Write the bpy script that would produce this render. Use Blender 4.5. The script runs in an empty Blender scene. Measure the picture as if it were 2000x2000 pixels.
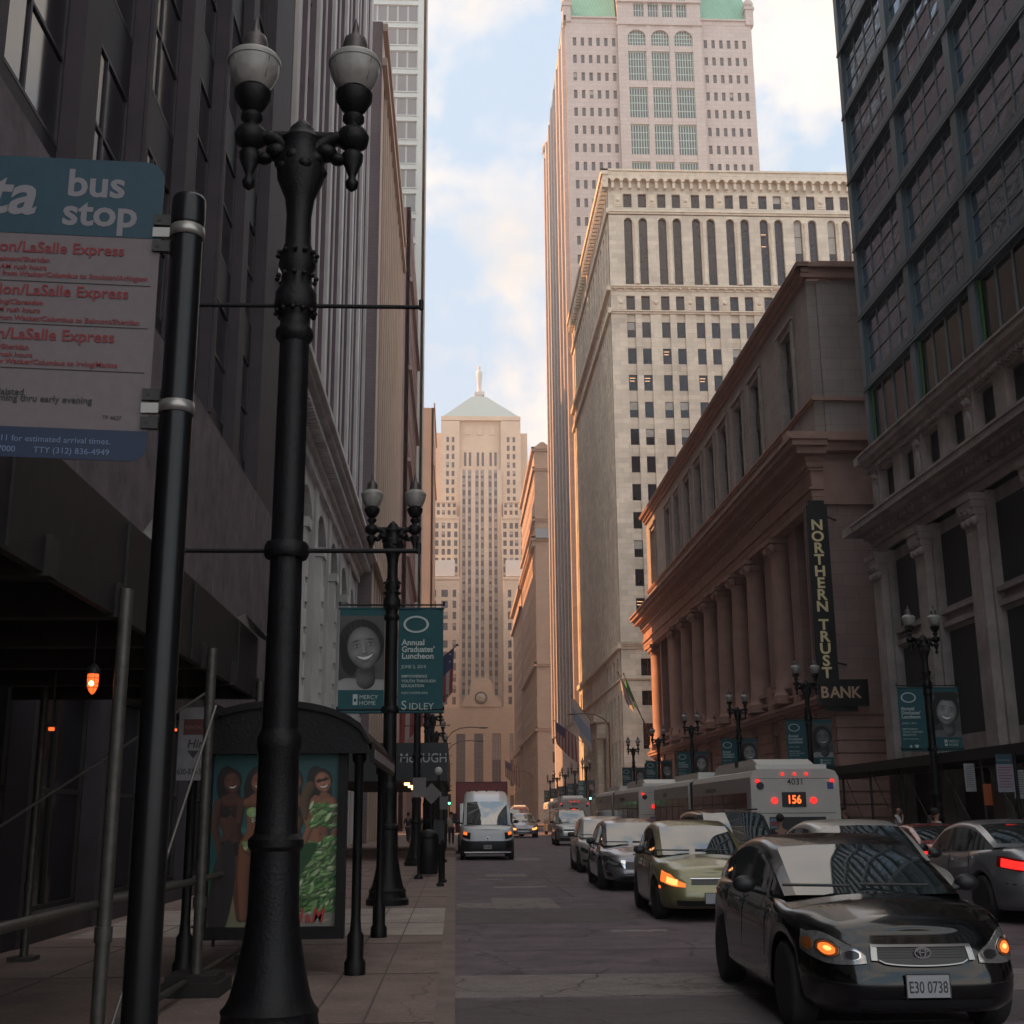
import bpy, math, random
from mathutils import Vector, Matrix
random.seed(7)
R = math.radians
scene = bpy.context.scene
col = scene.collection
# ------------------------------------------------------------------ camera
cd = bpy.data.cameras.new("camera"); cam = bpy.data.objects.new("camera", cd); col.objects.link(cam)
cd.sensor_width = 36; cd.sensor_fit = 'HORIZONTAL'; cd.lens = 43.2; cd.clip_start = 0.1; cd.clip_end = 5000
yaw, pitch, roll = R(2.6538), R(13.9043), R(-0.4432)
d = Vector((math.sin(yaw)*math.cos(pitch), math.cos(yaw)*math.cos(pitch), math.sin(pitch)))
r0 = Vector((math.cos(yaw), -math.sin(yaw), 0)); u0 = r0.cross(d)
rr = math.cos(roll)*r0 + math.sin(roll)*u0; uu = -math.sin(roll)*r0 + math.cos(roll)*u0
M = Matrix((rr, uu, -d)).transposed().to_4x4(); M.translation = Vector((0, 0, 1.7))
cam.matrix_world = M; scene.camera = cam
scene.render.resolution_x = 1024; scene.render.resolution_y = 1024
# ------------------------------------------------------------------ sky and sun
SUN_EL = R(36); SX, SY = -1.0, 0.12
sunv = Vector((SX, SY, 0)).normalized()*math.cos(SUN_EL); sunv.z = math.sin(SUN_EL)
w = bpy.data.worlds.new("World"); scene.world = w; w.use_nodes = True
nt = w.node_tree; N = nt.nodes; Lk = nt.links
bg = N['Background']; bg.inputs['Strength'].default_value = 0.13
sky = N.new('ShaderNodeTexSky'); sky.sky_type = 'NISHITA'; sky.sun_disc = False
sky.sun_elevation = SUN_EL; sky.sun_rotation = math.atan2(sunv.x, sunv.y) % (2*math.pi)
sky.air_density = 1.3; sky.dust_density = 2.5
tc = N.new('ShaderNodeTexCoord'); mp = N.new('ShaderNodeMapping')
mp.inputs['Scale'].default_value = (2.0, 2.0, 2.4); mp.inputs['Location'].default_value = (3.1, 0.4, 0.85)
n1 = N.new('ShaderNodeTexNoise'); n1.inputs['Scale'].default_value = 1.6; n1.inputs['Detail'].default_value = 7; n1.inputs['Roughness'].default_value = 0.58
n1.inputs['Distortion'].default_value = 0.15
cr = N.new('ShaderNodeValToRGB'); cr.color_ramp.elements[0].position = 0.43; cr.color_ramp.elements[1].position = 0.52
cr.color_ramp.elements[0].color = (0, 0, 0, 1); cr.color_ramp.elements[1].color = (1, 1, 1, 1)
n2 = N.new('ShaderNodeTexNoise'); n2.inputs['Scale'].default_value = 3.1; n2.inputs['Detail'].default_value = 7
cc = N.new('ShaderNodeValToRGB'); cc.color_ramp.elements[0].position = 0.35; cc.color_ramp.elements[1].position = 0.62
cc.color_ramp.elements[0].color = (3.7, 3.6, 3.45, 1); cc.color_ramp.elements[1].color = (4.8, 4.4, 3.95, 1)
mx = N.new('ShaderNodeMixRGB')
skm = N.new('ShaderNodeMixRGB'); skm.inputs[0].default_value = 0.75; skm.inputs[2].default_value = (2.45, 3.3, 3.95, 1)
Lk.new(tc.outputs['Generated'], mp.inputs['Vector']); Lk.new(mp.outputs[0], n1.inputs['Vector']); Lk.new(mp.outputs[0], n2.inputs['Vector'])
Lk.new(n1.outputs['Fac'], cr.inputs['Fac']); Lk.new(n2.outputs['Fac'], cc.inputs['Fac'])
Lk.new(sky.outputs[0], skm.inputs[1]); Lk.new(skm.outputs[0], mx.inputs[1]); Lk.new(cc.outputs[0], mx.inputs[2]); Lk.new(cr.outputs[0], mx.inputs[0])
# unseen sky behind the camera is scaled up to add fill light
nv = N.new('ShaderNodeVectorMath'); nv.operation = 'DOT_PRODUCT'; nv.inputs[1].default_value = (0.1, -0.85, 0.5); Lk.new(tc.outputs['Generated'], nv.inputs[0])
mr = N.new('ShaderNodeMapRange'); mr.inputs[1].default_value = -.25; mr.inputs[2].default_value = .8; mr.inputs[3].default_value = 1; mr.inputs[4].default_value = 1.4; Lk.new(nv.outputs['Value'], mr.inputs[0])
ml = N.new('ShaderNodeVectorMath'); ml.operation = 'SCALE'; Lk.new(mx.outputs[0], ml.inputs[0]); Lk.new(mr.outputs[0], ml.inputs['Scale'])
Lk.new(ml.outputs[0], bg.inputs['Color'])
sd = bpy.data.lights.new("sun", 'SUN'); sd.energy = 4.8; sd.angle = R(0.5); sd.color = (1.0, 0.46, 0.18)
so = bpy.data.objects.new("sun", sd); col.objects.link(so); so.rotation_euler = (-sunv).to_track_quat('-Z', 'Y').to_euler()
so.location = (-50, 0, 100)
vs = scene.view_settings; vs.view_transform = 'Standard'; vs.look = 'None'; vs.exposure = 1.05; vs.gamma = 1; vs.use_curve_mapping = False
# ------------------------------------------------------------------ materials
MC = {}
def mat(name, c, rough=0.7, metal=0.0, emis=None, es=1.0, noise=0.0, nscale=3.0, bump=0.0, bscale=20., ior=1.5, coat=0.0, brick=None, streak=0.0, spec=.5):
    if name in MC: return MC[name]
    m = bpy.data.materials.new(name); m.use_nodes = True; t = m.node_tree; n = t.nodes; l = t.links; b = n['Principled BSDF']
    b.inputs['Roughness'].default_value = rough; b.inputs['Metallic'].default_value = metal; b.inputs['Specular IOR Level'].default_value = spec; b.inputs['IOR'].default_value = ior
    if coat: b.inputs['Coat Weight'].default_value = coat; b.inputs['Coat Roughness'].default_value = 0.04
    b.inputs['Base Color'].default_value = (*c, 1)
    g = n.new('ShaderNodeNewGeometry'); out = None
    if brick:
        sx = n.new('ShaderNodeSeparateXYZ'); l.new(g.outputs['Position'], sx.inputs[0])
        ad = n.new('ShaderNodeMath'); l.new(sx.outputs[0], ad.inputs[0]); l.new(sx.outputs[1], ad.inputs[1])
        cb = n.new('ShaderNodeCombineXYZ'); l.new(ad.outputs[0], cb.inputs[0]); l.new(sx.outputs[2], cb.inputs[1])
        br = n.new('ShaderNodeTexBrick'); l.new(cb.outputs[0], br.inputs['Vector']); br.inputs['Scale'].default_value = 1
        br.inputs['Brick Width'].default_value = brick[0]; br.inputs['Row Height'].default_value = brick[1]; br.inputs['Mortar Size'].default_value = brick[2]
        k = brick[3]; br.inputs['Color1'].default_value = (*c, 1); br.inputs['Color2'].default_value = (*[x*(1-k) for x in c], 1)
        br.inputs['Mortar'].default_value = (*[x*0.55 for x in c], 1); br.inputs['Mortar Smooth'].default_value = 0.3; out = br.outputs['Color']
    if noise:
        no = n.new('ShaderNodeTexNoise'); no.inputs['Scale'].default_value = nscale; no.inputs['Detail'].default_value = 8; no.inputs['Roughness'].default_value = 0.62
        if streak:
            ma = n.new('ShaderNodeMapping'); ma.inputs['Scale'].default_value = (1, 1, streak); l.new(g.outputs['Position'], ma.inputs[0]); l.new(ma.outputs[0], no.inputs['Vector'])
        else: l.new(g.outputs['Position'], no.inputs['Vector'])
        rp = n.new('ShaderNodeMapRange'); rp.inputs[1].default_value = 0.25; rp.inputs[2].default_value = 0.75; rp.inputs[3].default_value = 1-noise; rp.inputs[4].default_value = 1+noise
        l.new(no.outputs['Fac'], rp.inputs[0])
        mm = n.new('ShaderNodeMixRGB'); mm.blend_type = 'MULTIPLY'; mm.inputs[0].default_value = 1
        if out: l.new(out, mm.inputs[1])
        else: mm.inputs[1].default_value = (*c, 1)
        l.new(rp.outputs[0], mm.inputs[2]); out = mm.outputs[0]
    if out: l.new(out, b.inputs['Base Color'])
    if bump:
        nb = n.new('ShaderNodeTexNoise'); nb.inputs['Scale'].default_value = bscale; nb.inputs['Detail'].default_value = 6; l.new(g.outputs['Position'], nb.inputs['Vector'])
        bu = n.new('ShaderNodeBump'); bu.inputs['Strength'].default_value = bump; bu.inputs['Distance'].default_value = 0.02; l.new(nb.outputs['Fac'], bu.inputs['Height']); l.new(bu.outputs[0], b.inputs['Normal'])
    if emis: b.inputs['Emission Color'].default_value = (*emis, 1); b.inputs['Emission Strength'].default_value = es
    MC[name] = m; return m
IRON = mat('black_iron', (.0045, .0042, .0055), .5, .0, noise=.6, nscale=9, bump=.25, bscale=35, spec=.28)
STEEL = mat('dark_steel', (.04, .038, .036), .5, .3, noise=.3, nscale=12)
PIPE = mat('galvanised_pipe', (.085, .078, .07), .5, .5, noise=.35, nscale=14)
GLASSB = mat('window_glass', (.012, .015, .02), .08, ior=1.5, noise=.3, nscale=.8)
GLASSD = mat('dark_window_glass', (.012, .012, .016), .1, noise=.3, nscale=.8)
BLIND = mat('window_blind', (.33, .32, .29), .5, noise=.2, nscale=2)
FRM = mat('window_frame_dark', (.05, .045, .045), .5)
FRG = mat('window_frame_green', (.20, .33, .28), .45)
FRA = mat('window_frame_aluminium', (.42, .46, .46), .4, .3)
WHITE = mat('white_paint', (.72, .71, .68), .4)
CHROME = mat('chrome', (.65, .65, .66), .12, 1.0)
BLACKP = mat('black_plastic', (.015, .015, .017), .45)
RUBBER = mat('tyre_rubber', (.018, .017, .017), .8)
TEAL = mat('banner_teal', (.009, .075, .09), .75, noise=.15, nscale=4)
INKW = mat('white_ink', (.42, .48, .48), .7)
# ------------------------------------------------------------------ mesh helpers
class MB:
    def __init__(s): s.v = []; s.f = []; s.m = []; s.sm = []
    def add(s, vs, fs, m=0, sm=False):
        o = len(s.v); s.v += [tuple(x) for x in vs]
        for f in fs: s.f.append([o+i for i in f]); s.m.append(m); s.sm.append(sm)
    def box(s, x0, x1, y0, y1, z0, z1, m=0):
        if x0 > x1: x0, x1 = x1, x0
        if y0 > y1: y0, y1 = y1, y0
        if z0 > z1: z0, z1 = z1, z0
        s.add([(x0,y0,z0),(x1,y0,z0),(x1,y1,z0),(x0,y1,z0),(x0,y0,z1),(x1,y0,z1),(x1,y1,z1),(x0,y1,z1)],
              [(0,3,2,1),(4,5,6,7),(0,1,5,4),(1,2,6,5),(2,3,7,6),(3,0,4,7)], m)
    def tube(s, p0, p1, r0, r1=None, n=12, m=0, caps=True):
        r1 = r0 if r1 is None else r1; p0 = Vector(p0); p1 = Vector(p1); a = (p1-p0).normalized()
        q = a.orthogonal().normalized(); b = a.cross(q); vs = []
        for p, r in ((p0, r0), (p1, r1)):
            for i in range(n):
                t = 2*math.pi*i/n; vs.append(p+(q*math.cos(t)+b*math.sin(t))*r)
        s.add(vs, [(i, (i+1) % n, n+(i+1) % n, n+i) for i in range(n)], m, True)
        if caps: s.add(vs, [tuple(range(n-1, -1, -1)), tuple(range(n, 2*n))], m)
    def path(s, pts, r, n=8, m=0):
        for a, b in zip(pts, pts[1:]): s.tube(a, b, r, n=n, m=m)
    def lathe(s, prof, c=(0, 0, 0), n=24, m=0, sx=1., sy=1., flut=0):
        vs = []; k = len(prof)
        for i in range(n):
            t = 2*math.pi*i/n; f = 1-(flut if i % 2 else 0)
            for r, z in prof: vs.append((c[0]+r*f*math.cos(t)*sx, c[1]+r*f*math.sin(t)*sy, c[2]+z))
        fs = []
        for i in range(n):
            j = (i+1) % n
            for q in range(k-1): fs.append((i*k+q, j*k+q, j*k+q+1, i*k+q+1))
        s.add(vs, fs, m, True)
        s.add([vs[i*k] for i in range(n)], [tuple(range(n-1, -1, -1))], m); s.add([vs[i*k+k-1] for i in range(n)], [tuple(range(n))], m)
    def poly(s, pts, m=0): s.add(pts, [tuple(range(len(pts)))], m)
    def prism(s, pts, vec, m=0):
        n = len(pts); v = Vector(vec); a = [Vector(p) for p in pts]; b = [p+v for p in a]
        s.add(a+b, [tuple(range(n-1, -1, -1)), tuple(range(n, 2*n))]+[(i, (i+1) % n, n+(i+1) % n, n+i) for i in range(n)], m)
    def sphere(s, c, r, m=0, n=16, k=10, sz=1.):
        s.lathe([(max(.001, r*math.sin(math.pi*i/k)), -r*sz*math.cos(math.pi*i/k)) for i in range(k+1)], c, n, m)
    def mesh(s, name, mats):
        me = bpy.data.meshes.new(name); me.from_pydata(s.v, [], s.f)
        for q in mats: me.materials.append(q)
        me.polygons.foreach_set('material_index', s.m); me.polygons.foreach_set('use_smooth', s.sm); me.update(); return me
    def build(s, name, mats, parent=None, loc=(0, 0, 0), org=None, sharp=None):
        if not isinstance(mats, (list, tuple)): mats = [mats]
        if org is not None: s.v = [(a-org[0], b-org[1], c-org[2]) for a, b, c in s.v]
        me = s.mesh(name, mats)
        if sharp: me.set_sharp_from_angle(angle=R(sharp))
        o = bpy.data.objects.new(name, me); col.objects.link(o); o.location = loc
        if parent: o.parent = parent
        return o
def tag(o, label, cat, group=None):
    o['label'] = label; o['category'] = cat
    if group: o['group'] = group
    return o
def empty(name, loc, rz=0, label=None, cat=None, group=None):
    o = bpy.data.objects.new(name, None); col.objects.link(o); o.location = loc; o.rotation_euler = (0, 0, rz); o.empty_display_size = .2
    if label: tag(o, label, cat, group)
    return o
def struct(o, kind='structure'): o['kind'] = kind; return o
def copy_tree(o, parent=None):
    c = o.copy(); col.objects.link(c); c.parent = parent
    for k in o.children: copy_tree(k, c)
    return c
def text(name, s, size, loc, rot, m, parent=None, align='LEFT', bold=0.0, ext=0.001, sx=1.0, shear=0.0):
    cu = bpy.data.curves.new(name, 'FONT'); cu.body = s; cu.size = size; cu.align_x = align; cu.offset = bold; cu.extrude = ext; cu.shear = shear
    cu.resolution_u = 3
    o = bpy.data.objects.new(name, cu); col.objects.link(o); o.scale = (1, 1, 1)
    bpy.context.view_layer.update(); dg = bpy.context.evaluated_depsgraph_get()
    me = bpy.data.meshes.new_from_object(o.evaluated_get(dg)); bpy.data.objects.remove(o); bpy.data.curves.remove(cu)
    for v in me.vertices: v.co.x *= sx
    me.materials.clear(); me.materials.append(m); me.name = name
    o = bpy.data.objects.new(name, me); col.objects.link(o); o.location = loc; o.rotation_euler = rot
    if parent: o.parent = parent
    return o
FACECAM = (R(90), 0, 0)
def join_meshes(objs):
    base = objs[0]; mb = MB(); mats = []
    for o in objs:
        off = len(mb.v); Mx = Matrix.LocRotScale(o.location, o.rotation_euler, o.scale)
        for v in o.data.vertices: mb.v.append(tuple(Mx @ v.co))
        for mm in o.data.materials:
            if mm not in mats: mats.append(mm)
        for p in o.data.polygons:
            mb.f.append([off+i for i in p.vertices]); mb.m.append(mats.index(o.data.materials[p.material_index])); mb.sm.append(False)
    n = base.name.split('.')[0]; par = base.parent
    for o in objs: bpy.data.objects.remove(o)
    return mb.build(n, mats, par)
# faces of buildings: kind F looks to the camera (-Y), R is a right side street front (-X), L a left side street front (+X)
class Face:
    def __init__(s, kind, pos): s.k = kind; s.p = pos
    def box(s, mb, u0, u1, z0, z1, d0, d1, m=0):
        if s.k == 'F': mb.box(u0, u1, s.p-d1, s.p-d0, z0, z1, m)
        elif s.k == 'R': mb.box(s.p-d1, s.p-d0, u0, u1, z0, z1, m)
        else: mb.box(s.p+d0, s.p+d1, u0, u1, z0, z1, m)
    def pt(s, u, z, dd):
        if s.k == 'F': return Vector((u, s.p-dd, z))
        if s.k == 'R': return Vector((s.p-dd, u, z))
        return Vector((s.p+dd, u, z))
    def prism(s, mb, uz, d0, d1, m=0):
        a = [s.pt(u, z, d0) for u, z in uz]; mb.prism(a, s.pt(0, 0, d1)-s.pt(0, 0, d0), m)
    def arch(s, mb, ua, ub, zs, zt, d0, d1, m=0, n=10):
        r = (ub-ua)/2; c = (ua+ub)/2
        for i in range(n):
            a, b = math.pi*i/n, math.pi*(i+1)/n
            p, q = (c-r*math.cos(a), zs+r*math.sin(a)), (c-r*math.cos(b), zs+r*math.sin(b))
            s.prism(mb, [p, q, (q[0], zt), (p[0], zt)], d0, d1, m)
    def grid(s, mb, u0, u1, z0, z1, cols_, rows, dep, m=0, ms=None, spd=0.04):
        ms = m if ms is None else ms; cur = u0; wins = []
        for a, b in cols_:
            if a > cur: s.box(mb, cur, a, z0, z1, -dep, 0, m)
            cur = b
            zc = z0
            for za, zb in rows:
                if za > zc: s.box(mb, a, b, zc, za, -dep, -spd, ms)
                zc = zb; wins.append((a, b, za, zb))
            if z1 > zc: s.box(mb, a, b, zc, z1, -dep, -spd, ms)
        if u1 > cur: s.box(mb, cur, u1, z0, z1, -dep, 0, m)
        return [(s, *w_) for w_ in wins]
    def area(s, w_):
        u, z = (w_[1]+w_[2])/2, (w_[3]+w_[4])/2; sz = (w_[2]-w_[1])*(w_[4]-w_[3])
        p = s.pt(u, z, 0); dist = math.hypot(p.x, p.y)
        return sz/dist**2 if s.k == 'F' else sz*abs(p.x)/dist**3
WM = {}
def win_geo(mb, fr, w_, h, style, off, dd, mats_):
    nu, nv, t, fd = style; ou, oz = off
    fr.box(mb, ou, ou+w_, oz, oz+h, dd-.05, dd, 0)
    for a in (0, w_-t): fr.box(mb, ou+a, ou+a+t, oz, oz+h, dd, dd+fd, 1)
    for a in (0, h-t): fr.box(mb, ou+t, ou+w_-t, oz+a, oz+a+t, dd, dd+fd-.003, 1)
    for i in range(1, nu): c = ou+w_*i/nu; fr.box(mb, c-t/2, c+t/2, oz+t, oz+h-t, dd, dd+fd-.006, 1)
    for i in range(1, nv): c = oz+h*i/nv; fr.box(mb, ou+t, ou+w_-t, c-t/2, c+t/2, dd, dd+fd-.009, 1)
def windows(root, wins, style=(1, 2, .07, .05), dep=.3, glass=None, frame=None, blind=.1, name='window', limit=100, lit=0.):
    """each opening gets its own window part; the 100 largest in view one by one, the rest of a very big facade as one"""
    glass = glass or GLASSB; frame = frame or FRM; used = root.get('_w', 0)
    wins = sorted(wins, key=lambda q: -q[0].area(q)); n = max(0, limit-used); root['_w'] = used+min(n, len(wins))
    rest = MB(); o_ = root.location; LITM = mat('office_strip_light', (.8, .5, .3), .5, emis=(1, .5, .22), es=.7)
    for i, (fr, a, b, za, zb) in enumerate(wins):
        bl = random.random() < blind
        if i < n:
            lt = (not bl) and random.random() < lit; key = (fr.k, round(b-a, 3), round(zb-za, 3), style, dep, glass.name, frame.name, bl, lt)
            if key not in WM:
                mb = MB(); f0 = Face(fr.k, 0); win_geo(mb, f0, b-a, zb-za, style, (0, 0), -dep+.06, None)
                if bl: f0.box(mb, style[2], b-a-style[2], (zb-za)*.5, zb-za-style[2], -dep+.061, -dep+.068, 2)
                if lt:
                    for zz in (.78, .6): f0.box(mb, style[2]+.1, (b-a)*(.45+zz*.4), (zb-za)*zz, (zb-za)*zz+.07, -dep+.061, -dep+.064, 3)
                WM[key] = mb.mesh(name, [glass, frame, BLIND, LITM])
            ob = bpy.data.objects.new(name, WM[key]); col.objects.link(ob); ob.parent = root
            p = fr.pt(a, za, 0); ob.location = p-Vector(o_)
        else:
            win_geo(rest, fr, b-a, zb-za, style, (a, za), -dep+.06, None)
            if bl: fr.box(rest, a+style[2], b-style[2], (za+zb)/2, zb-style[2], -dep+.061, -dep+.068, 2)
    if rest.v: struct(rest.build(name, [glass, frame, BLIND], root, org=o_), 'stuff')
def cornice(fr, mb, u0, u1, z, steps, m=0, dent=None):
    """steps: (height, projection); dent=(pitch,width,height,proj,z offset)"""
    for h, p in steps: fr.box(mb, u0-p if fr.k != 'F' else u0-p, u1+p if fr.k == 'F' else u1, z, z+h, 0.001, p, m); z += h
    if dent:
        pi_, wd, hh, pr, zz = dent; u = u0
        while u < u1: fr.box(mb, u, u+wd, zz, zz+hh, 0.002, pr, m); u += pi_
XR, XL = 19.0, -5.4
def evenly(u0, u1, n, w_): return [(u0+(u1-u0)*(i+.5)/n-w_/2, u0+(u1-u0)*(i+.5)/n+w_/2) for i in range(n)]
def rowsof(z0, pitch, n, h, s=0): return [(z0+pitch*i+s, z0+pitch*i+s+h) for i in range(n)]
#@@STRUCTURE
# ================================================================== ground
ASPH = mat('asphalt', (.125, .096, .112), .78, noise=.5, nscale=1.3, bump=.6, bscale=45)
def worn(m, sc=.33, wd=.012, dark=.45):
    """adds fine speckle and a web of thin cracks to a paving material"""
    t = m.node_tree; n = t.nodes; l = t.links; b = n['Principled BSDF']; src = b.inputs['Base Color'].links[0].from_socket
    g = n.new('ShaderNodeNewGeometry'); no = n.new('ShaderNodeTexNoise'); no.inputs['Scale'].default_value = 1.4; no.inputs['Detail'].default_value = 5; l.new(g.outputs['Position'], no.inputs['Vector'])
    sc_ = n.new('ShaderNodeVectorMath'); sc_.operation = 'SCALE'; sc_.inputs['Scale'].default_value = .9; l.new(no.outputs['Color'], sc_.inputs[0])
    ad = n.new('ShaderNodeVectorMath'); l.new(g.outputs['Position'], ad.inputs[0]); l.new(sc_.outputs[0], ad.inputs[1])
    vo = n.new('ShaderNodeTexVoronoi'); vo.feature = 'DISTANCE_TO_EDGE'; vo.inputs['Scale'].default_value = sc; l.new(ad.outputs[0], vo.inputs['Vector'])
    r = n.new('ShaderNodeMapRange'); r.inputs[1].default_value = 0; r.inputs[2].default_value = wd; r.inputs[3].default_value = dark; r.inputs[4].default_value = 1; l.new(vo.outputs['Distance'], r.inputs[0])
    sp = n.new('ShaderNodeTexNoise'); sp.inputs['Scale'].default_value = 22; sp.inputs['Detail'].default_value = 9; sp.inputs['Roughness'].default_value = .8; l.new(g.outputs['Position'], sp.inputs['Vector'])
    r2 = n.new('ShaderNodeMapRange'); r2.inputs[1].default_value = .3; r2.inputs[2].default_value = .7; r2.inputs[3].default_value = .68; r2.inputs[4].default_value = 1.35; l.new(sp.outputs['Fac'], r2.inputs[0])
    m1 = n.new('ShaderNodeMath'); m1.operation = 'MULTIPLY'; l.new(r.outputs[0], m1.inputs[0]); l.new(r2.outputs[0], m1.inputs[1])
    mm = n.new('ShaderNodeMixRGB'); mm.blend_type = 'MULTIPLY'; mm.inputs[0].default_value = 1; l.new(src, mm.inputs[1]); l.new(m1.outputs[0], mm.inputs[2]); l.new(mm.outputs[0], b.inputs['Base Color'])
worn(ASPH)
ASPH2 = mat('asphalt_patch', (.2, .17, .165), .8, noise=.25, nscale=3, bump=.4, bscale=50)
ASPH3 = mat('asphalt_new', (.075, .062, .066), .7, noise=.3, nscale=2, bump=.4, bscale=50)
CONC = mat('sidewalk_concrete', (.195, .14, .123), .85, noise=.32, nscale=1.1, bump=.3, bscale=60)
CONC2 = mat('sidewalk_concrete_pale', (.33, .28, .25), .85, noise=.3, nscale=1.8, bump=.3, bscale=60)
JOINT = mat('pavement_joint', (.10, .08, .072), .9)
worn(ASPH2, .5); worn(ASPH3, .4); worn(CONC, .2, .004, .6); worn(CONC2, .2, .004, .7)
KERB = mat('kerb_stone', (.175, .13, .115), .8, noise=.3, nscale=2)
PAINTR = mat('worn_road_paint', (.22, .2, .2), .8, noise=.8, nscale=6)
mb = MB(); mb.box(-130, 170, -60, 700, -.5, 0); struct(mb.build('ground', mat('far_ground', (.09, .08, .08), .9)))
mb = MB(); mb.box(0, 13.65, -30, 424, 0, .004)
for y0, y1 in ((118, 138), (240, 260)): mb.box(-120, -.0, y0+3, y1-3, 0, .004); mb.box(13.65, 150, y0+3, y1-3, 0, .004)
struct(mb.build('road', ASPH))
def walk(name, x0, x1, inner):
    mb = MB(); kb = MB()
    for y0, y1 in ((-30, 121), (135, 243), (257, 420)):
        mb.box(min(x0, x1), max(x0, x1), y0, y1, .004, .15)
        k0, k1 = (inner-.16, inner) if inner < 5 else (inner, inner+.16)
        kb.box(k0, k1, y0-.01, y1+.01, .004, .156, 0)
    struct(mb.build(name, CONC)); struct(kb.build('kerb', KERB))
walk('sidewalk', -XR-8, -.16, 0); walk('sidewalk', 13.81, 60, 13.65)
mb = MB()                                            # pale slab fields and joints of the near sidewalk
for y0, y1 in ((17.6, 22.6),): mb.box(-5.2, -.17, y0, y1, .15, .153)
struct(mb.build('sidewalk_slab', CONC2))
mb = MB(); y = 4.
while y < 110:
    mb.box(-5.3, -.17, y, y+.011, .1531, .1569); y += 3.1
for x in (-.72, -1.15, -2.6, -4.1): mb.box(x, x+.016, -5, 118, .1532, .1568)
struct(mb.build('sidewalk_joints', JOINT))
mb = MB()
for x0, x1, y0, y1 in ((.75, 2.0, 24.3, 27.4), (.03, .748, 24.6, 25.9)): mb.box(x0, x1, y0, y1, .004, .008)
mb.box(.0, 9, 12.6, 14.3, .004, .0075); mb.box(.0, 2.8, 9.6, 10.6, .004, .0074)
mb.box(.9, 2.1, 37, 38.6, .004, .008); mb.box(2.4, 3.4, 50, 53, .004, .008)
struct(mb.build('road_patch', ASPH2))
mb = MB(); mb.box(0, 3.0, 21, 24.2, .004, .0072); mb.box(.0, 12, 10.9, 12.4, .004, .0072); mb.box(0, 5, 5, 8.2, .004, .0072); mb.box(2.5, 2.56, 27.5, 60, .004, .0075); mb.box(.5, 13, 16.8, 16.86, .004, .0073)
struct(mb.build('road_patch', ASPH3))
mb = MB(); mb.box(.95, 2.25, 31.2, 31.9, .0042, .009); mb.box(.6, 1.3, 35.2, 35.6, .0042, .009)
for i in range(12): mb.box(5.15, 5.25, 14+i*12, 17+i*12, .0042, .0092)
mb.box(10.2, 10.3, 5, 110, .0042, .0092); mb.box(2.35, 3.2, 19.3, 19.6, .0042, .009)
for i in range(9): mb.box(.8+i*1.45, 1.4+i*1.45, 114, 117.5, .0042, .0092)
struct(mb.build('road_markings', PAINTR))
# random cracks as thin dark ribbons
random.seed(3); mb = MB()
for k in range(46):
    x, y = random.uniform(.3, 9), random.uniform(7, 60); a = random.uniform(-.5, .5)+(math.pi/2 if random.random() < .35 else 0)
    for j in range(14):
        L_ = random.uniform(.12, .3); a2 = a+random.uniform(-.5, .5); nx, ny = x+L_*math.cos(a2), y+L_*math.sin(a2)
        if nx < .1 or nx > 13: break
        px, py = -math.sin(a2)*.012, math.cos(a2)*.012
        mb.poly([(x-px, y-py, .0101), (nx-px, ny-py, .0101), (nx+px, ny+py, .0101), (x+px, y+py, .0101)]); x, y = nx, ny
struct(mb.build('road_cracks', JOINT))
# ================================================================== stone palette
NTS = mat('pink_granite', (.33, .215, .19), .75, brick=(1.5, .62, .012, .14), noise=.2, nscale=.5, bump=.3, bscale=8)
NTD = mat('pink_granite_plain', (.37, .22, .175), .75, noise=.22, nscale=.9, bump=.3, bscale=8)
R3S = mat('cream_limestone', (.64, .57, .465), .8, brick=(1.4, .62, .012, .2), noise=.22, nscale=.35)
R3D = mat('cream_limestone_carved', (.62, .54, .43), .8, noise=.2, nscale=1.5, bump=.8, bscale=5)
R4S = mat('rose_granite', (.46, .41, .385), .6, brick=(1.6, .8, .02, .1), noise=.08, nscale=.4)
R5S = mat('buff_terracotta', (.47, .335, .25), .8, brick=(1.2, .6, .012, .1), noise=.15, nscale=.3)
CBS = mat('buff_limestone', (.60, .47, .35), .85, noise=.1, nscale=.12, brick=(2., 1., .02, .06))
L1S = mat('dark_granite', (.042, .032, .043), .7, noise=.3, nscale=1.2)
L1B = mat('grey_granite_band', (.125, .105, .122), .75, noise=.45, nscale=1.8, bump=.4, bscale=12)
L2S = mat('pale_terracotta', (.6, .57, .56), .8, noise=.3, nscale=.8, streak=.3)
L2D = mat('mauve_terracotta', (.17, .125, .15), .8, noise=.2, nscale=.7)
L3S = mat('mauve_brick', (.22, .17, .18), .85, noise=.12, nscale=.4, brick=(.8, .25, .01, .08))
L3T = mat('tan_stone', (.45, .34, .27), .8, noise=.12, nscale=.5)
L4S = mat('brown_brick', (.19, .13, .13), .85, noise=.25, nscale=.4)
L5S = mat('pale_aqua_panel', (.42, .49, .49), .5, noise=.08, nscale=.3, brick=(3.4, 5.2, .02, .03))
L6S = mat('warm_stone', (.5, .33, .24), .85, noise=.12, nscale=.3)
R1B = mat('weathered_stone', (.36, .30, .28), .85, noise=.35, nscale=.9, bump=.7, bscale=7)
R1M = mat('teal_metal', (.08, .115, .135), .38, .35, noise=.12, nscale=.6)
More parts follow.
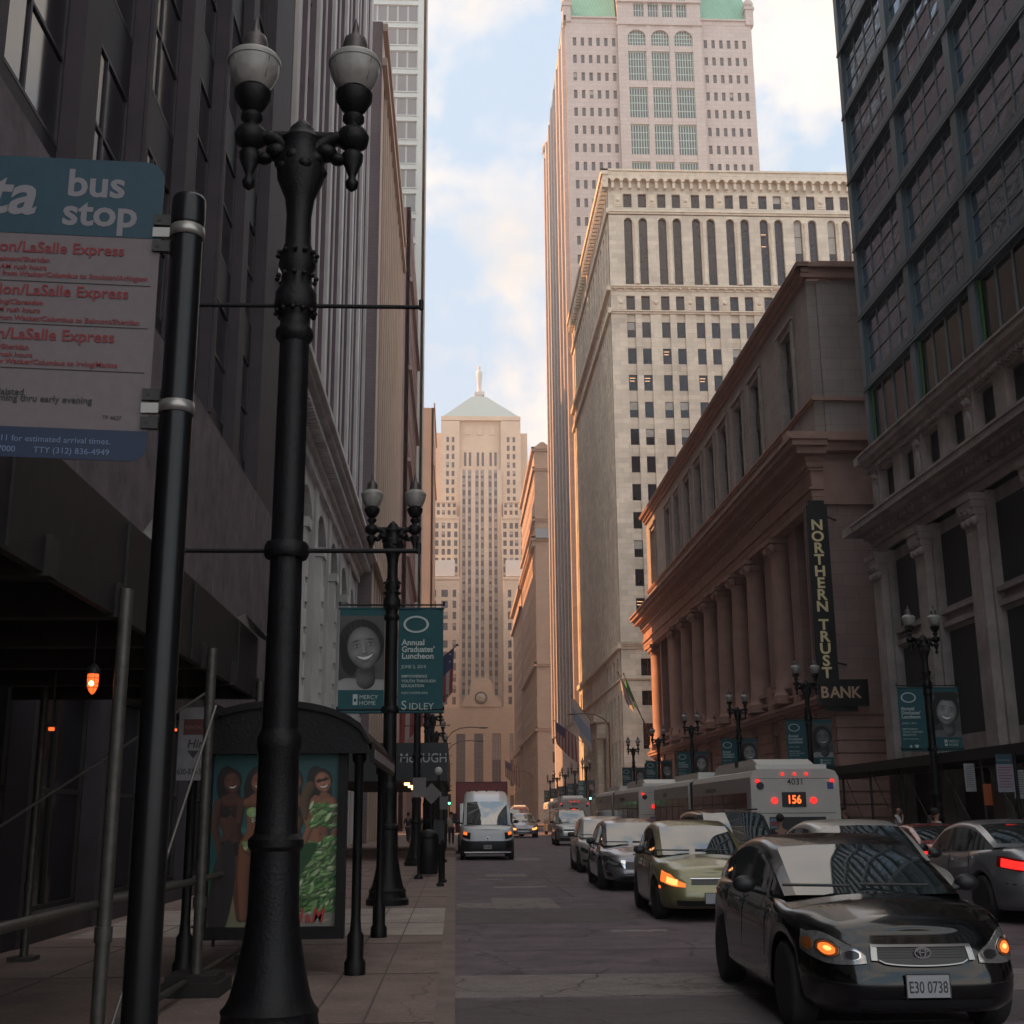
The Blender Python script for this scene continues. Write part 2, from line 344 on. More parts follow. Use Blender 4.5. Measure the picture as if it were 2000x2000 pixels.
def wavy_glass():
    m = mat('reflective_glass', (.05, .07, .10), .04, ior=2.3)
    t = m.node_tree; n = t.nodes; l = t.links; b = n['Principled BSDF']
    g = n.new('ShaderNodeNewGeometry'); mp_ = n.new('ShaderNodeMapping'); mp_.inputs['Scale'].default_value = (.5, .42, .9); l.new(g.outputs['Position'], mp_.inputs[0])
    no = n.new('ShaderNodeTexNoise'); no.inputs['Scale'].default_value = 1.0; no.inputs['Detail'].default_value = 2; l.new(mp_.outputs[0], no.inputs['Vector'])
    bu = n.new('ShaderNodeBump'); bu.inputs['Strength'].default_value = .35; bu.inputs['Distance'].default_value = .12; l.new(no.outputs['Fac'], bu.inputs['Height']); l.new(bu.outputs[0], b.inputs['Normal'])
    b.inputs['Specular Tint'].default_value = (.5, .72, 1, 1)
    return m
WAVY = wavy_glass()
def core(x0, x1, y0, y1, z1, m, root, name='wall_core', z0=.0):
    mb = MB(); mb.box(x0, x1, y0, y1, z0, z1); return mb.build(name, m, root, org=root.location)
# ================================================================== R1: stone base with a teal metal and glass tower on it
b = empty('office_tower', (XR, 40, 0), 0, 'teal metal framed glass tower rising from an old carved stone base on the right', 'building')
core(XR+.36, XR+25, -4, 53.5, 75, mat('dark_interior', (.02, .02, .024), .6), b)
fr = Face('R', XR); mb = MB()
cols_ = [(53.15-6*(i+1)+.55, 53.15-6*i) for i in range(9)][::-1]; cols_ = [(a, b_) for a, b_ in cols_]
rows = [(18.0, 20.75)]+[(21.35+3.55*i, 24.3+3.55*i) for i in range(15)]
wins = fr.grid(mb, -1, 53.6, 17.6, 74.9, cols_, rows, .32)
mb.build('frame', R1M, b, org=b.location)
mb = MB()                                             # drip grooves and flanges on the beams
for i in range(16): fr.box(mb, -1, 53.6, 20.93+3.55*i, 20.97+3.55*i, .001, .03)
for i in range(16): fr.box(mb, -1, 53.6, 20.75+3.55*i, 20.83+3.55*i, -.03, .06)
mb.build('beam_flange', R1M, b, org=b.location)
up = [q for q in wins if q[3] > 21]; windows(b, up, (4, 3, .055, .05), .3, WAVY, mat('muntin_teal', (.16, .18, .18), .4, .3), 0)
lo = [q for q in wins if q[3] < 21]; windows(b, lo, (4, 1, .07, .07), .3, GLASSD, mat('muntin_teal', (.16, .18, .18), .4, .3), 0)
GRN = mat('green_lit_strip', (.02, .045, .01), .6, emis=(.2, .6, .02), es=.012)
for a, b_ in cols_[-3:]:
    mb = MB(); fr.box(mb, b_-.14, b_-.06, 17.9, 20.7, -.2, -.15); mb.build('green_light_strip', GRN, b, org=b.location)
# old stone base
mb = MB(); bays = [(51.2-3.9*i-1.0, 51.2-3.9*i+1.9) for i in range(12)]
cols_ = [(52.3-5.15*(i+1)+1.55, 52.3-5.15*i) for i in range(9)][::-1]
wins = fr.grid(mb, -1, 53.5, .15, 13.0, cols_, [(.3, 3.3), (4.6, 8.6), (9.6, 12.5)], .8, spd=.35)
for a, b_ in cols_:                                   # window hoods and sills
    fr.box(mb, a+.001, b_-.001, 8.75, 8.95, -.3, -.1); fr.box(mb, a+.001, b_-.001, 9.25, 9.42, -.3, -.05); fr.box(mb, a+.001, b_-.001, 3.5, 3.75, -.3, 0.08)
fw = fr.grid(mb, -1, 53.5, 14.4, 17.0, [(52.4-2.575*(i+1)+.95, 52.4-2.575*i) for i in range(20)][::-1], [(14.6, 16.7)], .5)
mb.box(XR+.5, XR+24, -3, 53.45, .15, 17.5)
mb.build('stone_base', R1B, b, org=b.location)
windows(b, [q for q in wins if q[3] > 4], (2, 1, .1, .1), .8, GLASSD, mat('bronze_frame', (.13, .105, .09), .5), 0); windows(b, [q for q in wins if q[3] < 4], (3, 2, .08, .06), .8, GLASSD, FRM, 0)
windows(b, fw, (1, 1, .06, .05), .45, GLASSD, FRM, 0)
mb = MB(); cornice(fr, mb, -1, 53.6, 13.0, [(.35, .1), (.2, .25), (.3, .35), (.16, .9), (.28, 1.15), (.1, 1.2)], dent=(.42, .2, .24, .62, 13.6))
cornice(fr, mb, -1, 53.7, 17.0, [(.12, .12), (.22, .3), (.25, .5), (.1, .58)], dent=(.3, .14, .16, .25, 16.8))
mb.box(XR-1.2, XR+3, 53.55, 54.6, 14.0, 14.38); mb.box(XR-.56, XR+3, 53.75, 54.2, 17.3, 17.68)
mb.build('cornice', R1B, b, org=b.location)
for i in range(9):                                    # pilasters with leafy capitals
    c = 53.02-5.15*i; mb = MB()
    fr.box(mb, c-.55, c+.45, .16, 11.6, .001, .32); fr.box(mb, c-.7, c+.6, .16, .9, .002, .42)
    for k in range(5): fr.box(mb, c-.55-.05*k, c+.45+.05*k, 11.6+.26*k, 11.86+.26*k, .001, .34+.07*k)
    for k in range(6):
        p = fr.pt(c-.55+k*.2, 11.9+(k % 2)*.4, .42); mb.sphere(p, .17, 0, 8, 6)
    mb.build('pilaster', R1B, b, org=b.location)
for i in range(10):                                   # carved shields between the frieze windows
    u = 52.4-5.15*i+.48; mb = MB(); fr.box(mb, u-.45, u+.45, 14.45, 16.95, .001, .07)
    p = fr.pt(u, 15.6, .07); mb.lathe([(.02, -.04), (.3, -.02), (.34, .02), (.24, .07), (.1, .1), (.02, .1)], (0, 0, 0), 18)
    n_ = 18*6; vs = mb.v[8:]; mb.v = mb.v[:8]+[(p.x-z_, p.y+x_*.85, p.z+y_*1.7) for x_, y_, z_ in vs]
    for k in range(4): mb.sphere(fr.pt(u-.2+.13*k, 16.45+.1*(k % 2), .1), .11, 0, 8, 5)
    mb.build('carved_shield', R1B, b, org=b.location)
# ================================================================== R2: colonnaded bank
b = empty('bank_building', (XR, 90, 0), 0, 'pink granite bank with a row of giant round columns along the street', 'building')
core(XR+1.5, XR+30, 61.4, 119.4, 30.5, NTS, b)
mb = MB(); fr = Face('R', XR)
mb.box(XR, XR+29, 61.2, 61.39, .15, 21.0); # side wall
cc = [115.1, 104.3, 99.55, 94.75, 89.95, 85.1, 80.4, 76.0, 69.9]
cols_ = [(62.6, 64.4), (68., 71.8)]; op = [66.9, 73.0, 78.2, 82.7, 87.5, 92.3, 97.1, 101.9, 106.7, 112.2, 117.6]
op = [64.0]+op
# podium with windows
wins = fr.grid(mb, 61.4, 119.5, .15, 7.3, [(u-.85, u+.85) for u in op], [(.35, 3.4), (4.4, 6.2)], .6)
for k in range(11): fr.box(mb, 61.35, 119.6, .7+k*.6, 1.2+k*.6, .001, .07) if False else None
mb.box(XR+.2, XR+29, 61.3, 119.5, .15, 7.28)
# end piers
for u0, u1 in ((61.4, 64.9), (66.6, 68.2), (71.9, 73.9), (106.4, 109.6), (113.3, 113.9), (116.3, 119.5)):
    fr.box(mb, u0, u1, 7.3, 17.9, -1.49, -.02)
mb.build('wall', NTS, b, org=b.location)
mb = MB()                                             # rusticated bands of the podium
u_ed = [61.35]+sorted(sum([[u-.95, u+.95] for u in op], []))+[119.6]
for k in range(11):
    z = .3+k*.62
    for q in range(0, len(u_ed)-1, 2):
        if u_ed[q+1]-u_ed[q] > .15: fr.box(mb, u_ed[q], u_ed[q+1], z, z+.55, .001, .09)
    mb.box(XR-.09, XR+6, 61.1, 61.19, z, z+.55)
mb.build('rusticated_stone', NTD, b, org=b.location)
windows(b, wins, (2, 2, .07, .05), .55, GLASSD, FRM, 0)
mb = MB(); fr2 = Face('R', XR+1.3)
cw = [u for u in op[1:]]
w2 = fr2.grid(mb, 61.5, 119.4, 7.9, 17.5, [(u-1.05, u+1.05) for u in cw], [(8.6, 12.2), (13.1, 16.4)], .3)
for u in cw: fr2.box(mb, u-1.25, u+1.25, 12.4, 12.75, .001, .28); fr2.box(mb, u-1.2, u+1.2, 16.5, 16.8, .001, .2)
mb.build('loggia_wall', NTD, b, org=b.location)
windows(b, w2, (2, 3, .07, .05), .28, GLASSB, FRM, .05)
for u in cc:
    mb = MB(); c = (XR-.02, u, 0)
    mb.lathe([(.86, 8.05), (.86, 8.25), (.8, 8.3), (.74, 8.42), (.68, 8.5), (.66, 10), (.65, 12), (.6, 15), (.57, 16.2), (.6, 16.3)], c, 28, flut=0)
    mb.box(c[0]-.92, c[0]+.9, u-.92, u+.92, 7.75, 8.05)
    mb.lathe([(.6, 16.3), (.72, 16.5), (.66, 16.6), (.84, 16.95), (.8, 17.0)], c, 20)
    for sx_ in (-1, 1):
        for sy_ in (-1, 1): mb.sphere((c[0]+sx_*.62, u+sy_*.62, 16.75), .26, 0, 10, 8)
    mb.box(c[0]-.86, c[0]+.8, u-.86, u+.86, 17.02, 17.3); mb.build('column', NTD, b, org=b.location, sharp=40)
mb = MB(); u = 66.0                                    # balustrade and ledge
cornice(fr, mb, 61.4, 119.5, 7.0, [(.15, .3), (.22, .55), (.1, .65)])
fr.box(mb, 61.4, 119.5, 7.47, 7.6, -1.3, .5)
for u in [62.2]+[q for q in [66.9, 72.6, 78.2, 82.7, 87.5, 92.3, 97.1, 101.9, 107.2, 112.2, 118.]]:
    fr.box(mb, u-.35, u+.35, 7.6, 9.0, .0, .48)
fr.box(mb, 65.5, 117.8, 8.55, 8.75, .12, .38); fr.box(mb, 65.5, 117.8, 7.98, 8.1, .14, .34)
mb.build('balustrade', NTD, b, org=b.location)
mb = MB(); cornice(fr, mb, 61.4, 119.5, 17.3, [(.35, .62), (.35, .66), (.12, .8), (.9, .62), (.15, .75), (.3, .9), (.25, .98), (.35, 1.55), (.3, 1.85), (.16, 2.0)], dent=(.75, .38, .26, 1.4, 19.8))
cornice(fr, mb, 61.4, 119.5, 19.2, [(.1, .8)], dent=(.32, .16, .2, .86, 19.45))
mb.box(XR-.6, XR+3, 61.0, 61.19, 17.3, 19.6); mb.box(XR-1.9, XR+29, 60.2, 61.18, 20.55, 21.0); mb.box(XR-1.3, XR+29, 60.6, 61.17, 20.1, 20.54)
mb.box(XR, XR+29, 119.5, 121.3, 20.3, 21.0)
mb.build('main_cornice', NTD, b, org=b.location)
mb = MB(); fr3 = Face('R', XR-.0)
ac = [65.9, 73.5, 78.3, 83., 87.5, 92.3, 97.1, 101.9, 106.7, 115.1]
w3 = fr3.grid(mb, 61.4, 119.4, 21.1, 30.0, [(u-1.3, u+1.3) for u in ac], [(23.4, 28.6)], .5, spd=0)
mb.box(XR+.5, XR+29, 61.2, 119.4, 21.1, 29.9)
for u in ac:
    for a in (-1.62, 1.32): fr3.box(mb, u+a, u+a+.3, 23.2, 28.9, .001, .14)
    fr3.box(mb, u-1.7, u+1.7, 28.92, 29.12, .001, .2); fr3.box(mb, u-1.2, u+1.2, 21.6, 22.7, .001, .08)
mb.build('attic_wall', mat('grey_pink_granite', (.33, .275, .245), .75, brick=(1.5, .62, .012, .1), noise=.18, nscale=.6), b, org=b.location)
windows(b, w3, (3, 1, .09, .08), .5, mat('green_blind_glass', (.12, .17, .13), .12, ior=1.8), FRM, 0)
for u in ac:
    mb = MB(); fr3.box(mb, u-1.22, u+1.22, 25.6, 26.9, -.36, -.28)
    for k in range(9): fr3.box(mb, u-1.2+.27*k, u-1.1+.27*k, 25.65, 26.85, -.28, -.24)
    mb.build('spandrel_panel', FRM, b, org=b.location)
mb = MB(); cornice(fr3, mb, 61.2, 119.5, 23.0, [(.12, .14), (.1, .22)]); cornice(fr3, mb, 61.2, 119.5, 30.0, [(.25, .2), (.25, .4), (.14, .65), (.1, .7)])
mb.box(XR-.7, XR+29, 60.6, 61.19, 30.5, 30.74); mb.box(XR-.4, XR+29, 60.9, 61.18, 30.0, 30.49); mb.box(XR-.2, XR+29, 61.0, 61.19, 23.0, 23.2)
mb.box(XR+.8, XR+29, 61.6, 119, 29.9, 31.3)
mb.build('attic_cornice', NTD, b, org=b.location)
# ================================================================== R3: arcaded tall cream building
b = empty('office_building', (XR, 141, 0), 0, 'tall cream limestone building with an arcaded top and paired windows, past the colonnaded bank', 'building')
core(XR+.6, XR+48, 141.6, 189.6, 80, R3S, b); ff = Face('F', 141); fr = Face('R', XR); mb = MB()
pc = []
for k in range(11):
    a = XR+1.95+4.33*k; pc += [(a, a+1.08), (a+1.87, a+2.95)]
fl = [(22.7, 24.8)]+[(26.2+3.48*i, 28.25+3.48*i) for i in range(11)]
fl = [(z, z+2.05) for z in [58.93-3.46*i for i in range(11)]][::-1]
w1_ = ff.grid(mb, XR, XR+48, 21.2, 62, pc, fl, .42, spd=.22)
w2_ = ff.grid(mb, XR, XR+48, 62.02, 65.2, pc, [(62.5, 64.4)], .4, spd=0)
tc_ = pc; w3_ = ff.grid(mb, XR, XR+48, 65.22, 75.4, tc_, [(65.95, 75.1)], .6, spd=0)
for a, c in tc_: ff.arch(mb, a, c, 74.5, 75.38, -.5, -.001)
w4_ = ff.grid(mb, XR, XR+48, 75.9, 78.7, pc, [(76.45, 78.35)], .4, spd=0)
wb_ = ff.grid(mb, XR, XR+48, .15, 20.6, [(XR+2.3+5.6*k, XR+4.7+5.6*k) for k in range(9)], [(3.5, 7.4), (9.0, 11.9), (13.9, 15.6), (17.3, 19.3)], .5, spd=0)
ff.box(mb, XR, XR+48, 78.7, 81.3, -.4, .0)
# street side
sc = evenly(142.4, 188.6, 24, .95); sc = sc[:]
s1 = fr.grid(mb, 141.01, 189.9, 21.2, 62, sc, [(z, z+2.05) for z in [58.93-3.46*i for i in range(11)]][::-1], .45, spd=.3)
s3 = fr.grid(mb, 141.01, 189.9, 65.22, 75.4, evenly(142.4, 188.6, 16, 1.4), [(65.95, 74.6)], .6, spd=0)
s2 = fr.grid(mb, 141.01, 189.9, 62.02, 65.2, sc, [(62.5, 64.4)], .4, spd=0)
s4 = fr.grid(mb, 141.01, 189.9, 75.9, 80, sc, [(76.45, 78.35)], .4, spd=0)
sb = fr.grid(mb, 141.01, 189.9, .15, 20.6, evenly(142.5, 156, 4, 1.4)+evenly(171, 189, 6, 1.4), [(2.5, 10.2), (11.9, 15.3), (16.8, 19.6)], .5, spd=0)
mb.build('wall', R3S, b, org=b.location)
windows(b, w1_, (1, 1, .07, .04), .36, GLASSB, FRM, .12, limit=60, lit=.22); windows(b, w3_, (1, 4, .09, .05), .5, GLASSB, FRM, .08, limit=82, lit=.1)
windows(b, w4_+w2_, (1, 1, .07, .04), .36, GLASSB, FRM, .05, limit=95); windows(b, wb_, (3, 1, .08, .04), .45, GLASSD, FRM, 0, limit=100)
windows(b, s1+s2+s3+s4+sb, (1, 1, .07, .04), .42, GLASSB, FRM, .05)
mb = MB(); cornice(ff, mb, XR, XR+48, 61.98, [(.25, .12), (.12, .3)]); cornice(ff, mb, XR, XR+48, 65.0, [(.3, .1), (.2, .35), (.12, .5)]); cornice(ff, mb, XR, XR+48, 75.5, [(.25, .15), (.14, .3)])
cornice(ff, mb, XR, XR+48, 20.4, [(.3, .15), (.25, .3), (.12, .45)]); cornice(ff, mb, XR, XR+48, 16.8, [(.14, .12), (.1, .2)])
for z, p in ((20.4, .4), (61.98, .35), (65.0, .5), (75.5, .3), (16.8, .18)): fr.box(mb, 140.6, 189.9, z, z+.65 if z > 17 else z+.24, .001, p)
cornice(ff, mb, XR, XR+48, 80.6, [(.5, .75), (.25, .9)]); fr.box(mb, 140.1, 189.9, 80.6, 81.35, .001, .9)
mb.build('cornice', R3D, b, org=b.location)
mb = MB()                                              # corbel table of little arches under the roof edge
u = XR-.7
while u < XR+47.5:
    ff.box(mb, u, u+.32, 78.9, 79.75, .001, .55); ff.arch(mb, u+.32, u+1.12, 79.75, 80.59, .0, .74, n=6); ff.box(mb, u, u+.32, 79.75, 80.59, .001, .74); u += 1.12
v_ = 140.3
while v_ < 189.5: fr.box(mb, v_, v_+.34, 78.9, 80.59, .001, .7); v_ += 1.12
mb.build('corbel_table', R3D, b, org=b.location)
mb = MB()                                              # slim columns between arched windows, carved panels
for k in range(11):
    a = XR+1.95+4.33*k+1.475; mb.lathe([(.32, 65.95), (.32, 66.3), (.22, 66.4), (.2, 73.7), (.3, 74.2), (.34, 74.5)], (a, 140.95, 0), 12)
    for zc, hh in ((77.4, 1.7), (63.45, 1.7)):
        c = XR+1.95+4.33*k-.69; ff.box(mb, c-.5, c+.5, zc-hh/2, zc+hh/2, .001, .06); mb.sphere((c, 140.95, zc), .3, 0, 10, 6); ff.box(mb, c-.36, c+.36, zc-.6, zc+.6, .06, .11)
for k in range(40): mb.sphere((XR+.6+1.15*k, 140.75, 65.28), .2, 0, 8, 5)
mb.build('carved_ornament', R3D, b, org=b.location)
mb = MB()                                              # classical entrance on the street side
fr.box(mb, 157.2, 169.8, 13.2, 14.2, .001, 1.5); fr.box(mb, 157.5, 169.5, 11.2, 13.2, .002, 1.1)
for k in range(5): mb.lathe([(.65, .15), (.55, .6), (.5, 10.4), (.7, 11.2)], (XR-.6, 158.4+2.5*k, 0), 14)
mb.build('entrance_portico', R3S, b, org=b.location)
# ================================================================== R4: gabled pink granite tower
b = empty('skyscraper', (XR, 190, 0), 0, 'rose granite skyscraper with green copper gable roof and arched top windows', 'building')
core(XR+.6, XR+33, 190.6, 239.5, 134, R4S, b); ff = Face('F', 190); fr = Face('R', XR); mb = MB(); S = 190/187.
X0 = XR-.0
lw = [X0+1.2+1.39*k for k in range(6)]; rw = [43.5+1.39*k for k in range(6)]
lc = [(a, a+.62) for a in lw]; rc = [(a, a+.62) for a in rw]
rws = [(134.9-3.48*i-1.65+.4, 134.9-3.48*i+.4) for i in range(30)][::-1]; rws = [q for q in rws if q[0] > 62]
q1 = ff.grid(mb, X0, 28.1, 60, 138.2, lc, rws, .3, spd=0); q2 = ff.grid(mb, 43.0, 52.2, 60, 138.2, rc, rws, .3, spd=0)
ctr = [(29.8, 33.05), (33.95, 37.2), (38.1, 41.35)]
zz = [(a*S, c*S) for a, c in ((81.9, 89.0), (90.2, 95.4), (96.4, 102.1), (103.2, 108.97), (110.3, 116.05), (117.3, 123.16), (124.45, 130.18), (131.3, 132.6))]
mc = MB(); q3 = ff.grid(mc, 28.1, 43.0, 60, 138.2, ctr, [(a-0, c) for a, c in zz[:-1]]+[(133.4, 136.6)], .55, spd=.1); 
for a, c in ctr: ff.arch(mc, a, c, 134.9, 136.9, -.4, -.001)
for o in (mc,):
    off = len(mb.v); mb.v += [(x, y-.9, z) for x, y, z in o.v]; mb.f += [[i+off for i in f] for f in o.f]; mb.m += o.m; mb.sm += o.sm
ff.box(mb, 28.1, 43.0, 60, 138.2, -.5, .2)
r4s = evenly(192, 238, 22, .8)
q4 = fr.grid(mb, 190.01, 239.8, .15, 138.2, r4s, [(18+3.48*i*2, 23.2+3.48*i*2) for i in range(16)], .5, spd=.25)
for k in range(8): fr.box(mb, 191+6.4*k, 192.6+6.4*k, 16, 138, .001, .7)
mb.build('wall', R4S, b, org=b.location)
ffc = Face('F', 189.1)
windows(b, q1+q2, (1, 1, .06, .03), .26, mat('blue_grey_glass', (.06, .085, .10), .15), FRM, .04, limit=72)
q3 = [(ffc, *q[1:]) for q in q3]; windows(b, q3, (7, 4, .14, .06), .5, mat('blue_grey_glass', (.06, .085, .10), .15), mat('mint_frame', (.33, .46, .42), .5), 0, limit=100)
windows(b, q4, (1, 2, .06, .03), .45, GLASSB, FRM, .05)
mb = MB(); cornice(ff, mb, X0, 28.1, 138.2, [(.9, .05), (.3, .35)]); cornice(ff, mb, 43.0, 52.2, 138.2, [(.9, .05), (.3, .35)]); ff.box(mb, 28.0, 43.1, 137.4, 138.1, .2, 1.15); ff.box(mb, 28.0, 43.1, 142.0, 142.4, .2, 1.2)
fr.box(mb, 189.6, 239.8, 138.2, 139.5, .001, .4); mb.build('cornice', R4S, b, org=b.location)
mb = MB(); ffg = Face('F', 189.2); gw = ffg.grid(mb, 28.1, 43.0, 138.2, 165, [(31.0+2.55*k, 32.9+2.55*k) for k in range(4)], [(139.2, 146), (147.5, 158)], .4, spd=0); mb.box(28.3, 42.8, 189.7, 239, 138.3, 164)
mb.build('gable_wall', R4S, b, org=b.location); windows(b, gw, (4, 5, .12, .05), .35, MC['blue_grey_glass'], MC['mint_frame'], 0, limit=104)
mb = MB(); COP = mat('green_copper', (.17, .40, .30), .7, noise=.12, nscale=.6, brick=(.6, 30, .03, .05))
for x0, x1, dx in ((X0+.4, 28.0, .14), (43.1, 51.9, -.14)):
    y0, y1, z0, z1 = 190.5, 239.5, 139.42, 157
    a, c = (x0+dx*10, x1) if dx > 0 else (x0, x1+dx*10)
    mb.add([(x0, y0, z0), (x1, y0, z0), (x1, y1, z0), (x0, y1, z0), (a, y0+5, z1), (c, y0+5, z1), (c, y1-5, z1), (a, y1-5, z1)], [(0, 1, 5, 4), (1, 2, 6, 5), (2, 3, 7, 6), (3, 0, 4, 7), (4, 5, 6, 7)])
mb.build('roof', COP, b, org=b.location)
for x, y in ((X0+.2, 190.3), (51.9, 190.3), (X0+.2, 239.3)):
    mb = MB(); mb.box(x-.7, x+.7, y-.7, y+.7, 138.3, 141.4); mb.box(x-.9, x+.9, y-.9, y+.9, 141.4, 141.9); mb.sphere((x, y, 142.8), .95); mb.build('ball_finial', R4S, b, org=b.location)
# ================================================================== R5, R6 further down the right side
b = empty('corner_building', (XR, 290, 0), 0, 'orange lit terracotta building beyond the second cross street with wavy parapet', 'building')
core(XR+.5, XR+40, 290.5, 349, 88, R5S, b); ff = Face('F', 290); fr = Face('R', XR); mb = MB()
fc = evenly(XR+2.5, XR+30, 8, 1.5); wq = ff.grid(mb, XR, XR+40, .15, 89, fc, [(5+4.3*i, 7.6+4.3*i) for i in range(19)], .35, spd=0)
rc_ = evenly(291, 349, 14, 1.6); wr = fr.grid(mb, 290.01, 349.5, .15, 89, rc_, [(5+4.3*i, 7.6+4.3*i) for i in range(19)], .35, spd=0); mb.build('wall', R5S, b, org=b.location)
windows(b, wq, (1, 2, .1, .05), .3, GLASSB, FRM, .2, limit=45); windows(b, wr, (1, 2, .1, .05), .3, GLASSB, FRM, .2)
mb = MB()
for z, p in ((21, .5), (36, .7), (66.4, 1.0), (71.3, .6), (84, .5), (89, .7)):
    cornice(ff, mb, XR, XR+40, z, [(.5, p*.6), (.5, p)]); fr.box(mb, 290-p, 349.5, z, z+1, .001, p)
for k in range(40): fr.box(mb, 290+1.5*k, 290.7+1.5*k, 65.2, 66.4, .001, .8)
for k in range(9): ff.prism(mb, [(XR+4*k, 90), (XR+4*k+4, 90), (XR+4*k+2.4, 91.3), (XR+4*k+1.6, 91.3)], -.4, .3)
mb.build('cornice', R5S, b, org=b.location)
mb = MB(); ff.box(mb, XR, XR+30, 66.9, 69.2, .05, 1.1); mb.build('netting_band', mat('grey_netting', (.32, .36, .38), .8), b, org=b.location)
b = empty('far_building', (XR, 355, 0), 0, 'buff stone block with classical corner just before the clock tower plaza', 'building')
core(XR+.5, XR+40, 355.5, 409, 64, R5S, b); fr = Face('R', XR); ff = Face('F', 355); mb = MB(); wr = fr.grid(mb, 355.01, 409, .15, 66, evenly(356, 409, 12, 1.8), [(6+4.5*i, 9+4.5*i) for i in range(12)], .35, spd=0); ff.box(mb, XR, XR+40, .15, 66, -.5, 0)
for z, p in ((20, .7), (60, .8), (66, 1.0)): fr.box(mb, 355-p, 409, z, z+1.2, .001, p); ff.box(mb, XR-p, XR+40, z, z+1.2, .001, p)
mb.build('wall', R5S, b, org=b.location); windows(b, wr, (1, 2, .1, .05), .3, GLASSB, FRM, .2)
# ================================================================== trade tower closing the street
b = empty('clock_tower_building', (8.5, 430, 0), 0, 'setback limestone skyscraper with pyramid roof, statue and clock closing the street', 'building')
Y0 = 430; px = lambda p: (p-892.3)/5.37
mb = MB(); cg = mat('pale_grey_limestone', (.5, .46, .43), .85, noise=.1, nscale=.2)
# central shaft
ff = Face('F', Y0+3); cshaft = sorted([(x-.62, x+.62) for x in (2.6, 4.65, 7.35, 9.3, 12.15, 14.15)])
wq = []
for z0, z1, n_ in ((44, 103, 18), (104.5, 113.5, 3),):
    pass
w1_ = ff.grid(mb, 1.15, 16.35, 38, 125, cshaft, [(43+3.28*i, 45.2+3.28*i) for i in range(25)], .7, 0, 1, spd=.35)
mb.box(.9, 16.1, Y0+3.6, Y0+40, .15, 125)
# upper block with its recess
ffu = Face('F', Y0+4); w2_ = ffu.grid(mb, -5.9, .9, 100, 144, [(-3.9, -2.9), (-1.9, -.9)], [(113+3.25*i, 115+3.25*i) for i in range(8)], .3, spd=0)
w3_ = ffu.grid(mb, 16.1, 23.5, 100, 144, [(18.4, 19.4), (20.5, 21.5)], [(113+3.25*i, 115+3.25*i) for i in range(8)], .3, spd=0)
ffr = Face('F', Y0+5.5); w4_ = ffr.grid(mb, .9, 16.1, 125, 144, [(a, a+.9) for a in (2.6, 4.4, 7.3, 9.1, 12.0, 13.8)], [(127, 132.3)], .4, spd=0)
w5_ = ffr.grid(mb, .9, 16.1, 144.001, 144.8, [], [], .4)
mb.box(-5.9, 23.5, Y0+6, Y0+40, 100, 145.2); mb.box(-5.9, 23.5, Y0+3.8, Y0+40, 144.2, 145.8)
for a in (2.6, 7.3, 12.): mb.box(a, a+2.2, Y0+5.2, Y0+5.4, 139, 141.8)
# wings stepping forward
for x0, x1, y_, z1 in ((-8.3, -.2, Y0, 112), (16.9, 25, Y0, 112), (-8.9, .8, Y0-.4, 106), (16.2, 25.6, Y0-.4, 106)):
    mb.box(x0, x1, y_+.5, Y0+30, .15, z1)
mb.box(-8.6, -5.9, Y0+8, Y0+30, 100, 140.5); mb.box(23.5, 26.2, Y0+8, Y0+30, 100, 140.5); mb.box(-10, -5.9, Y0+9, Y0+30, 90, 126); mb.box(23.5, 28.6, Y0+9, Y0+30, 90, 126)
ffw = Face('F', Y0-.4); ffx = Face('F', Y0)
w6_ = ffw.grid(mb, -8.9, .8, 60, 106.01, [(a-.6, a+.6) for a in (-7.1, -4.75, -2.75, -.3)], [(73.2+3.2*i, 75.3+3.2*i) for i in range(10)], .4, spd=0)
w7_ = ffw.grid(mb, 16.2, 25.6, 60, 106.01, [(a-.6, a+.6) for a in (17.3, 19.6, 21.5, 23.7)], [(73.2+3.2*i, 75.3+3.2*i) for i in range(10)], .4, spd=0)
w8_ = ffx.grid(mb, -8.3, -.2, 106.02, 112, [(a-.5, a+.5) for a in (-6.6, -4.75, -2.75, -.9)], [(107.2, 108.8), (110., 111.4)], .4, spd=0)
w9_ = ffx.grid(mb, 16.9, 25., 106.02, 112, [(a-.5, a+.5) for a in (17.6, 19.6, 21.5, 23.7)], [(107.2, 108.8), (110., 111.4)], .4, spd=0)
# lower front wings and base
ffl = Face('F', Y0-5); wa_ = ffl.grid(mb, -11, 1.1, 38, 64, [(-8.3, -7.1), (-5.3, -3.), (-1.3, -.1)], [(39+3.9*i, 41.6+3.9*i) for i in range(6)], .4, spd=0)
wb_ = ffl.grid(mb, 16.4, 28, 38, 64, [(18.0, 19.2), (21.3, 22.8), (24.6, 25.6)], [(39+3.9*i, 41.6+3.9*i) for i in range(6)], .4, spd=0)
wa2 = ffl.grid(mb, -11, 1.1, 64.01, 83.5, [(-8.3, -7.1), (-5.3, -3.), (-1.3, -.1)], [(64.6+3.9*i, 67.2+3.9*i) for i in range(4)], .4, spd=0)
wb2 = ffl.grid(mb, 16.4, 28, 64.01, 83.5, [(18.0, 19.2), (21.3, 22.8), (24.6, 25.6)], [(64.6+3.9*i, 67.2+3.9*i) for i in range(4)], .4, spd=0)
mb.box(-11, 1.1, Y0-4.58, Y0+10, .15, 83.4); mb.box(16.4, 28, Y0-4.58, Y0+10, .15, 83.4)
ffb = Face('F', Y0-7); wc_ = ffb.grid(mb, -12, 29, .15, 38, [(-4.4+6.05*k-1.55, -4.4+6.05*k+1.55) for k in range(5)]+[(25.8, 28.5)], [(2, 8.6), (11.5, 29)], .6, spd=0)
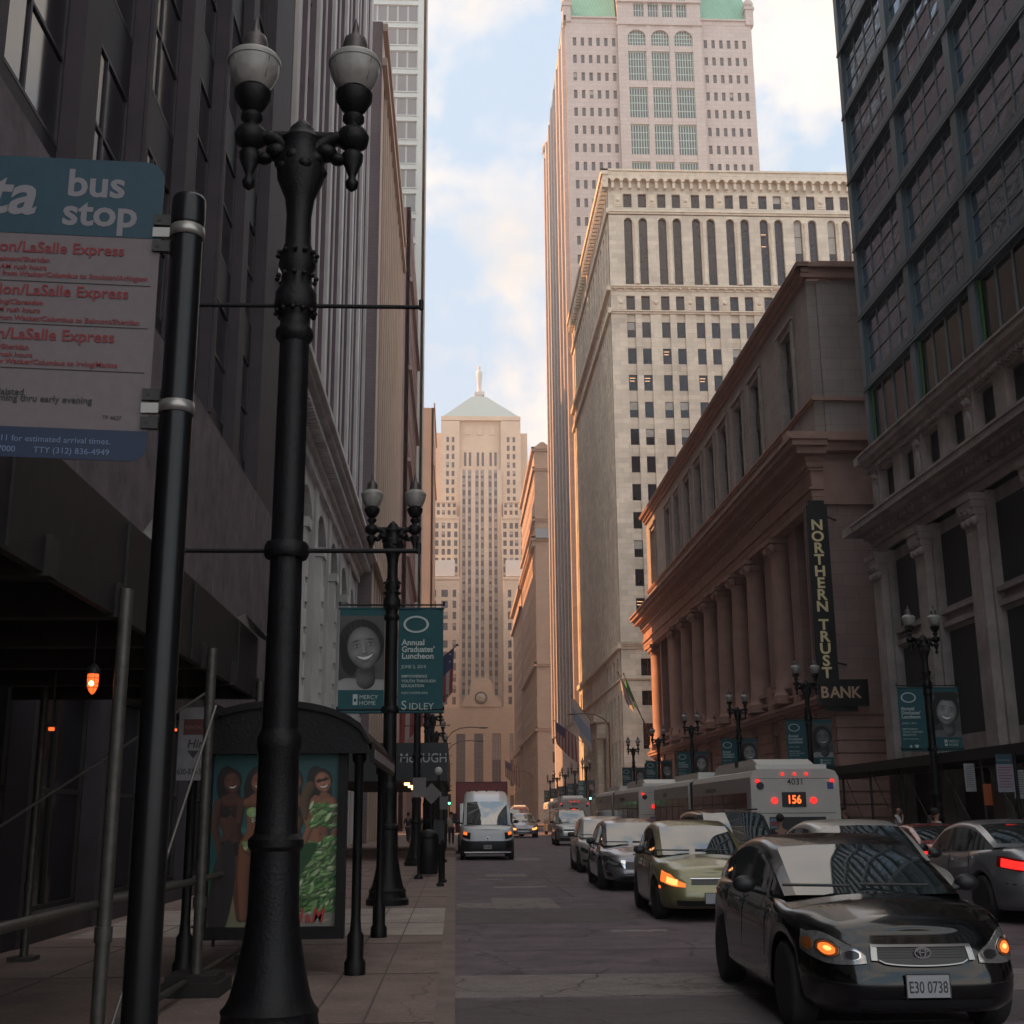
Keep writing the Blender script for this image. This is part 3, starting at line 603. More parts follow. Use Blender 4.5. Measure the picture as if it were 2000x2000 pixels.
mb.box(-12, 29, Y0-6.4, Y0+10, .15, 37.9)
mb.build('wall', [CBS, mat('grey_spandrel', (.27, .265, .27), .6)], b, org=b.location)
mb = MB()                                               # pale blind boxes on the wings, belt courses
mb.box(-9, -.6, Y0-3.5, Y0-.45, 84, 89.8); mb.box(17.4, 26.5, Y0-3.5, Y0-.45, 84, 89.8)
mb.build('rooftop_box', mat('cream_render', (.62, .56, .5), .8), b, org=b.location)
mb = MB()
for (x0, x1, y_, z) in ((-11.2, 1.3, Y0-5, 82.5), (16.2, 28, Y0-5, 82.5), (-9.1, 1, Y0-.4, 105.6), (16, 25.8, Y0-.4, 105.6), (-8.5, 0, Y0, 111.7), (16.7, 25.2, Y0, 111.7)): mb.box(x0, x1, y_-.35, y_+.2, z, z+.7)
ffb.prism(mb, [(1.5, 38), (15.8, 38), (14.2, 41.5), (12.8, 42), (12.3, 46), (11.2, 47.8), (6, 47.8), (5, 46), (4.5, 42), (3., 41.5)], -2, .25)
mb.build('carved_trim', CBS, b, org=b.location)
mb = MB()
mb.lathe([(2.15, -.2), (2.15, .1), (1.85, .2), (1.85, .05)], (0, 0, 0), 32, 0); mb.lathe([(.01, 0), (1.84, .0), (1.84, .06), (.01, .07)], (0, 0, 0), 32, 1)
for k in range(12):
    a = k*math.pi/6; c, s_ = math.cos(a), math.sin(a)
    mb.add([(1.35*c-.06*s_, 1.35*s_+.06*c, .1), (1.7*c-.06*s_, 1.7*s_+.06*c, .1), (1.7*c+.06*s_, 1.7*s_-.06*c, .1), (1.35*c+.06*s_, 1.35*s_-.06*c, .1)], [(0, 1, 2, 3)], 0)
for a, L_ in ((R(138), 1.4), (R(165), .95)):
    c, s_ = math.cos(a), math.sin(a); mb.add([(-.08*s_, .08*c, .11), (L_*c, L_*s_, .11), (.08*s_, -.08*c, .11)], [(0, 1, 2)], 0)
mb.v = [(x+8.5, Y0-7.3-z, y+41.0) for x, y, z in mb.v]
mb.build('clock', [mat('clock_dark', (.06, .05, .05), .6), mat('clock_face', (.5, .48, .38), .6)], b, org=b.location)
ARF = mat('weathered_copper_roof', (.22, .35, .39), .6, brick=(.5, 40, .03, .04), noise=.06, nscale=.3)
mb = MB(); x0, x1, y0, y1, z0, z1 = -5.4, 23.1, Y0+4.2, Y0+36, 145.7, 156.6
mb.add([(x0, y0, z0), (x1, y0, z0), (x1, y1, z0), (x0, y1, z0), (5.4, y0+9, z1), (11.2, y0+9, z1), (11.2, y0+16, z1), (5.4, y0+16, z1)], [(0, 1, 5, 4), (1, 2, 6, 5), (2, 3, 7, 6), (3, 0, 4, 7), (4, 5, 6, 7)])
mb.build('pyramid_roof', ARF, b, org=b.location)
mb = MB(); mb.box(7., 9.8, Y0+14, Y0+18, 156.5, 157.7); mb.box(6.6, 10.4, Y0+13.6, Y0+18.4, 157.7, 158.9)
c = (8.5, Y0+16, 1.4); mb.lathe([(1.3, 157.5), (1.0, 158.3), (.75, 159.5), (.9, 162), (1.15, 164), (1.2, 165.6), (.95, 166.6), (.35, 167.1), (.35, 167.4), (.55, 167.9), (.45, 168.6), (.05, 168.9)], c, 14, sy=.7)
mb.build('rooftop_statue', mat('pale_aluminium', (.5, .5, .46), .5), b, org=b.location)
allw = w1_; windows(b, w1_, (1, 1, .1, .05), .6, mat('grey_blue_window', (.06, .07, .09), .2), mat('spandrel_grey', (.3, .3, .31), .6), .3, limit=70)
windows(b, wc_, (3, 6, .14, .08), .5, mat('grey_blue_window', (.1, .1, .11), .2), mat('bronze_grille', (.2, .14, .1), .5), .3, limit=82)
windows(b, w2_+w3_+w4_+w6_+w7_+w8_+w9_+wa_+wb_+wa2+wb2, (1, 2, .1, .05), .32, MC['grey_blue_window'], FRM, .2)
# ================================================================== LEFT SIDE
# L1 dark near building
b = empty('dark_office_building', (XL, 15, 0), 0, 'dark building with tall narrow piers over a plain grey stone band on the left', 'building')
core(XL-12, XL-.42, -15, 35.6, 62, L1S, b); fl_ = Face('L', XL); mb = MB()
pit = 3.2; cols_ = []
for k in range(15):
    a = -12.9+pit*k; cols_ += [(a+(.75 if k % 2 else .45), a+3.2)]
cols_ = [q for q in cols_ if q[1] < 35]
wq = fl_.grid(mb, -14.9, 35.6, 10.2, 62, cols_, [(10.9+3.9*i, 13.7+3.9*i) for i in range(13)], .4, 0, 1, spd=.27)
for k in range(0, 15, 2): fl_.box(mb, -12.85+pit*k, -12.85+pit*k+.12, 10.25, 62, .001, .06)
mb.build('wall', [L1S, mat('dark_spandrel', (.02, .016, .021), .6)], b, org=b.location)
windows(b, wq, (2, 2, .06, .04), .36, GLASSD, mat('mauve_frame', (.04, .033, .042), .5), 0)
mb = MB(); fl_.box(mb, -14.9, 35.6, 4.2, 10.2, -.6, .02); fl_.box(mb, 30, 35.6, .15, 4.2, -.6, .0)
for k in range(9): fl_.box(mb, -8+5*k, -7.98+5*k, 4.3, 10.1, .02, .03)
mb.build('stone_band', L1B, b, org=b.location)
mb = MB(); wq = fl_.grid(mb, -14.9, 30, .15, 4.2, [(-13+3.3*k, -10.2+3.3*k) for k in range(13)], [(.5, 3.7)], .5); mb.build('shopfront_wall', L1S, b, org=b.location); windows(b, wq, (2, 2, .07, .05), .4, GLASSD, STEEL, 0, limit=113)
# L2 pale terracotta building with arches
b = empty('terracotta_building', (-6.3, 56, 0), 0, 'pale terracotta building with white piers and round arches behind the street lamps on the left', 'building')
core(-28, -6.95, 35.7, 77.5, 92, L2D, b); f2 = Face('L', -6.3); mb = MB(); ms = MB()
ed = [36.2, 42.2, 48.5, 54.4, 60.4, 66.4, 72.2, 77.5]; cl = []
for a, c in zip(ed, ed[1:]): cl.append((a+.55, c-.55))
cl2 = []
for a, c in cl: m_ = (a+c)/2; cl2 += [(a, m_-.15), (m_+.15, c)]
wq = f2.grid(mb, 35.7, 77.6, 18.6, 91, cl2, [(19.3+3.7*i, 21.9+3.7*i) for i in range(19)], .5, 1, 1, spd=.2)
for e in ed: f2.box(mb, e-.42, e+.42, 18.7, 91, .001, .16)
for a, c in cl: f2.box(mb, (a+c)/2-.1, (a+c)/2+.1, 18.7, 91, .001, .07)
cl3 = cl; wa = f2.grid(mb, 35.7, 77.6, .15, 16.2, cl3, [(.5, 4.2), (5.2, 15.7)], .6, spd=.1)
for a, c in cl3: f2.arch(mb, a, c, 13.2, 16.15, -.5, -.101)
mb.build('wall', [L2S, L2D], b, org=b.location)
windows(b, wq, (1, 2, .09, .05), .46, GLASSB, FRM, .08, limit=70); windows(b, wa, (2, 4, .09, .05), .56, GLASSB, FRM, .08)
mb = MB(); cornice(f2, mb, 35.7, 77.5, 16.2, [(.5, .15), (.3, .35), (.35, .6), (.2, 1.0), (.25, 1.2)], dent=(.4, .2, .25, .8, 16.9))
for e in ed:
    f2.box(mb, e-.5, e+.5, 13, 13.4, .001, .42); f2.box(mb, e-.4, e+.4, .15, 12.99, .001, .3)
    for k in range(9): f2.box(mb, e-.25, e+.25, 3+k, 3.7+k, .3, .38)
mb.build('cornice', L2S, b, org=b.location)
# L3 tan building
b = empty('tan_building', (XL, 77.6, 0), 0, 'tan stone building with close vertical fins and plain mauve side wall on the left', 'building')
core(-26, XL-.5, 77.9, 111.9, 55.5, L3S, b); core(-26, XL-3.5, 112, 117.5, 55.4, L3S, b, 'shade_wing'); f3 = Face('L', XL); mb = MB()  # unseen wing added at the back, narrows the sunlit strip on the bank
cl = evenly(79.2, 111.4, 13, 1.6); wq = f3.grid(mb, 77.6, 112, .15, 56.5, cl, [(5.4+3.7*i, 7.9+3.7*i) for i in range(13)], .42, 0, 1, spd=.16)
for z in (17.5, 53.6, 56.4): f3.box(mb, 77.5, 112, z, z+.6, .001, .35)
for k in range(13): f3.box(mb, cl[k][1]+.42, cl[k][1]+.7, 18, 53.5, .001, .12)
mb.build('wall', [L3T, mat('tan_spandrel', (.25, .17, .135), .8, noise=.2)], b, org=b.location); windows(b, wq, (1, 2, .08, .05), .4, GLASSB, FRM, .08)
mb = MB(); mb.box(-26, XL-.02, 77.55, 77.85, .15, 57.2); mb.build('side_wall', L3S, b, org=b.location)
# L4 brown building
b = empty('brown_brick_building', (-5.8, 139, 0), 0, 'brown brick building with small balconies, beyond the tan one on the left', 'building')
core(-25, -6.3, 139.3, 169.5, 74.5, L4S, b); f4 = Face('L', -5.8); mb = MB()
wq = f4.grid(mb, 139, 170, .15, 75, evenly(140, 169.5, 10, 1.5), [(5+3.8*i, 7.2+3.8*i) for i in range(18)], .5, spd=.0); ff = Face('F', 139); ff.box(mb, -25, -5.8, .15, 75, -.3, 0)
for i in range(0, 18, 3): f4.box(mb, 138.8, 170, 8+3.8*i, 8.5+3.8*i, .001, .4)
mb.build('wall', L4S, b, org=b.location); windows(b, wq, (1, 2, .08, .05), .45, GLASSD, FRM, .1)
# unseen blocks added behind the left row only to shade the facades opposite
for (x0, x1, y0, y1, z) in ((-45, -26, 141, 171.5, 112), (-45, -14, 172, 189.5, 108), (-45, -14, 200, 215, 96), (-45, -14, 306, 412, 84)):
    b = empty('shade_block', (x0, y0, 0), 0, 'plain brown block added for shade '+('directly behind the brown brick building' if y0 < 150 else 'just past the brown brick building' if y0 < 190 else 'farthest back on the left near the clock tower' if y0 > 300 else 'between the brown brick building and the modern tower')+', mostly hidden', 'building', 'shade blocks added behind the left row'); core(x0, x1, y0, y1, z, L4S, b, 'wall')
# L5 white tower
b = empty('modern_tower', (-6.4, 216, 0), 0, 'pale aqua modern tower with ribbon windows, tallest on the left', 'building')
core(-50, -6.9, 216.6, 225.5, 190, L5S, b); ff = Face('F', 216); mb = MB()
rws = [(z, z+3.9) for z in [145.9-5.22*i for i in range(24)]+[151.12, 156.34, 161.56, 166.8, 172]]; rws = sorted(rws)
wq = ff.grid(mb, -50, -6.4, 15, 190, [(-49, -8.05)], rws, .5, spd=0)
wq2 = []
for q in wq:
    n_ = 20; wd = (q[2]-q[1])/n_
    for k in range(n_): wq2.append((q[0], q[1]+wd*k+.03, q[1]+wd*(k+1)-.03, q[3], q[4]))
for z0, z1 in rws: ff.box(mb, -49, -8.05, z0-.28, z0-.05, .001, .15)
f5 = Face('L', -6.4)
ws = f5.grid(mb, 216, 226, .15, 190, evenly(217, 225.5, 2, 3.4), rws, .5, spd=.2)
mb.build('wall', L5S, b, org=b.location); windows(b, [q for q in wq2 if q[1] > -20], (1, 1, .12, .06), .4, mat('blue_grey_pane', (.09, .12, .14), .12, ior=1.7), FRA, .04, limit=90); windows(b, [q for q in wq2 if q[1] <= -20]+ws, (1, 1, .1, .05), .4, MC['blue_grey_pane'], FRA, .0)
# L6 warm block at the end on the left
b = empty('corner_bank_block', (XL, 272, 0), 0, 'warm stone block seen edge on, last on the left beside the far clock tower', 'building')
core(-30, XL-.5, 272.3, 303.5, 92, L6S, b); f6 = Face('L', XL); mb = MB(); wq = f6.grid(mb, 272, 304, .15, 94, evenly(273, 303, 6, 2.6), [(6+4.4*i, 9+4.4*i) for i in range(19)], .5, spd=0); mb.box(-30, XL, 272, 272.29, .15, 94)
for z in (20, 80, 94): f6.box(mb, 271.5, 304, z, z+1, .001, .3)
mb.build('wall', L6S, b, org=b.location); windows(b, wq, (1, 2, .1, .05), .45, GLASSB, FRM, .1)
# ================================================================== street lamps
GLOBE = mat('lamp_globe_glass', (.30, .285, .27), .28, noise=.25, nscale=9, ior=1.5)
GLOBEC = mat('lamp_cap_metal', (.10, .085, .085), .4, .4)
def hz(mb, z0=6.28, z1=6.53, f=.69):
    mb.v = [(x, y, z1+(z-z0)*f) for x, y, z in mb.v]; return mb
def make_lamp(detail=True):
    t = empty('street_lamp', (0, 0, 0)); n = 28 if detail else 14
    mb = MB(); mb.lathe([(.39, 0), (.39, .1), (.35, .13), (.335, .22), (.345, .25), (.31, .29), (.285, .34), (.24, .52), (.2, .75), (.182, .9), (.176, 1.32), (.2, 1.35), (.2, 1.4), (.16, 1.44), (.152, 1.5), (.148, 2.0), (.164, 2.05), (.164, 2.12), (.135, 2.18)], (0, 0, 0), 8 if not detail else 16, 0)
    mb.build('pedestal', IRON, t, sharp=35)
    mb = MB(); mb.lathe([(.13, 2.18), (.122, 3.4), (.115, 5.4)], (0, 0, 0), 28 if detail else 12, 0, flut=.07 if detail else 0); mb.build('post', IRON, t)
    mb = MB(); mb.lathe([(.115, 5.2), (.15, 5.25), (.15, 5.3), (.12, 5.34), (.12, 5.42), (.165, 5.5), (.165, 5.62), (.125, 5.68), (.12, 5.8), (.15, 5.86), (.13, 5.98), (.105, 6.05), (.10, 6.3), (.12, 6.5), (.19, 6.72), (.2, 6.9), (.15, 7.02), (.15, 7.1), (.17, 7.16), (.11, 7.26), (.1, 7.3), (.045, 7.38), (.01, 7.42)], (0, 0, 0), n, 0)
    if detail:
        for z in (5.45, 5.75, 5.95):
            for k in range(12): a = k*math.pi/6; mb.sphere((.155*math.cos(a), .155*math.sin(a), z), .022, 0, 6, 4)
        for k in range(10): a = k*math.pi/5; mb.sphere((.15*math.cos(a), .15*math.sin(a), 6.8+.1*(k % 2)), .07, 0, 8, 6)
    mb.v = [(x, y, z if z < 6.3 else 6.3+(z-6.3)*.79) for x, y, z in mb.v]; mb.build('capital', IRON, t, sharp=50)
    for s in (-1, 1):
        mb = MB(); pts = []
        for i in range(9): f = i/8; pts.append((s*(.05+.36*f), 0, 6.72+.26*math.sin(f*2.2)))
        for a, c in zip(pts, pts[1:]): mb.tube(a, c, .085-.02*abs(a[0]), n=10)
        mb.tube((s*.08, 0, 6.98), (s*.42, 0, 6.98), .075, .06, n=10); mb.sphere((s*.2, 0, 6.78), .1, 0, 12, 8); mb.sphere((s*.3, 0, 6.7), .07, 0, 10, 6)
        hz(mb).build('arm', IRON, t)
        c = (s*.42, 0, 0); mb = MB()
        mb.lathe([(.005, 6.28), (.045, 6.33), (.055, 6.4), (.03, 6.46), (.035, 6.5), (.085, 6.68), (.09, 6.76), (.05, 6.82), (.12, 6.9), (.135, 7.0), (.11, 7.08), (.05, 7.13), (.055, 7.17), (.09, 7.22), (.09, 7.27), (.055, 7.31), (.10, 7.37), (.15, 7.5), (.155, 7.58), (.12, 7.6)], c, n, 0); hz(mb).build('lamp_holder', IRON, t, sharp=50)
        mb = MB(); mb.lathe([(.12, 7.58), (.165, 7.66), (.2, 7.78), (.213, 7.9), (.205, 7.94)], c, n, 0)
        if detail:
            for k in range(4): a = math.pi/4+k*math.pi/2; mb.tube((c[0]+.165*math.cos(a), .165*math.sin(a), 7.64), (c[0]+.212*math.cos(a), .212*math.sin(a), 7.88), .004, n=5, m=1)
        g = hz(mb, f=.72).build('globe', [GLOBE, GLOBEC], t)
        mb = MB(); mb.lathe([(.219, 7.915), (.222, 7.95), (.2, 7.99), (.15, 8.03)], c, n, 1); mb.lathe([(.15, 8.02), (.1, 8.08), (.105, 8.14), (.09, 8.22), (.04, 8.26), (.03, 8.32), (.022, 8.38), (.003, 8.46)], c, n, 0); hz(mb, 7.9, 7.68, .85).build('lamp_cap', [GLOBEC, mat('cap_band', (.30, .29, .27), .35)], t, sharp=50)
    for z in (5.52, 3.52):
        mb = MB(); mb.tube((-1.0, 0, z), (1.0, 0, z), .018, n=8); mb.lathe([(.155, z-.06), (.17, z-.03), (.17, z+.03), (.155, z+.06)], (0, 0, 0), 16)
        for s in (-1, 1): mb.tube((s*1.0, 0, z-.02), (s*1.0, 0, z+.06), .02, n=8)
        mb.build('banner_rod', IRON, t)
    return t
proto = make_lamp(); protob = make_lamp(False)
LL = [(-1.29, 9.2, 'near'), (-1.24, 23.5, ''), (-1.3, 42.0, ''), (-1.3, 56, ''), (-1.3, 70, ''), (-1.3, 84, ''), (-1.3, 98, '')]
ordn = ['nearest the camera', 'second from the camera', 'third from the camera', 'fourth from the camera', 'fifth from the camera', 'sixth from the camera', 'seventh from the camera', 'eighth from the camera', 'ninth from the camera', 'tenth from the camera', 'eleventh from the camera']
for i, (x, y, _) in enumerate(LL):
    o = proto if i == 0 else (protob if i == 3 else copy_tree(proto if i < 3 else protob)); o.location = (x, y, .15)
    tag(o, 'black twin globe street lamp on the left pavement, '+ordn[i], 'street lamp', 'twin globe street lamps')
RL = [39, 52.7, 66, 79.4, 92.7, 106, 145, 159, 173, 187, 201]
for i, y in enumerate(RL):
    o = copy_tree(protob if i > 1 else proto); o.location = (15.1, y, .15)
    tag(o, 'black twin globe street lamp on the right pavement, '+ordn[i], 'street lamp', 'twin globe street lamps')
# ------------------------------------------------------------------ banners on the lamps
def ell(cx, cz, rx, rz_, n=24, a0=0, a1=2*math.pi, rot=0):
    out = []
    for i in range(n):
        t = a0+(a1-a0)*i/(n if a1-a0 > 6.2 else n-1); x, z = rx*math.cos(t), rz_*math.sin(t)
        out.append((cx+x*math.cos(rot)-z*math.sin(rot), cz+x*math.sin(rot)+z*math.cos(rot)))
    return out
# ------------------------------------------------------------------ printed pictures: a fine grid of coloured cells
import numpy as np
def grid_uv(nx, ny): return np.meshgrid(np.linspace(0, 1, nx), np.linspace(0, 1, ny))
class Pic:
    def __init__(s, nx, ny, asp):
        s.U, s.V = grid_uv(nx, ny); s.X = s.U*asp; s.Y = s.V; s.c = np.zeros((ny, nx, 3)); s.nx, s.ny = nx, ny; s.e = 1.2/ny
        rs = np.random.RandomState(4); s.n = rs.rand(ny, nx)
    def put(s, m, col_):
        m = np.clip(m, 0, 1)[..., None]; s.c = s.c*(1-m)+np.asarray(col_)*m
    def loc(s, cx, cy, rot=0):
        a, b = s.X-cx, s.Y-cy; return a*math.cos(rot)+b*math.sin(rot), -a*math.sin(rot)+b*math.cos(rot)
    def el(s, cx, cy, rx, ry, rot=0, soft=None):
        x, y = s.loc(cx, cy, rot); r = np.sqrt((x/rx)**2+(y/ry)**2); k = (soft or s.e)/min(rx, ry); return np.clip((1-r)/k+.5, 0, 1)
    def gs(s, cx, cy, rx, ry, rot=0):
        x, y = s.loc(cx, cy, rot); return np.exp(-(x/rx)**2-(y/ry)**2)
    def limb(s, pts, rad, col_, light=(-.5, .5)):
        best = np.full(s.X.shape, 9.); sh = np.zeros(s.X.shape)
        for (a, b, ra, rb) in [(np.array(pts[i]), np.array(pts[i+1]), rad[i], rad[i+1]) for i in range(len(pts)-1)]:
            d_ = b-a; L2 = (d_**2).sum(); t = np.clip(((s.X-a[0])*d_[0]+(s.Y-a[1])*d_[1])/L2, 0, 1); px_, py_ = s.X-(a[0]+t*d_[0]), s.Y-(a[1]+t*d_[1]); r = ra+(rb-ra)*t
            q = np.sqrt(px_**2+py_**2)/r; up = q < best; best = np.where(up, q, best); sh = np.where(up, (px_*light[0]+py_*light[1])/r, sh)
        m = np.clip((1-best)/(s.e/max(rad)) + .5, 0, 1); nz = np.sqrt(np.clip(1-best**2, 0, 1)); lum = np.clip(.22+.62*nz*.7+.55*sh, .08, 1.25)
        s.put(m, np.asarray(col_)*lum[..., None]); return m
    def face(s, cx, cy, r, rot, skin, hair, open_=.5, hairm=True, dark=.03):
        skin = np.asarray(skin); P = lambda x, y: (cx+(x*math.cos(rot)-y*math.sin(rot))*r, cy+(x*math.sin(rot)+y*math.cos(rot))*r)
        if hairm:
            q = P(-.1, .22); s.put(s.el(*q, 1.08*r, 1.15*r, rot), hair); q = P(-.75, -.35); s.put(s.el(*q, .42*r, .8*r, rot), hair)
            x, y = s.loc(cx, cy, rot); st = (np.sin(x/r*26+np.sin(y/r*7)*2)*.5+.5)*s.gs(*P(-.3, .9), .8*r, .5*r); s.put(st*.35, np.asarray(hair)*4+.02)
        x, y = s.loc(cx, cy, rot); x, y = x/r, y/r; wy = np.where(y < 0, 1-.22*y*y, 1.); q = np.sqrt((x/(.78*wy))**2+(y/1.0)**2); m = np.clip((1-q)/(s.e/r)+.5, 0, 1)
        nz = np.sqrt(np.clip(1-q**2, 0, 1)); lum = .25+.62*nz+.28*(-x*.6+y*.45)*(1-nz*.3)
        g = lambda a, b, ra, rb, w=0: np.exp(-(((x-a)*math.cos(w)+(y-b)*math.sin(w))/ra)**2-((-(x-a)*math.sin(w)+(y-b)*math.cos(w))/rb)**2)
        for sg in (-1, 1):
            lum -= .30*g(sg*.34, .16, .2, .13); lum += .26*g(sg*.42, -.2, .2, .15); lum -= .22*g(sg*.36, -.36, .05, .2, sg*.5)
        lum += .30*g(-.03, .02, .05, .25)+.22*g(-.02, -.17, .08, .06)+.2*g(-.08, .62, .36, .2)+.2*g(0, -.78, .16, .09); lum -= .3*g(.1, -.05, .04, .2)+.42*g(0, -.26, .13, .035)+.3*g(0, -.62, .2, .05)
        s.put(m, skin*np.clip(lum, .06, 1.5)[..., None]); dk = lambda v, c_=dark: s.put(v*m, skin*0+c_)
        for sg in (-1, 1):
            dk(1.1*g(sg*.34, .37, .2, .035, sg*-.18)*.95); s.put(np.clip(1.6*g(sg*.33, .14, .13, .05)-.3, 0, 1)*m, skin*1.5+.04); dk(np.clip(2*g(sg*.33, .145, .06, .065)-.35, 0, 1)); dk(np.clip(1.7*g(sg*.33, .2, .16, .022, sg*-.1)-.3, 0, 1)); dk(g(sg*.34, .075, .13, .015)*.5, .08)
            s.put(np.clip(2.4*g(sg*.33-.02, .165, .016, .016)-.6, 0, 1)*m, (.8, .8, .8)); dk(g(sg*.07, -.235, .03, .018)*.9)
        top = -.40+.10*(x/.36)**2; bot = -.47-open_*.2+(.10+open_*.22)*(x/.36)**2; inm = (np.clip((top-y)/.02, 0, 1)*np.clip((y-bot)/.02, 0, 1))*(np.abs(x) < .37)
        t2 = top+.055; b2 = bot-.07; lip = (np.clip((t2-y)/.03, 0, 1)*np.clip((y-b2)/.03, 0, 1))*(np.abs(x) < .42)*np.clip((.42-np.abs(x))/.08, 0, 1)
        s.put(lip*m*.75, skin*[.62, .42, .42] if skin[0] > skin[2]*1.2 else skin*.5); tb = -.40-.13-open_*.05+(.10+open_*.1)*(x/.36)**2
        dk(inm); s.put(inm*np.clip((y-tb)/.015, 0, 1)*m*.95, np.ones(3)*(.78-.075*np.abs(np.sin(x*34)))[..., None])
    def build(s, name, x0, x1, z0, z1, y, root, rough=.6, warp=None):
        W_ = s.nx; me = bpy.data.meshes.new(name); px_ = (x0+(x1-x0)*s.U).ravel(); pz_ = (z0+(z1-z0)*s.V).ravel(); yy = np.full(px_.shape, y) if warp is None else y+warp(px_, pz_)
        v = np.stack([px_, yy, pz_], 1); i = np.arange((s.ny-1)*W_).reshape(s.ny-1, W_)[:, :-1].ravel(); f = np.stack([i, i+1, i+W_+1, i+W_], 1)
        me.from_pydata(v.tolist(), [], f.tolist()); ca = me.color_attributes.new('print', 'FLOAT_COLOR', 'POINT'); rs = np.random.RandomState(2)
        c = np.clip(s.c*(1+.12*(s.n[..., None]-.5)), 0, 1).reshape(-1, 3); ca.data.foreach_set('color', np.concatenate([c, np.ones((len(c), 1))], 1).ravel().astype('f'))
        nm = 'printed_picture_%d' % int(rough*100)
        if nm not in MC:
            m = mat(nm, (.5, .5, .5), rough); t_ = m.node_tree; a = t_.nodes.new('ShaderNodeVertexColor'); a.layer_name = 'print'; t_.links.new(a.outputs['Color'], t_.nodes['Principled BSDF'].inputs['Base Color'])
        me.materials.append(MC[nm]); o = bpy.data.objects.new(name, me); col.objects.link(o)
        if root: o.parent = root
        return o
FACES = {}
def portrait(kind):
    """black-and-white smiling portrait; kind changes skin, tilt, hair and smile"""
    P = Pic(76, 128, .62); k = kind; tone = (.20, .26, .15, .24, .32, .2, .27)[k % 7]; rot = (.16, -.18, .05, .12, -.1, .2, -.05)[k % 7]; cx = (.34, .31, .33, .3, .32, .35, .3)[k % 7]; r = (.29, .30, .27, .3, .28, .29, .3)[k % 7]
    P.c[:] = (.03+.05*P.V)[..., None]; P.put(P.gs(.6, .2, .2, .5)*.5, (.12,)*3)
    sh = .3 if k % 2 == 0 else .12; P.limb([(cx-.2, -.1), (cx+.25, -.12)], [.26, .26], (sh*1.3,)*3)
    P.limb([(cx+.03, .14), (cx, .38)], [.13, .13], (tone*.75,)*3); P.put(P.gs(cx+.03, .26, .16, .06)*.7, (.015,)*3)
    P.face(cx, .56, r, rot, (tone*1.15,)*3, (.012,)*3, (.35, .9, .2, .5, .3, .7, .5)[k % 7], hairm=True, dark=.012)
    if k in (1, 5): P.put(P.el(cx+.02, .93, .3, .12, -.1)*.95, (.014,)*3); 
    return P
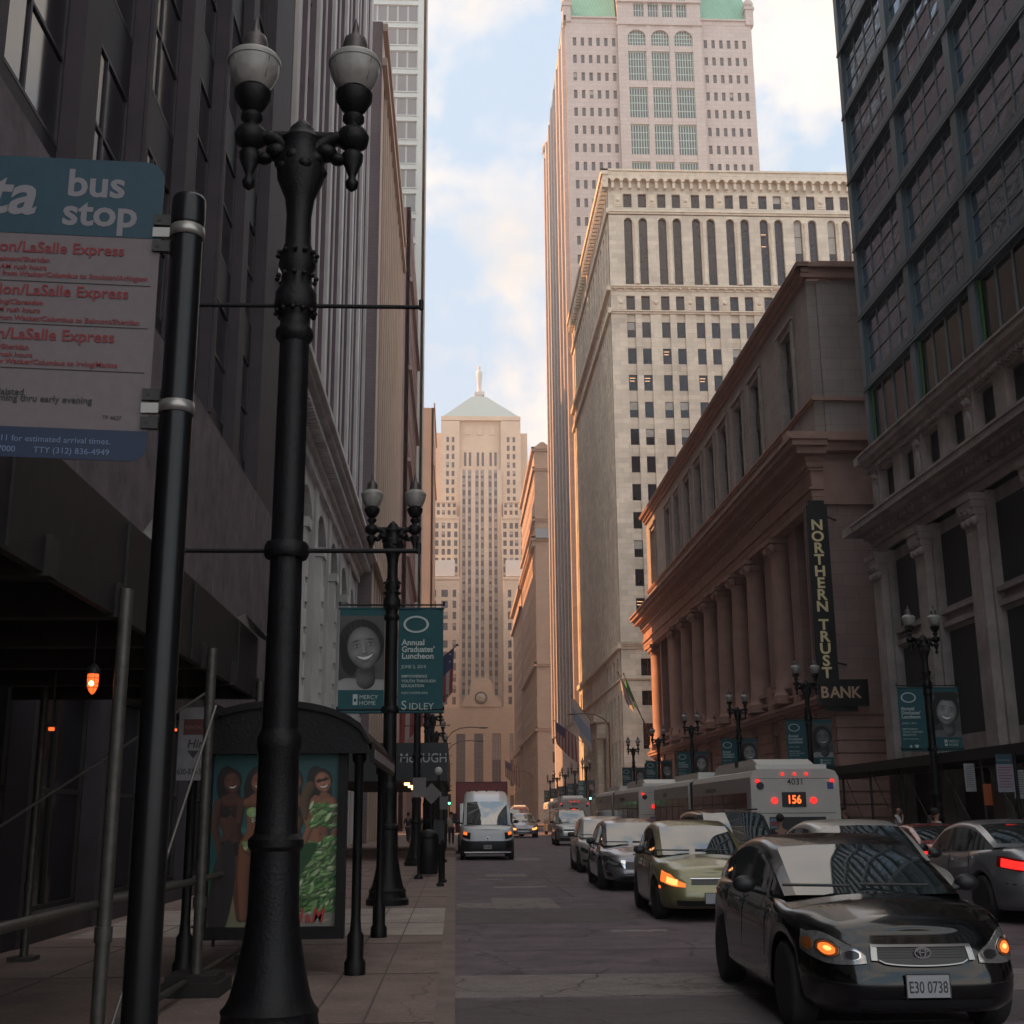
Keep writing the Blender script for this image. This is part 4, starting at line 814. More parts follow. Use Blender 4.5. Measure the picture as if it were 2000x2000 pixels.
def swim_poster():
    P = Pic(190, 270, .74); V = P.V
    sea, sand, grn = np.array((.01, .065, .07)), np.array((.15, .145, .085)), np.array((.02, .13, .06))
    P.c[:] = sea*(.7+.6*V[..., None]); P.put(np.clip((.36-V)/.1, 0, 1), grn); P.put(np.clip((.24-V)/.12, 0, 1), sand)
    P.put(P.gs(.3, .55, .3, .02)*.3, (.1, .3, .3))
    dkS, mdS, ltS = (.11, .045, .03), (.22, .085, .045), (.33, .14, .08); K = (.012, .01, .01)
    def woman(x, s_, skin, rot, hp=0., arms=True, leg=True, bikini=K, ang=.2, op=.4):
        q = lambda a, b: (x+a*s_, b)
        P.put(P.el(x-.02, .80, .07, .13, rot), K)
        if leg: P.limb([q(hp-.035, .46), q(hp-.05, .28), q(hp-.04, .05)], [.05, .036, .024], skin); P.limb([q(hp+.04, .46), q(hp+.035, .28), q(hp+.06, .05)], [.052, .038, .024], skin)
        P.limb([q(0, .745), q(0, .70), q(.0, .6), q(hp*.6, .54), q(hp, .475)], [.03, .072, .066, .052, .074], skin); P.limb([q(-.06, .71), q(.06, .71)], [.03, .03], skin)
        P.put(P.gs(x+hp*.6*s_, .545, .012, .05)*.25, (.02, .01, .01)); P.put(P.gs(x+hp*.6*s_, .525, .006, .008)*.6, (.02, .01, .01))
        for sg in (-1, 1): P.put(P.el(x+sg*.034*s_, .655, .034, .03), np.asarray(bikini)*1.0); P.put(P.gs(x+sg*.034*s_-.01, .668, .014, .01)*.3, np.asarray(bikini)*2+.03)
        P.limb([q(hp-.055, .475), q(hp, .452), q(hp+.055, .475)], [.014, .026, .014], bikini); P.put(P.el(x+.0, .77, .024, .05), np.asarray(skin)*.6); P.face(x, .83, .062, rot, np.asarray(skin)*1.25, K, op, hairm=True, dark=.02)
    woman(.11, 1, dkS, .15, .02); P.limb([(.035, .705), (.02, .57), (.05, .44), (.075, .40)], [.026, .021, .017, .02], dkS); P.limb([(.17, .70), (.16, .6)], [.024, .02], dkS)
    P.put(P.el(.075, .2, .07, .3, -.1), (.02, .016, .018)); P.put(P.gs(.05, .3, .015, .2)*.3, (.07, .05, .05))
    woman(.27, 1, mdS, -.1, -.02, bikini=(.22, .32, .12)); P.limb([(.33, .7), (.35, .58), (.31, .47)], [.024, .02, .016], mdS)
    woman(.47, 1, mdS, .2, .0); P.limb([(.54, .70), (.575, .56), (.53, .43), (.49, .40)], [.028, .022, .018, .022], ltS); P.limb([(.41, .7), (.39, .58)], [.024, .02], mdS)
    woman(.645, 1, ltS, .28, -.01, leg=False, bikini=(.2, .3, .1), op=.8); P.limb([(.71, .70), (.735, .56), (.70, .44), (.67, .38)], [.028, .023, .02, .024], ltS)
    P.limb([(.57, .80), (.54, .72), (.55, .62)], [.035, .03, .012], (.14, .08, .045)); P.put(P.el(.655, .845, .026, .008, .3), K); P.put(P.el(.625, .838, .022, .008, .3), K)
    rs = random.Random(9); P.put(np.clip(P.el(.66, .15, .2, .34, .35)*1.0, 0, 1), (.015, .06, .02))
    for k in range(430):
        if k < 60: x, y = rs.uniform(.58, .73), rs.uniform(.57, .7)
        else: y = rs.uniform(.02, .5); x = rs.uniform(max(.39, .66-(.5-y)*.55), .74)
        L_ = rs.uniform(.012, .034); g = rs.uniform(.45, 1.5); tn = rs.random(); cc_ = np.array((.10, .27, .07) if tn < .45 else ((.25, .42, .16) if tn < .8 else (.48, .58, .34)))*g*.62
        rt = rs.uniform(-.9, .5)+.9; P.put(P.el(x+.003, y-.006, L_, L_*.36, rt)*.7, (.008, .03, .01)); P.put(P.el(x, y, L_, L_*.33, rt), cc_); P.put(P.el(x-.002, y+.003, L_*.7, L_*.08, rt)*.5, cc_*1.5)
    for k in range(40):
        x, y = rs.uniform(.2, .33), rs.uniform(.44, .49); P.put(P.el(x, y, .014, .006, rs.uniform(-1, 1)), np.array((.3, .4, .18))*rs.uniform(.4, 1.4))
    P.put(np.clip((.085-P.V)/.02, 0, 1)*np.clip((P.X-.40)/.03, 0, 1)*.85, (.2, .18, .17))
    return P
CLOTH = [TEAL, INKW, mat('teal_dark', (.008, .06, .075), .75)]
def banner_text(x, y, foot, label, z0=3.62, z1=5.6, w_=.86, tilt=0):
    t = empty('lamp_banner', (x, y, 0), tilt, label, 'banner', 'event banners on the street lamps')
    mb = MB(); n = 10
    vs = []; 
    for i in range(n+1):
        for j in range(9): f = i/n; vs.append((w_*j/8, .012*math.sin(j*.9+i*.5), z1-(z1-z0)*f))
    fs = [(i*9+j, i*9+j+1, (i+1)*9+j+1, (i+1)*9+j) for i in range(n) for j in range(8)]
    mb.add(vs, fs, 0, True); mb.tube((-.01, 0, z1), (w_+.02, 0, z1), .022, n=8, m=2); mb.tube((-.01, 0, z0), (w_+.02, 0, z0), .022, n=8, m=2)
    mb.build('cloth', CLOTH, t)
    mb = MB(); o1, o2 = ell(.34, z1-.31, .245, .165, 32), ell(.34, z1-.31, .2, .13, 32)
    for i in range(32): j = (i+1) % 32; mb.poly([(o1[i][0], -.024, o1[i][1]), (o1[j][0], -.024, o1[j][1]), (o2[j][0], -.024, o2[j][1]), (o2[i][0], -.024, o2[i][1])])
    mb.build('ring_emblem', INKW, t)
    T_ = [text('lettering', s_, sz, (.07, -.024, z1-dz), FACECAM, INKW, t, bold=bo, sx=sx_) for s_, sz, dz, bo, sx_ in
        (('Annual', .155, .71, .004, 1), ('Graduates’', .155, .84, .004, .92), ('Luncheon', .155, .97, .004, 1), ('JUNE 2, 2015', .085, 1.15, .0, 1), ('EMPOWERING', .075, 1.33, .001, 1), ('YOUTH THROUGH', .075, 1.42, .001, 1), ('EDUCATION', .075, 1.51, .001, 1), ('MERCYHOME.ORG', .06, 1.64, .0, 1))]
    join_meshes(T_)
    if foot == 'SIDLEY':
        join_meshes([text('sponsor_name', 'S', .24, (.07, -.024, z1-1.93), FACECAM, INKW, t), text('sponsor_name', 'IDLEY', .175, (.215, -.024, z1-1.93), FACECAM, INKW, t, sx=1.05)])
    else:
        mb = MB(); mb.poly([(q[0], -.024, q[1]) for q in ell(.3, z1-1.85, .05, .05, 4)]); mb.poly([(.42, -.024, z1-1.8), (.44, -.024, z1-1.87), (.49, -.024, z1-1.9), (.54, -.024, z1-1.87), (.56, -.024, z1-1.8)]); mb.build('sponsor_emblem', INKW, t)
    return t
def banner_face(x, y, kind, label, z0=3.62, z1=5.6, w_=.86):
    t = empty('lamp_banner', (x, y, 0), 0, label, 'banner', 'event banners on the street lamps')
    mb = MB(); mb.box(0, w_, -.004, .004, z0, z1); mb.tube((-.03, 0, z1), (w_+.02, 0, z1), .022, n=8); mb.tube((-.01, 0, z0), (w_+.02, 0, z0), .022, n=8); mb.build('cloth', TEAL, t)
    if kind % 7 not in FACES:
        FACES[kind % 7] = portrait(kind % 7).build('portrait_photo', .0, w_, z0+.42, z1-.14, -.012, t, .75, warp=lambda a, b: .006*np.sin(a*9+b*3)); 
    else: o = FACES[kind % 7].copy(); col.objects.link(o); o.parent = t
    mb = MB(); mb.box(.28, .37, -.009, -.005, z0+.14, z0+.34); mb.box(.30, .35, -.0105, -.0091, z0+.2, z0+.26, 1); mb.build('sponsor_emblem', [INKW, TEAL], t)
    join_meshes([text('lettering', 'MERCY', .11, (.4, -.009, z0+.25), FACECAM, INKW, t), text('lettering', 'HOME', .11, (.4, -.009, z0+.14), FACECAM, INKW, t)])
    return t
banner_text(-1.24+.13, 23.5, 'SIDLEY', 'teal luncheon banner with sponsor name at its foot, on the second left lamp')
banner_face(-1.24-.13-.86, 23.5, 0, 'banner with smiling girl portrait on the second left street lamp')
fd = ['laughing boy', 'smiling girl', 'dim smiling face', 'white toothed smile', 'round pale face', 'far grey face']
for i, y in enumerate(RL):
    o = ordn[i].split(' from')[0] if i else 'nearest'
    banner_text(15.1-.13-.86, y, 'x', 'teal luncheon text banner on the right pavement, on the lamp '+ordn[i])
    banner_face(15.1+.13, y, i+1, 'teal portrait banner on the right pavement, on the lamp '+ordn[i])
# ================================================================== bus stop pole and sign
t = empty('bus_stop_sign', (-.806, 3.4, 0), 0, 'teal and white bus stop sign clamped to a black pole, cut by the left edge', 'bus stop sign')
SW = mat('sign_white', (.15, .122, .128), .6, noise=.1, nscale=30); SB = mat('sign_teal_blue', (.011, .044, .068), .5, noise=.15, nscale=20); SN = mat('sign_navy', (.012, .025, .06), .5); SR = mat('sign_red', (.2, .022, .026), .6); SK = mat('sign_black', (.03, .03, .03), .6)
SBLUE = mat('sign_pale_blue', (.14, .19, .3), .6); SGR = mat('sign_grey_letter', (.19, .18, .195), .6)
mb = MB(); mb.lathe([(.047, .15), (.046, 3.47)], (0, 0, 0), 20); mb.lathe([(.049, 3.42), (.05, 3.44), (.05, 3.5), (.045, 3.512), (.01, 3.515)], (0, 0, 0), 20); mb.build('pole', mat('black_paint_pole', (.005, .005, .006), .3, noise=.4, nscale=30, spec=.35), t)
for z in (3.395, 2.845):
    mb = MB(); mb.lathe([(.047, z-.017), (.051, z-.017), (.051, z+.017), (.047, z+.017)], (0, 0, 0), 20); mb.box(-.10, -.05, -.01, .01, z-.015, z+.015); mb.build('clamp', mat('clamp_steel', (.35, .33, .31), .35, .7), t)
def rrect(x0, x1, z0, z1, r, corners='tb'):
    P_ = []
    for cx, cz, a0, on in ((x1-r, z0+r, -90, 'b' in corners), (x1-r, z1-r, 0, 't' in corners), (x0+r, z1-r, 90, 't' in corners), (x0+r, z0+r, 180, 'b' in corners)):
        if on: P_ += [(cx+r*math.cos(R(a0+15*i)), cz+r*math.sin(R(a0+15*i))) for i in range(7)]
        else: P_.append((cx+r*(1 if a0 in (-90, 0) else -1), cz+r*(-1 if a0 in (-90, 180) else 1)))
    return P_
sxr = -.078; zt_, zb_ = 3.625, 2.685; x0_ = -.95
mb = MB(); mb.prism([(x, .004, z) for x, z in rrect(x0_, sxr, zb_, zt_, .055)], (0, -.005, 0)); mb.build('panel', SW, t)
mb = MB(); mb.prism([(x, -.0015, z) for x, z in rrect(x0_, sxr, 3.375, zt_, .055, 't')], (0, -.0012, 0)); mb.build('header_field', SB, t)
mb = MB(); mb.prism([(x, -.0015, z) for x, z in rrect(x0_, sxr, zb_, 2.775, .045, 'b')], (0, -.0012, 0)); mb.build('footer_field', SN, t)
K = .001425; KV = .00161
def ST(s_, px_, py_, h, m, al='RIGHT', bold=0., name='lettering', sx_=1., shear=0.):
    return text(name, s_, h*KV*1.42, (sxr-(318-px_)*K, -.0035, zt_-(py_-312+(318-px_)*.036)*KV), (R(90), 0, 0), m, t, al, bold*.7, .0003, sx_*1.02, shear)
ST('bus', 178, 382, 54, SGR, 'CENTER', .004); ST('stop', 190, 441, 54, SGR, 'CENTER', .004); ST('cta', 54, 418, 84, SGR, 'RIGHT', .006, shear=.2)
for L_ in ([('Stockton/LaSalle Express', 247, 502, 21), ('Belmont/Sheridan', 96, 516, 9.5), ('AM rush hours', 91, 531, 9.5), ('from Wacker/Columbus to Stockton/Arlington', 298, 552, 9.5),
            ('Clarendon/LaSalle Express', 262, 587, 21), ('Irving/Clarendon', 90, 600, 9.5), ('AM rush hours', 85, 615, 9.5), ('from Wacker/Columbus to Belmont/Sheridan', 288, 638, 9.5),
            ('Sheridan/LaSalle Express', 240, 672, 21), ('Marine/Sheridan', 69, 686, 9.5), ('AM rush hours', 78, 701, 9.5), ('from Wacker/Columbus to Irving/Marine', 249, 720, 9.5)],):
    join_meshes([ST(s_, a, c, h, SR, bold=.0009 if h > 15 else .0005) for s_, a, c, h in L_])
join_meshes([ST('Northwest/Halsted', 68, 772, 12, SK, bold=.0005), ST('weekdays early morning thru early evening', 204, 788, 12, SK, bold=.0005), ST('TP 4627', 265, 818, 7, SK)])
join_meshes([ST('Text stop number to 41411 for estimated arrival times.', 247, 864, 11, SBLUE), ST('Info (312) 836-7000       TTY (312) 836-4949', 246, 884, 11, SBLUE)])
mb = MB()
for zz_ in (562, 645, 730): z = zt_-(zz_-312)*KV; mb.box(x0_+.02, sxr-.02, -.003, -.0015, z-.001, z+.001)
mb.build('ruled_lines', SK, t)
for z in (3.434, 3.35, 2.885, 2.80):
    mb = MB(); mb.box(sxr-.02, sxr+.03, -.012, .008, z-.017, z+.017); mb.tube((sxr-.005, -.014, z), (sxr-.005, -.011, z), .006, n=8, m=1); mb.build('bracket', [STEEL, BLACKP], t)
for o in [q for q in t.children if q.name.split('.')[0] not in ('pole', 'clamp')]:
    Mx = Matrix.LocRotScale(o.location, o.rotation_euler, o.scale); o.data.transform(Mx); o.location = (0, 0, 0); o.rotation_euler = (0, 0, 0)
    for v in o.data.vertices: v.co.z -= (v.co.x-sxr)*.036
# ================================================================== sidewalk canopy (scaffold) over the left pavement
WOOD = mat('dark_plywood', (.018, .015, .014), .85, noise=.4, nscale=4); TIN = mat('canopy_tin', (.022, .019, .02), .6, .3, noise=.3, nscale=5)
t = empty('sidewalk_canopy', (-3.9, 6, .15), 0, 'dark scaffold canopy over the left pavement in front of the grey stone band', 'scaffold canopy'); og = (-3.9, 6, .15)
mb = MB(); mb.box(-5.3, -2.45, -4, 15.2, 3.35, 3.55); 
for k in range(13): mb.box(-5.3, -2.4, -3.6+1.55*k, -3.45+1.55*k, 3.1, 3.349)
mb.build('deck', WOOD, t, org=og)
mb = MB(); mb.box(-2.5, -2.44, -4, 15.2, 3.12, 3.86); mb.box(-5.2, -2.5, 15.14, 15.2, 3.12, 3.84)
for k in range(9): mb.box(-2.438, -2.42, -3+2.4*k, -2.98+2.4*k, 3.14, 3.84)
mb.build('fascia', TIN, t, org=og)
for y in (5.6, 8.8, 12.0, 15.0):
    for x in (-2.36, -4.9):
        mb = MB(); mb.tube((x, y, .2), (x, y, 3.3), .048, n=12); mb.box(x-.14, x+.14, y-.14, y+.14, .15, .2); mb.tube((x, y, .9), (x, y, 1.0), .06, n=10); mb.build('post', PIPE, t, org=og)
for z, r in ((1.14, .032), (.28, .028)):
    mb = MB(); mb.tube((-2.42, -2, z), (-2.42, 15, z), r, n=10); mb.build('rail', PIPE, t, org=og)
for a, c in (((-2.3, 12, 2.75), (-2.3, 8.8, .25)), ((-4.9, 12, 2.9), (-4.9, 8.8, .25)), ((-2.36, 12, 2.9), (-4.9, 12, 1.2))):
    mb = MB(); mb.tube(a, c, .013, n=8); mb.build('brace', mat('bright_pipe', (.2, .19, .18), .4, .6), t, org=og)
mb = MB(); mb.box(-2.62, -2.1, 11.75, 12.4, .15, .27); mb.box(-2.6, -2.15, 11.8, 12.3, .27, .33); mb.build('timber_footing', WOOD, t, org=og)
mb = MB(); mb.poly([(-2.43, 9.4, 3.86), (-2.43, 10.1, 3.87), (-2.40, 10.0, 4.05), (-2.38, 9.5, 4.0)]); mb.poly([(-2.43, 13.6, 3.86), (-2.43, 15.1, 3.87), (-2.2, 15.2, 3.72), (-2.38, 13.9, 3.95)]); mb.build('torn_sheet', mat('torn_white_sheet', (.5, .48, .47), .7), t, org=og)
# caged work light and rental sign hanging from it
t = empty('caged_light', (-2.62, 9.03, 2.74), 0, 'glowing orange caged work light hanging under the scaffold canopy', 'work light')
AM = mat('amber_lamp_glass', (.6, .12, .03), .3, emis=(1.0, .12, .02), es=.9)
mb = MB(); mb.lathe([(.038, -.02), (.04, -.05), (.037, -.11), (.02, -.15), (.004, -.165)], (0, 0, 0), 16); mb.build('lamp_glass', AM, t)
mb = MB(); mb.sphere((.0, -.0, -.09), .02, 0, 10, 8); mb.v = [(a, c-.032, e) for a, c, e in mb.v]; mb.build('bulb', mat('hot_bulb', (1, .8, .5), .4, emis=(1, .45, .2), es=3), t)
mb = MB(); mb.lathe([(.003, .7), (.004, .06), (.014, .05), (.045, .02), (.045, -.02)], (0, 0, 0), 12)
for k in range(6): a = k*math.pi/3; mb.path([(.043*math.cos(a), .043*math.sin(a), -.02), (.044*math.cos(a), .044*math.sin(a), -.11), (.01*math.cos(a), .01*math.sin(a), -.17)], .0015, n=4)
for z in (-.05, -.09, -.12): mb.lathe([(.0435, z), (.046, z), (.046, z+.003), (.0435, z+.003)], (0, 0, 0), 14)
mb.build('cage', STEEL, t)
for x, y, z, s_ in ((-3.9, 12.2, 2.55, 'farther dim amber canopy light, seen past the caged work light'), (-3.9, 17.5, 2.9, 'small amber light glowing above the shelter poster')):
    t2 = empty('canopy_light', (x, y, z), 0, s_, 'lamp'); mb = MB(); mb.box(-.022, .022, -.02, .02, -.015, .015); mb.build('lens', AM, t2); mb = MB(); mb.box(-.06, .06, -.035, .035, .021, .05); mb.tube((0, 0, .05), (0, 0, .8 if y < 15 else .3), .01, n=6); mb.build('housing', STEEL, t2)
t = empty('rental_sign', (-2.86, 13, 2.08), 0, 'white equipment rental sign with a black arrow hanging beside the shelter', 'sign')
mb = MB(); mb.box(0, .32, 0, .012, 0, .74); mb.build('panel', mat('sign_dull_white', (.2, .19, .2), .7, noise=.2, nscale=12), t)
mb = MB(); mb.box(.05, .26, -.004, -.001, .46, .62); mb.build('red_block', mat('sign_dark_red', (.09, .03, .03), .7), t)
text('lettering', 'RENTAL', .05, (.065, -.006, .52), FACECAM, mat('pale_red', (.25, .12, .1), .7), t); text('lettering', 'Hire', .12, (.09, -.003, .33), FACECAM, SK, t, bold=.002, shear=.2)
mb = MB(); mb.prism([(.1, -.001, .3), (.16, -.001, .22), (.22, -.001, .3)], (0, -.002, 0)); mb.build('arrow', SK, t); text('phone_number', '630-833-5', .085, (.005, -.003, .06), FACECAM, SK, t, bold=.001, sx=.72)
mb = MB(); mb.tube((.05, .006, .74), (.05, .006, 1.4), .004, n=6); mb.tube((.27, .006, .74), (.27, .006, 1.4), .004, n=6); mb.build('hanger', STEEL, t)
# ================================================================== bus shelter with poster
t = empty('bus_shelter', (-1.9, 15.3, .15), 0, 'black domed bus shelter with a swimwear poster on its near end', 'bus shelter'); og = (-1.9, 15.3, .15)
def shp(x): return 2.42+.46*math.sqrt(max(0, 1-((x+1.87)/.99)**2))
mb = MB(); xs = [-2.86+1.98*i/16 for i in range(17)]
vs = [(x, y, shp(x)) for y in (13.15, 17.6) for x in xs]; mb.add(vs, [(i, i+1, 18+i, 17+i) for i in range(16)], 0, True)
mb.add([(x, 13.16, 2.37) for x in xs]+[(x, 13.16, shp(x)-.001) for x in xs], [(i, i+1, 18+i, 17+i) for i in range(16)], 0)
mb.add([(x, 13.1, shp(x)+.02) for x in xs]+[(x, 13.1, shp(x)-.05) for x in xs]+[(x, 13.25, shp(x)+.02) for x in xs], [(i, i+1, 18+i, 17+i) for i in range(16)]+[(i, i+1, 35+i, 34+i) for i in range(16)], 0)
mb.build('roof', IRON, t, org=og)
mb = MB(); mb.box(-.9, -.86, 13.1, 17.65, 2.26, 2.46); mb.box(-2.88, -2.84, 13.1, 17.65, 2.26, 2.46); mb.box(-2.84, -.9, 13.1, 13.2, 2.35, 2.45); mb.build('fascia', IRON, t, org=og)
mb = MB(); mb.box(-.858, -.85, 13.3, 17.5, 2.3, 2.4); mb.build('route_strip', mat('strip_grey', (.22, .19, .19), .7), t, org=og)
for x, y in ((-1.02, 13.3), (-2.75, 13.3), (-1.02, 17.3), (-2.75, 17.3)):
    mb = MB(); mb.lathe([(.11, 0), (.11, .12), (.085, .16), (.085, .38), (.06, .42), (.05, .55), (.047, 2.1), (.075, 2.14), (.075, 2.2), (.05, 2.26)], (x, y, .15), 12); mb.build('post', IRON, t, org=og, sharp=40)
mb = MB(); mb.box(-2.64, -1.14, 13.26, 13.42, .5, .62); mb.box(-2.64, -1.14, 13.26, 13.42, 2.36, 2.44); mb.box(-2.64, -2.54, 13.26, 13.42, .62, 2.36); mb.box(-1.23, -1.14, 13.26, 13.42, .62, 2.36); mb.build('poster_case', IRON, t, org=og)
mb = MB()
for z in (.6, 1.25, 1.85): mb.box(-2.73, -2.71, 13.5, 17.2, z, z+.02)
for y in (14.7, 16.0): mb.box(-2.735, -2.705, y, y+.04, .3, 2.3)
mb.build('back_frame', STEEL, t, org=og)
# the poster: a printed photograph of four women in swimwear before the sea
swim_poster().build('poster_print', -2.54-og[0], -1.23-og[0], .62-og[2], 2.36-og[2], 13.33-og[1], t, .35)
PM11 = mat('print_red', (.35, .03, .03), .5)
yl = 13.322
join_meshes([text('poster_logo', 'H', .2, (-1.67, yl, .66), FACECAM, PM11, None, bold=.004, shear=.25, sx=.7), text('poster_logo', '&', .11, (-1.545, yl, .66), FACECAM, PM11, None, bold=.002), text('poster_logo', 'M', .2, (-1.48, yl, .66), FACECAM, PM11, None, bold=.004, shear=.25, sx=.8)])
lg = bpy.data.objects['poster_logo']; lg.parent = t; lg.location = (-og[0], -og[1], -og[2])
pr = text('poster_price', 'HM\n$4.95', .06, (-2.13-og[0], yl-og[1], 1.72-og[2]), FACECAM, mat('print_mint', (.3, .5, .4), .5), t)
# ================================================================== far-left canopy with the contractor name
t = empty('sidewalk_canopy', (-3, 50, .15), 0, 'black sidewalk canopy farther along the left pavement bearing a white contractor name', 'scaffold canopy'); og = (-3, 50, .15)
mb = MB(); mb.box(-5.3, -.35, 47, 68, 3.0, 3.3); mb.build('deck', WOOD, t, org=og)
mb = MB(); mb.box(-5.3, -.35, 46.94, 46.99, 3.0, 4.4); mb.box(-.34, -.3, 46.94, 68, 3.0, 4.4); mb.build('fascia', BLACKP, t, org=og)
text('contractor_name', 'McHUGH', .48, (-2.1+3, 46.92-50, 3.68-.15), FACECAM, INKW, t, bold=.004, sx=.9)
for y in (47.3, 51, 55, 59, 63, 67):
    mb = MB(); mb.tube((-.5, y, .15), (-.5, y, 3.0), .05, n=8); mb.build('post', STEEL, t, org=og)
for y in (49, 53, 57, 61):
    mb = MB(); mb.box(-2.0, -1.8, y, y+.25, 2.9, 2.99); mb.build('strip_light', mat('warm_strip', (1, .6, .3), .5, emis=(1, .42, .16), es=3.5), t, org=og)
# ================================================================== small things on the left pavement
def post_sign(x, y, h, w_, hh, label, m=None, cat='sign post', shape='rect'):
    t = empty('sign_post', (x, y, .15), 0, label, cat, 'thin posts along the left kerb'); mb = MB(); mb.tube((0, 0, 0), (0, 0, h), .035, n=10); mb.lathe([(.13, 0), (.11, .06), (.05, .12)], (0, 0, 0), 10); mb.build('post', IRON, t)
    mb = MB()
    if shape == 'rect': mb.box(-w_/2, w_/2, -.05, -.04, h-hh-.05, h-.05)
    elif shape == 'diamond': mb.prism([(0, -.05, h), (w_/2, -.05, h-w_/2), (0, -.05, h-w_), (-w_/2, -.05, h-w_/2)], (0, .01, 0))
    else: mb.sphere((0, 0, h+.06), .13, 0, 14, 10)
    mb.build('plate' if shape != 'ball' else 'globe', m or mat('sign_back_grey', (.16, .14, .15), .6), t); return t
post_sign(-.95, 33, 2.6, .35, .5, 'thin black post with a grey plate just past the second left lamp')
post_sign(-.7, 36.5, 2.5, .6, .6, 'post with a diamond plate between the second and third left lamps', shape='diamond')
post_sign(-.55, 40, 2.9, .2, .2, 'slim post topped by a small pale globe near the third left lamp', mat('pale_globe', (.5, .5, .48), .4), 'lamp post', 'ball')
post_sign(-.42, 45, 2.3, .3, .45, 'low post with a plate under the edge of the far canopy')
t = empty('litter_bin', (-.75, 34.6, .15), 0, 'round black slatted litter bin on the left kerb', 'litter bin')
mb = MB(); mb.lathe([(.27, .05), (.31, .5), (.31, .95), (.27, 1.0)], (0, 0, 0), 20, flut=.06); mb.build('body', IRON, t); mb = MB(); mb.lathe([(.3, 1.0), (.3, 1.06), (.2, 1.18), (.05, 1.22)], (0, 0, 0), 20); mb.build('lid', IRON, t)
t = empty('pay_box', (-.5, 37.8, .15), 0, 'black parking pay box on a short stem on the left kerb', 'parking meter')
mb = MB(); mb.box(-.16, .16, -.12, .12, .75, 1.45); mb.build('box', BLACKP, t); mb = MB(); mb.tube((0, 0, 0), (0, 0, .75), .05, n=8); mb.build('stem', IRON, t)
for x, y, s_ in ((-.35, 29.5, 'short black bollard beside the kerb, nearer one'), (-.3, 31.2, 'short black bollard beside the kerb, farther one')):
    t = empty('bollard', (x, y, .15), 0, s_, 'bollard', 'kerb bollards'); mb = MB(); mb.lathe([(.09, 0), (.09, .05), (.045, .1), (.04, .9), (.055, .93), (.03, 1.0), (.005, 1.02)], (0, 0, 0), 12); mb.build('post', IRON, t, sharp=40)
# cobra lights and traffic signals at the cross streets
def cobra(x, y, z, dirx, label):
    t = empty('cobra_street_light', (x, y, .15), 0, label, 'street light', 'curved arm street lights'); mb = MB(); mb.lathe([(.17, 0), (.14, .3), (.11, 1), (.075, z)], (0, 0, 0), 10); mb.build('pole', STEEL, t)
    mb = MB(); mb.path([(0, 0, z-.3), (dirx*.5, 0, z+.35), (dirx*1.3, 0, z+.75), (dirx*2.4, 0, z+.85), (dirx*3.1, 0, z+.8)], .05, n=8); mb.build('arm', STEEL, t)
    mb = MB(); mb.lathe([(.01, -.5), (.14, -.35), (.17, 0), (.12, .4), (.02, .5)], (0, 0, 0), 10, sy=.5); mb.v = [(dirx*(3.5+c), a, z+.78+b_) for a, b_, c in mb.v]; mb.build('lamp_head', STEEL, t)
cobra(-.9, 119, 9.0, 1, 'curved arm street light over the road at the left of the first crossing'); cobra(-.9, 137, 8.8, 1, 'second curved arm street light at the left, past the first crossing')
cobra(14.6, 118.5, 10.2, -1, 'curved arm street light on the right at the bank corner'); cobra(14.6, 238, 9, -1, 'far curved arm street light on the right at the second crossing')
GL = mat('green_signal', (.05, .9, .3), .4, emis=(.1, 1, .42), es=5)
def signal(x, y, z, label, lit=True):
    t = empty('traffic_signal', (x, y, .15), 0, label, 'traffic light', 'traffic lights'); mb = MB(); mb.lathe([(.12, 0), (.08, .3), (.06, z)], (0, 0, 0), 10); mb.build('pole', STEEL, t)
    mb = MB(); mb.box(-.16, .16, -.15, .15, z-1.0, z); 
    for k in range(3): mb.tube((0, -.26, z-.2-.32*k), (0, -.14, z-.2-.32*k), .12, n=12)
    mb.build('housing', BLACKP, t); mb = MB(); mb.sphere((0, -.2, z-.84), .115, 0, 12, 8); mb.build('green_lens', GL, t)
signal(12.6, 118, 3.95, 'green traffic light on the right before the bank corner'); signal(-.6, 118, 3.6, 'green traffic light on the left before the first crossing'); signal(9.5, 243, 4.2, 'far small green traffic light over the traffic at the second crossing')
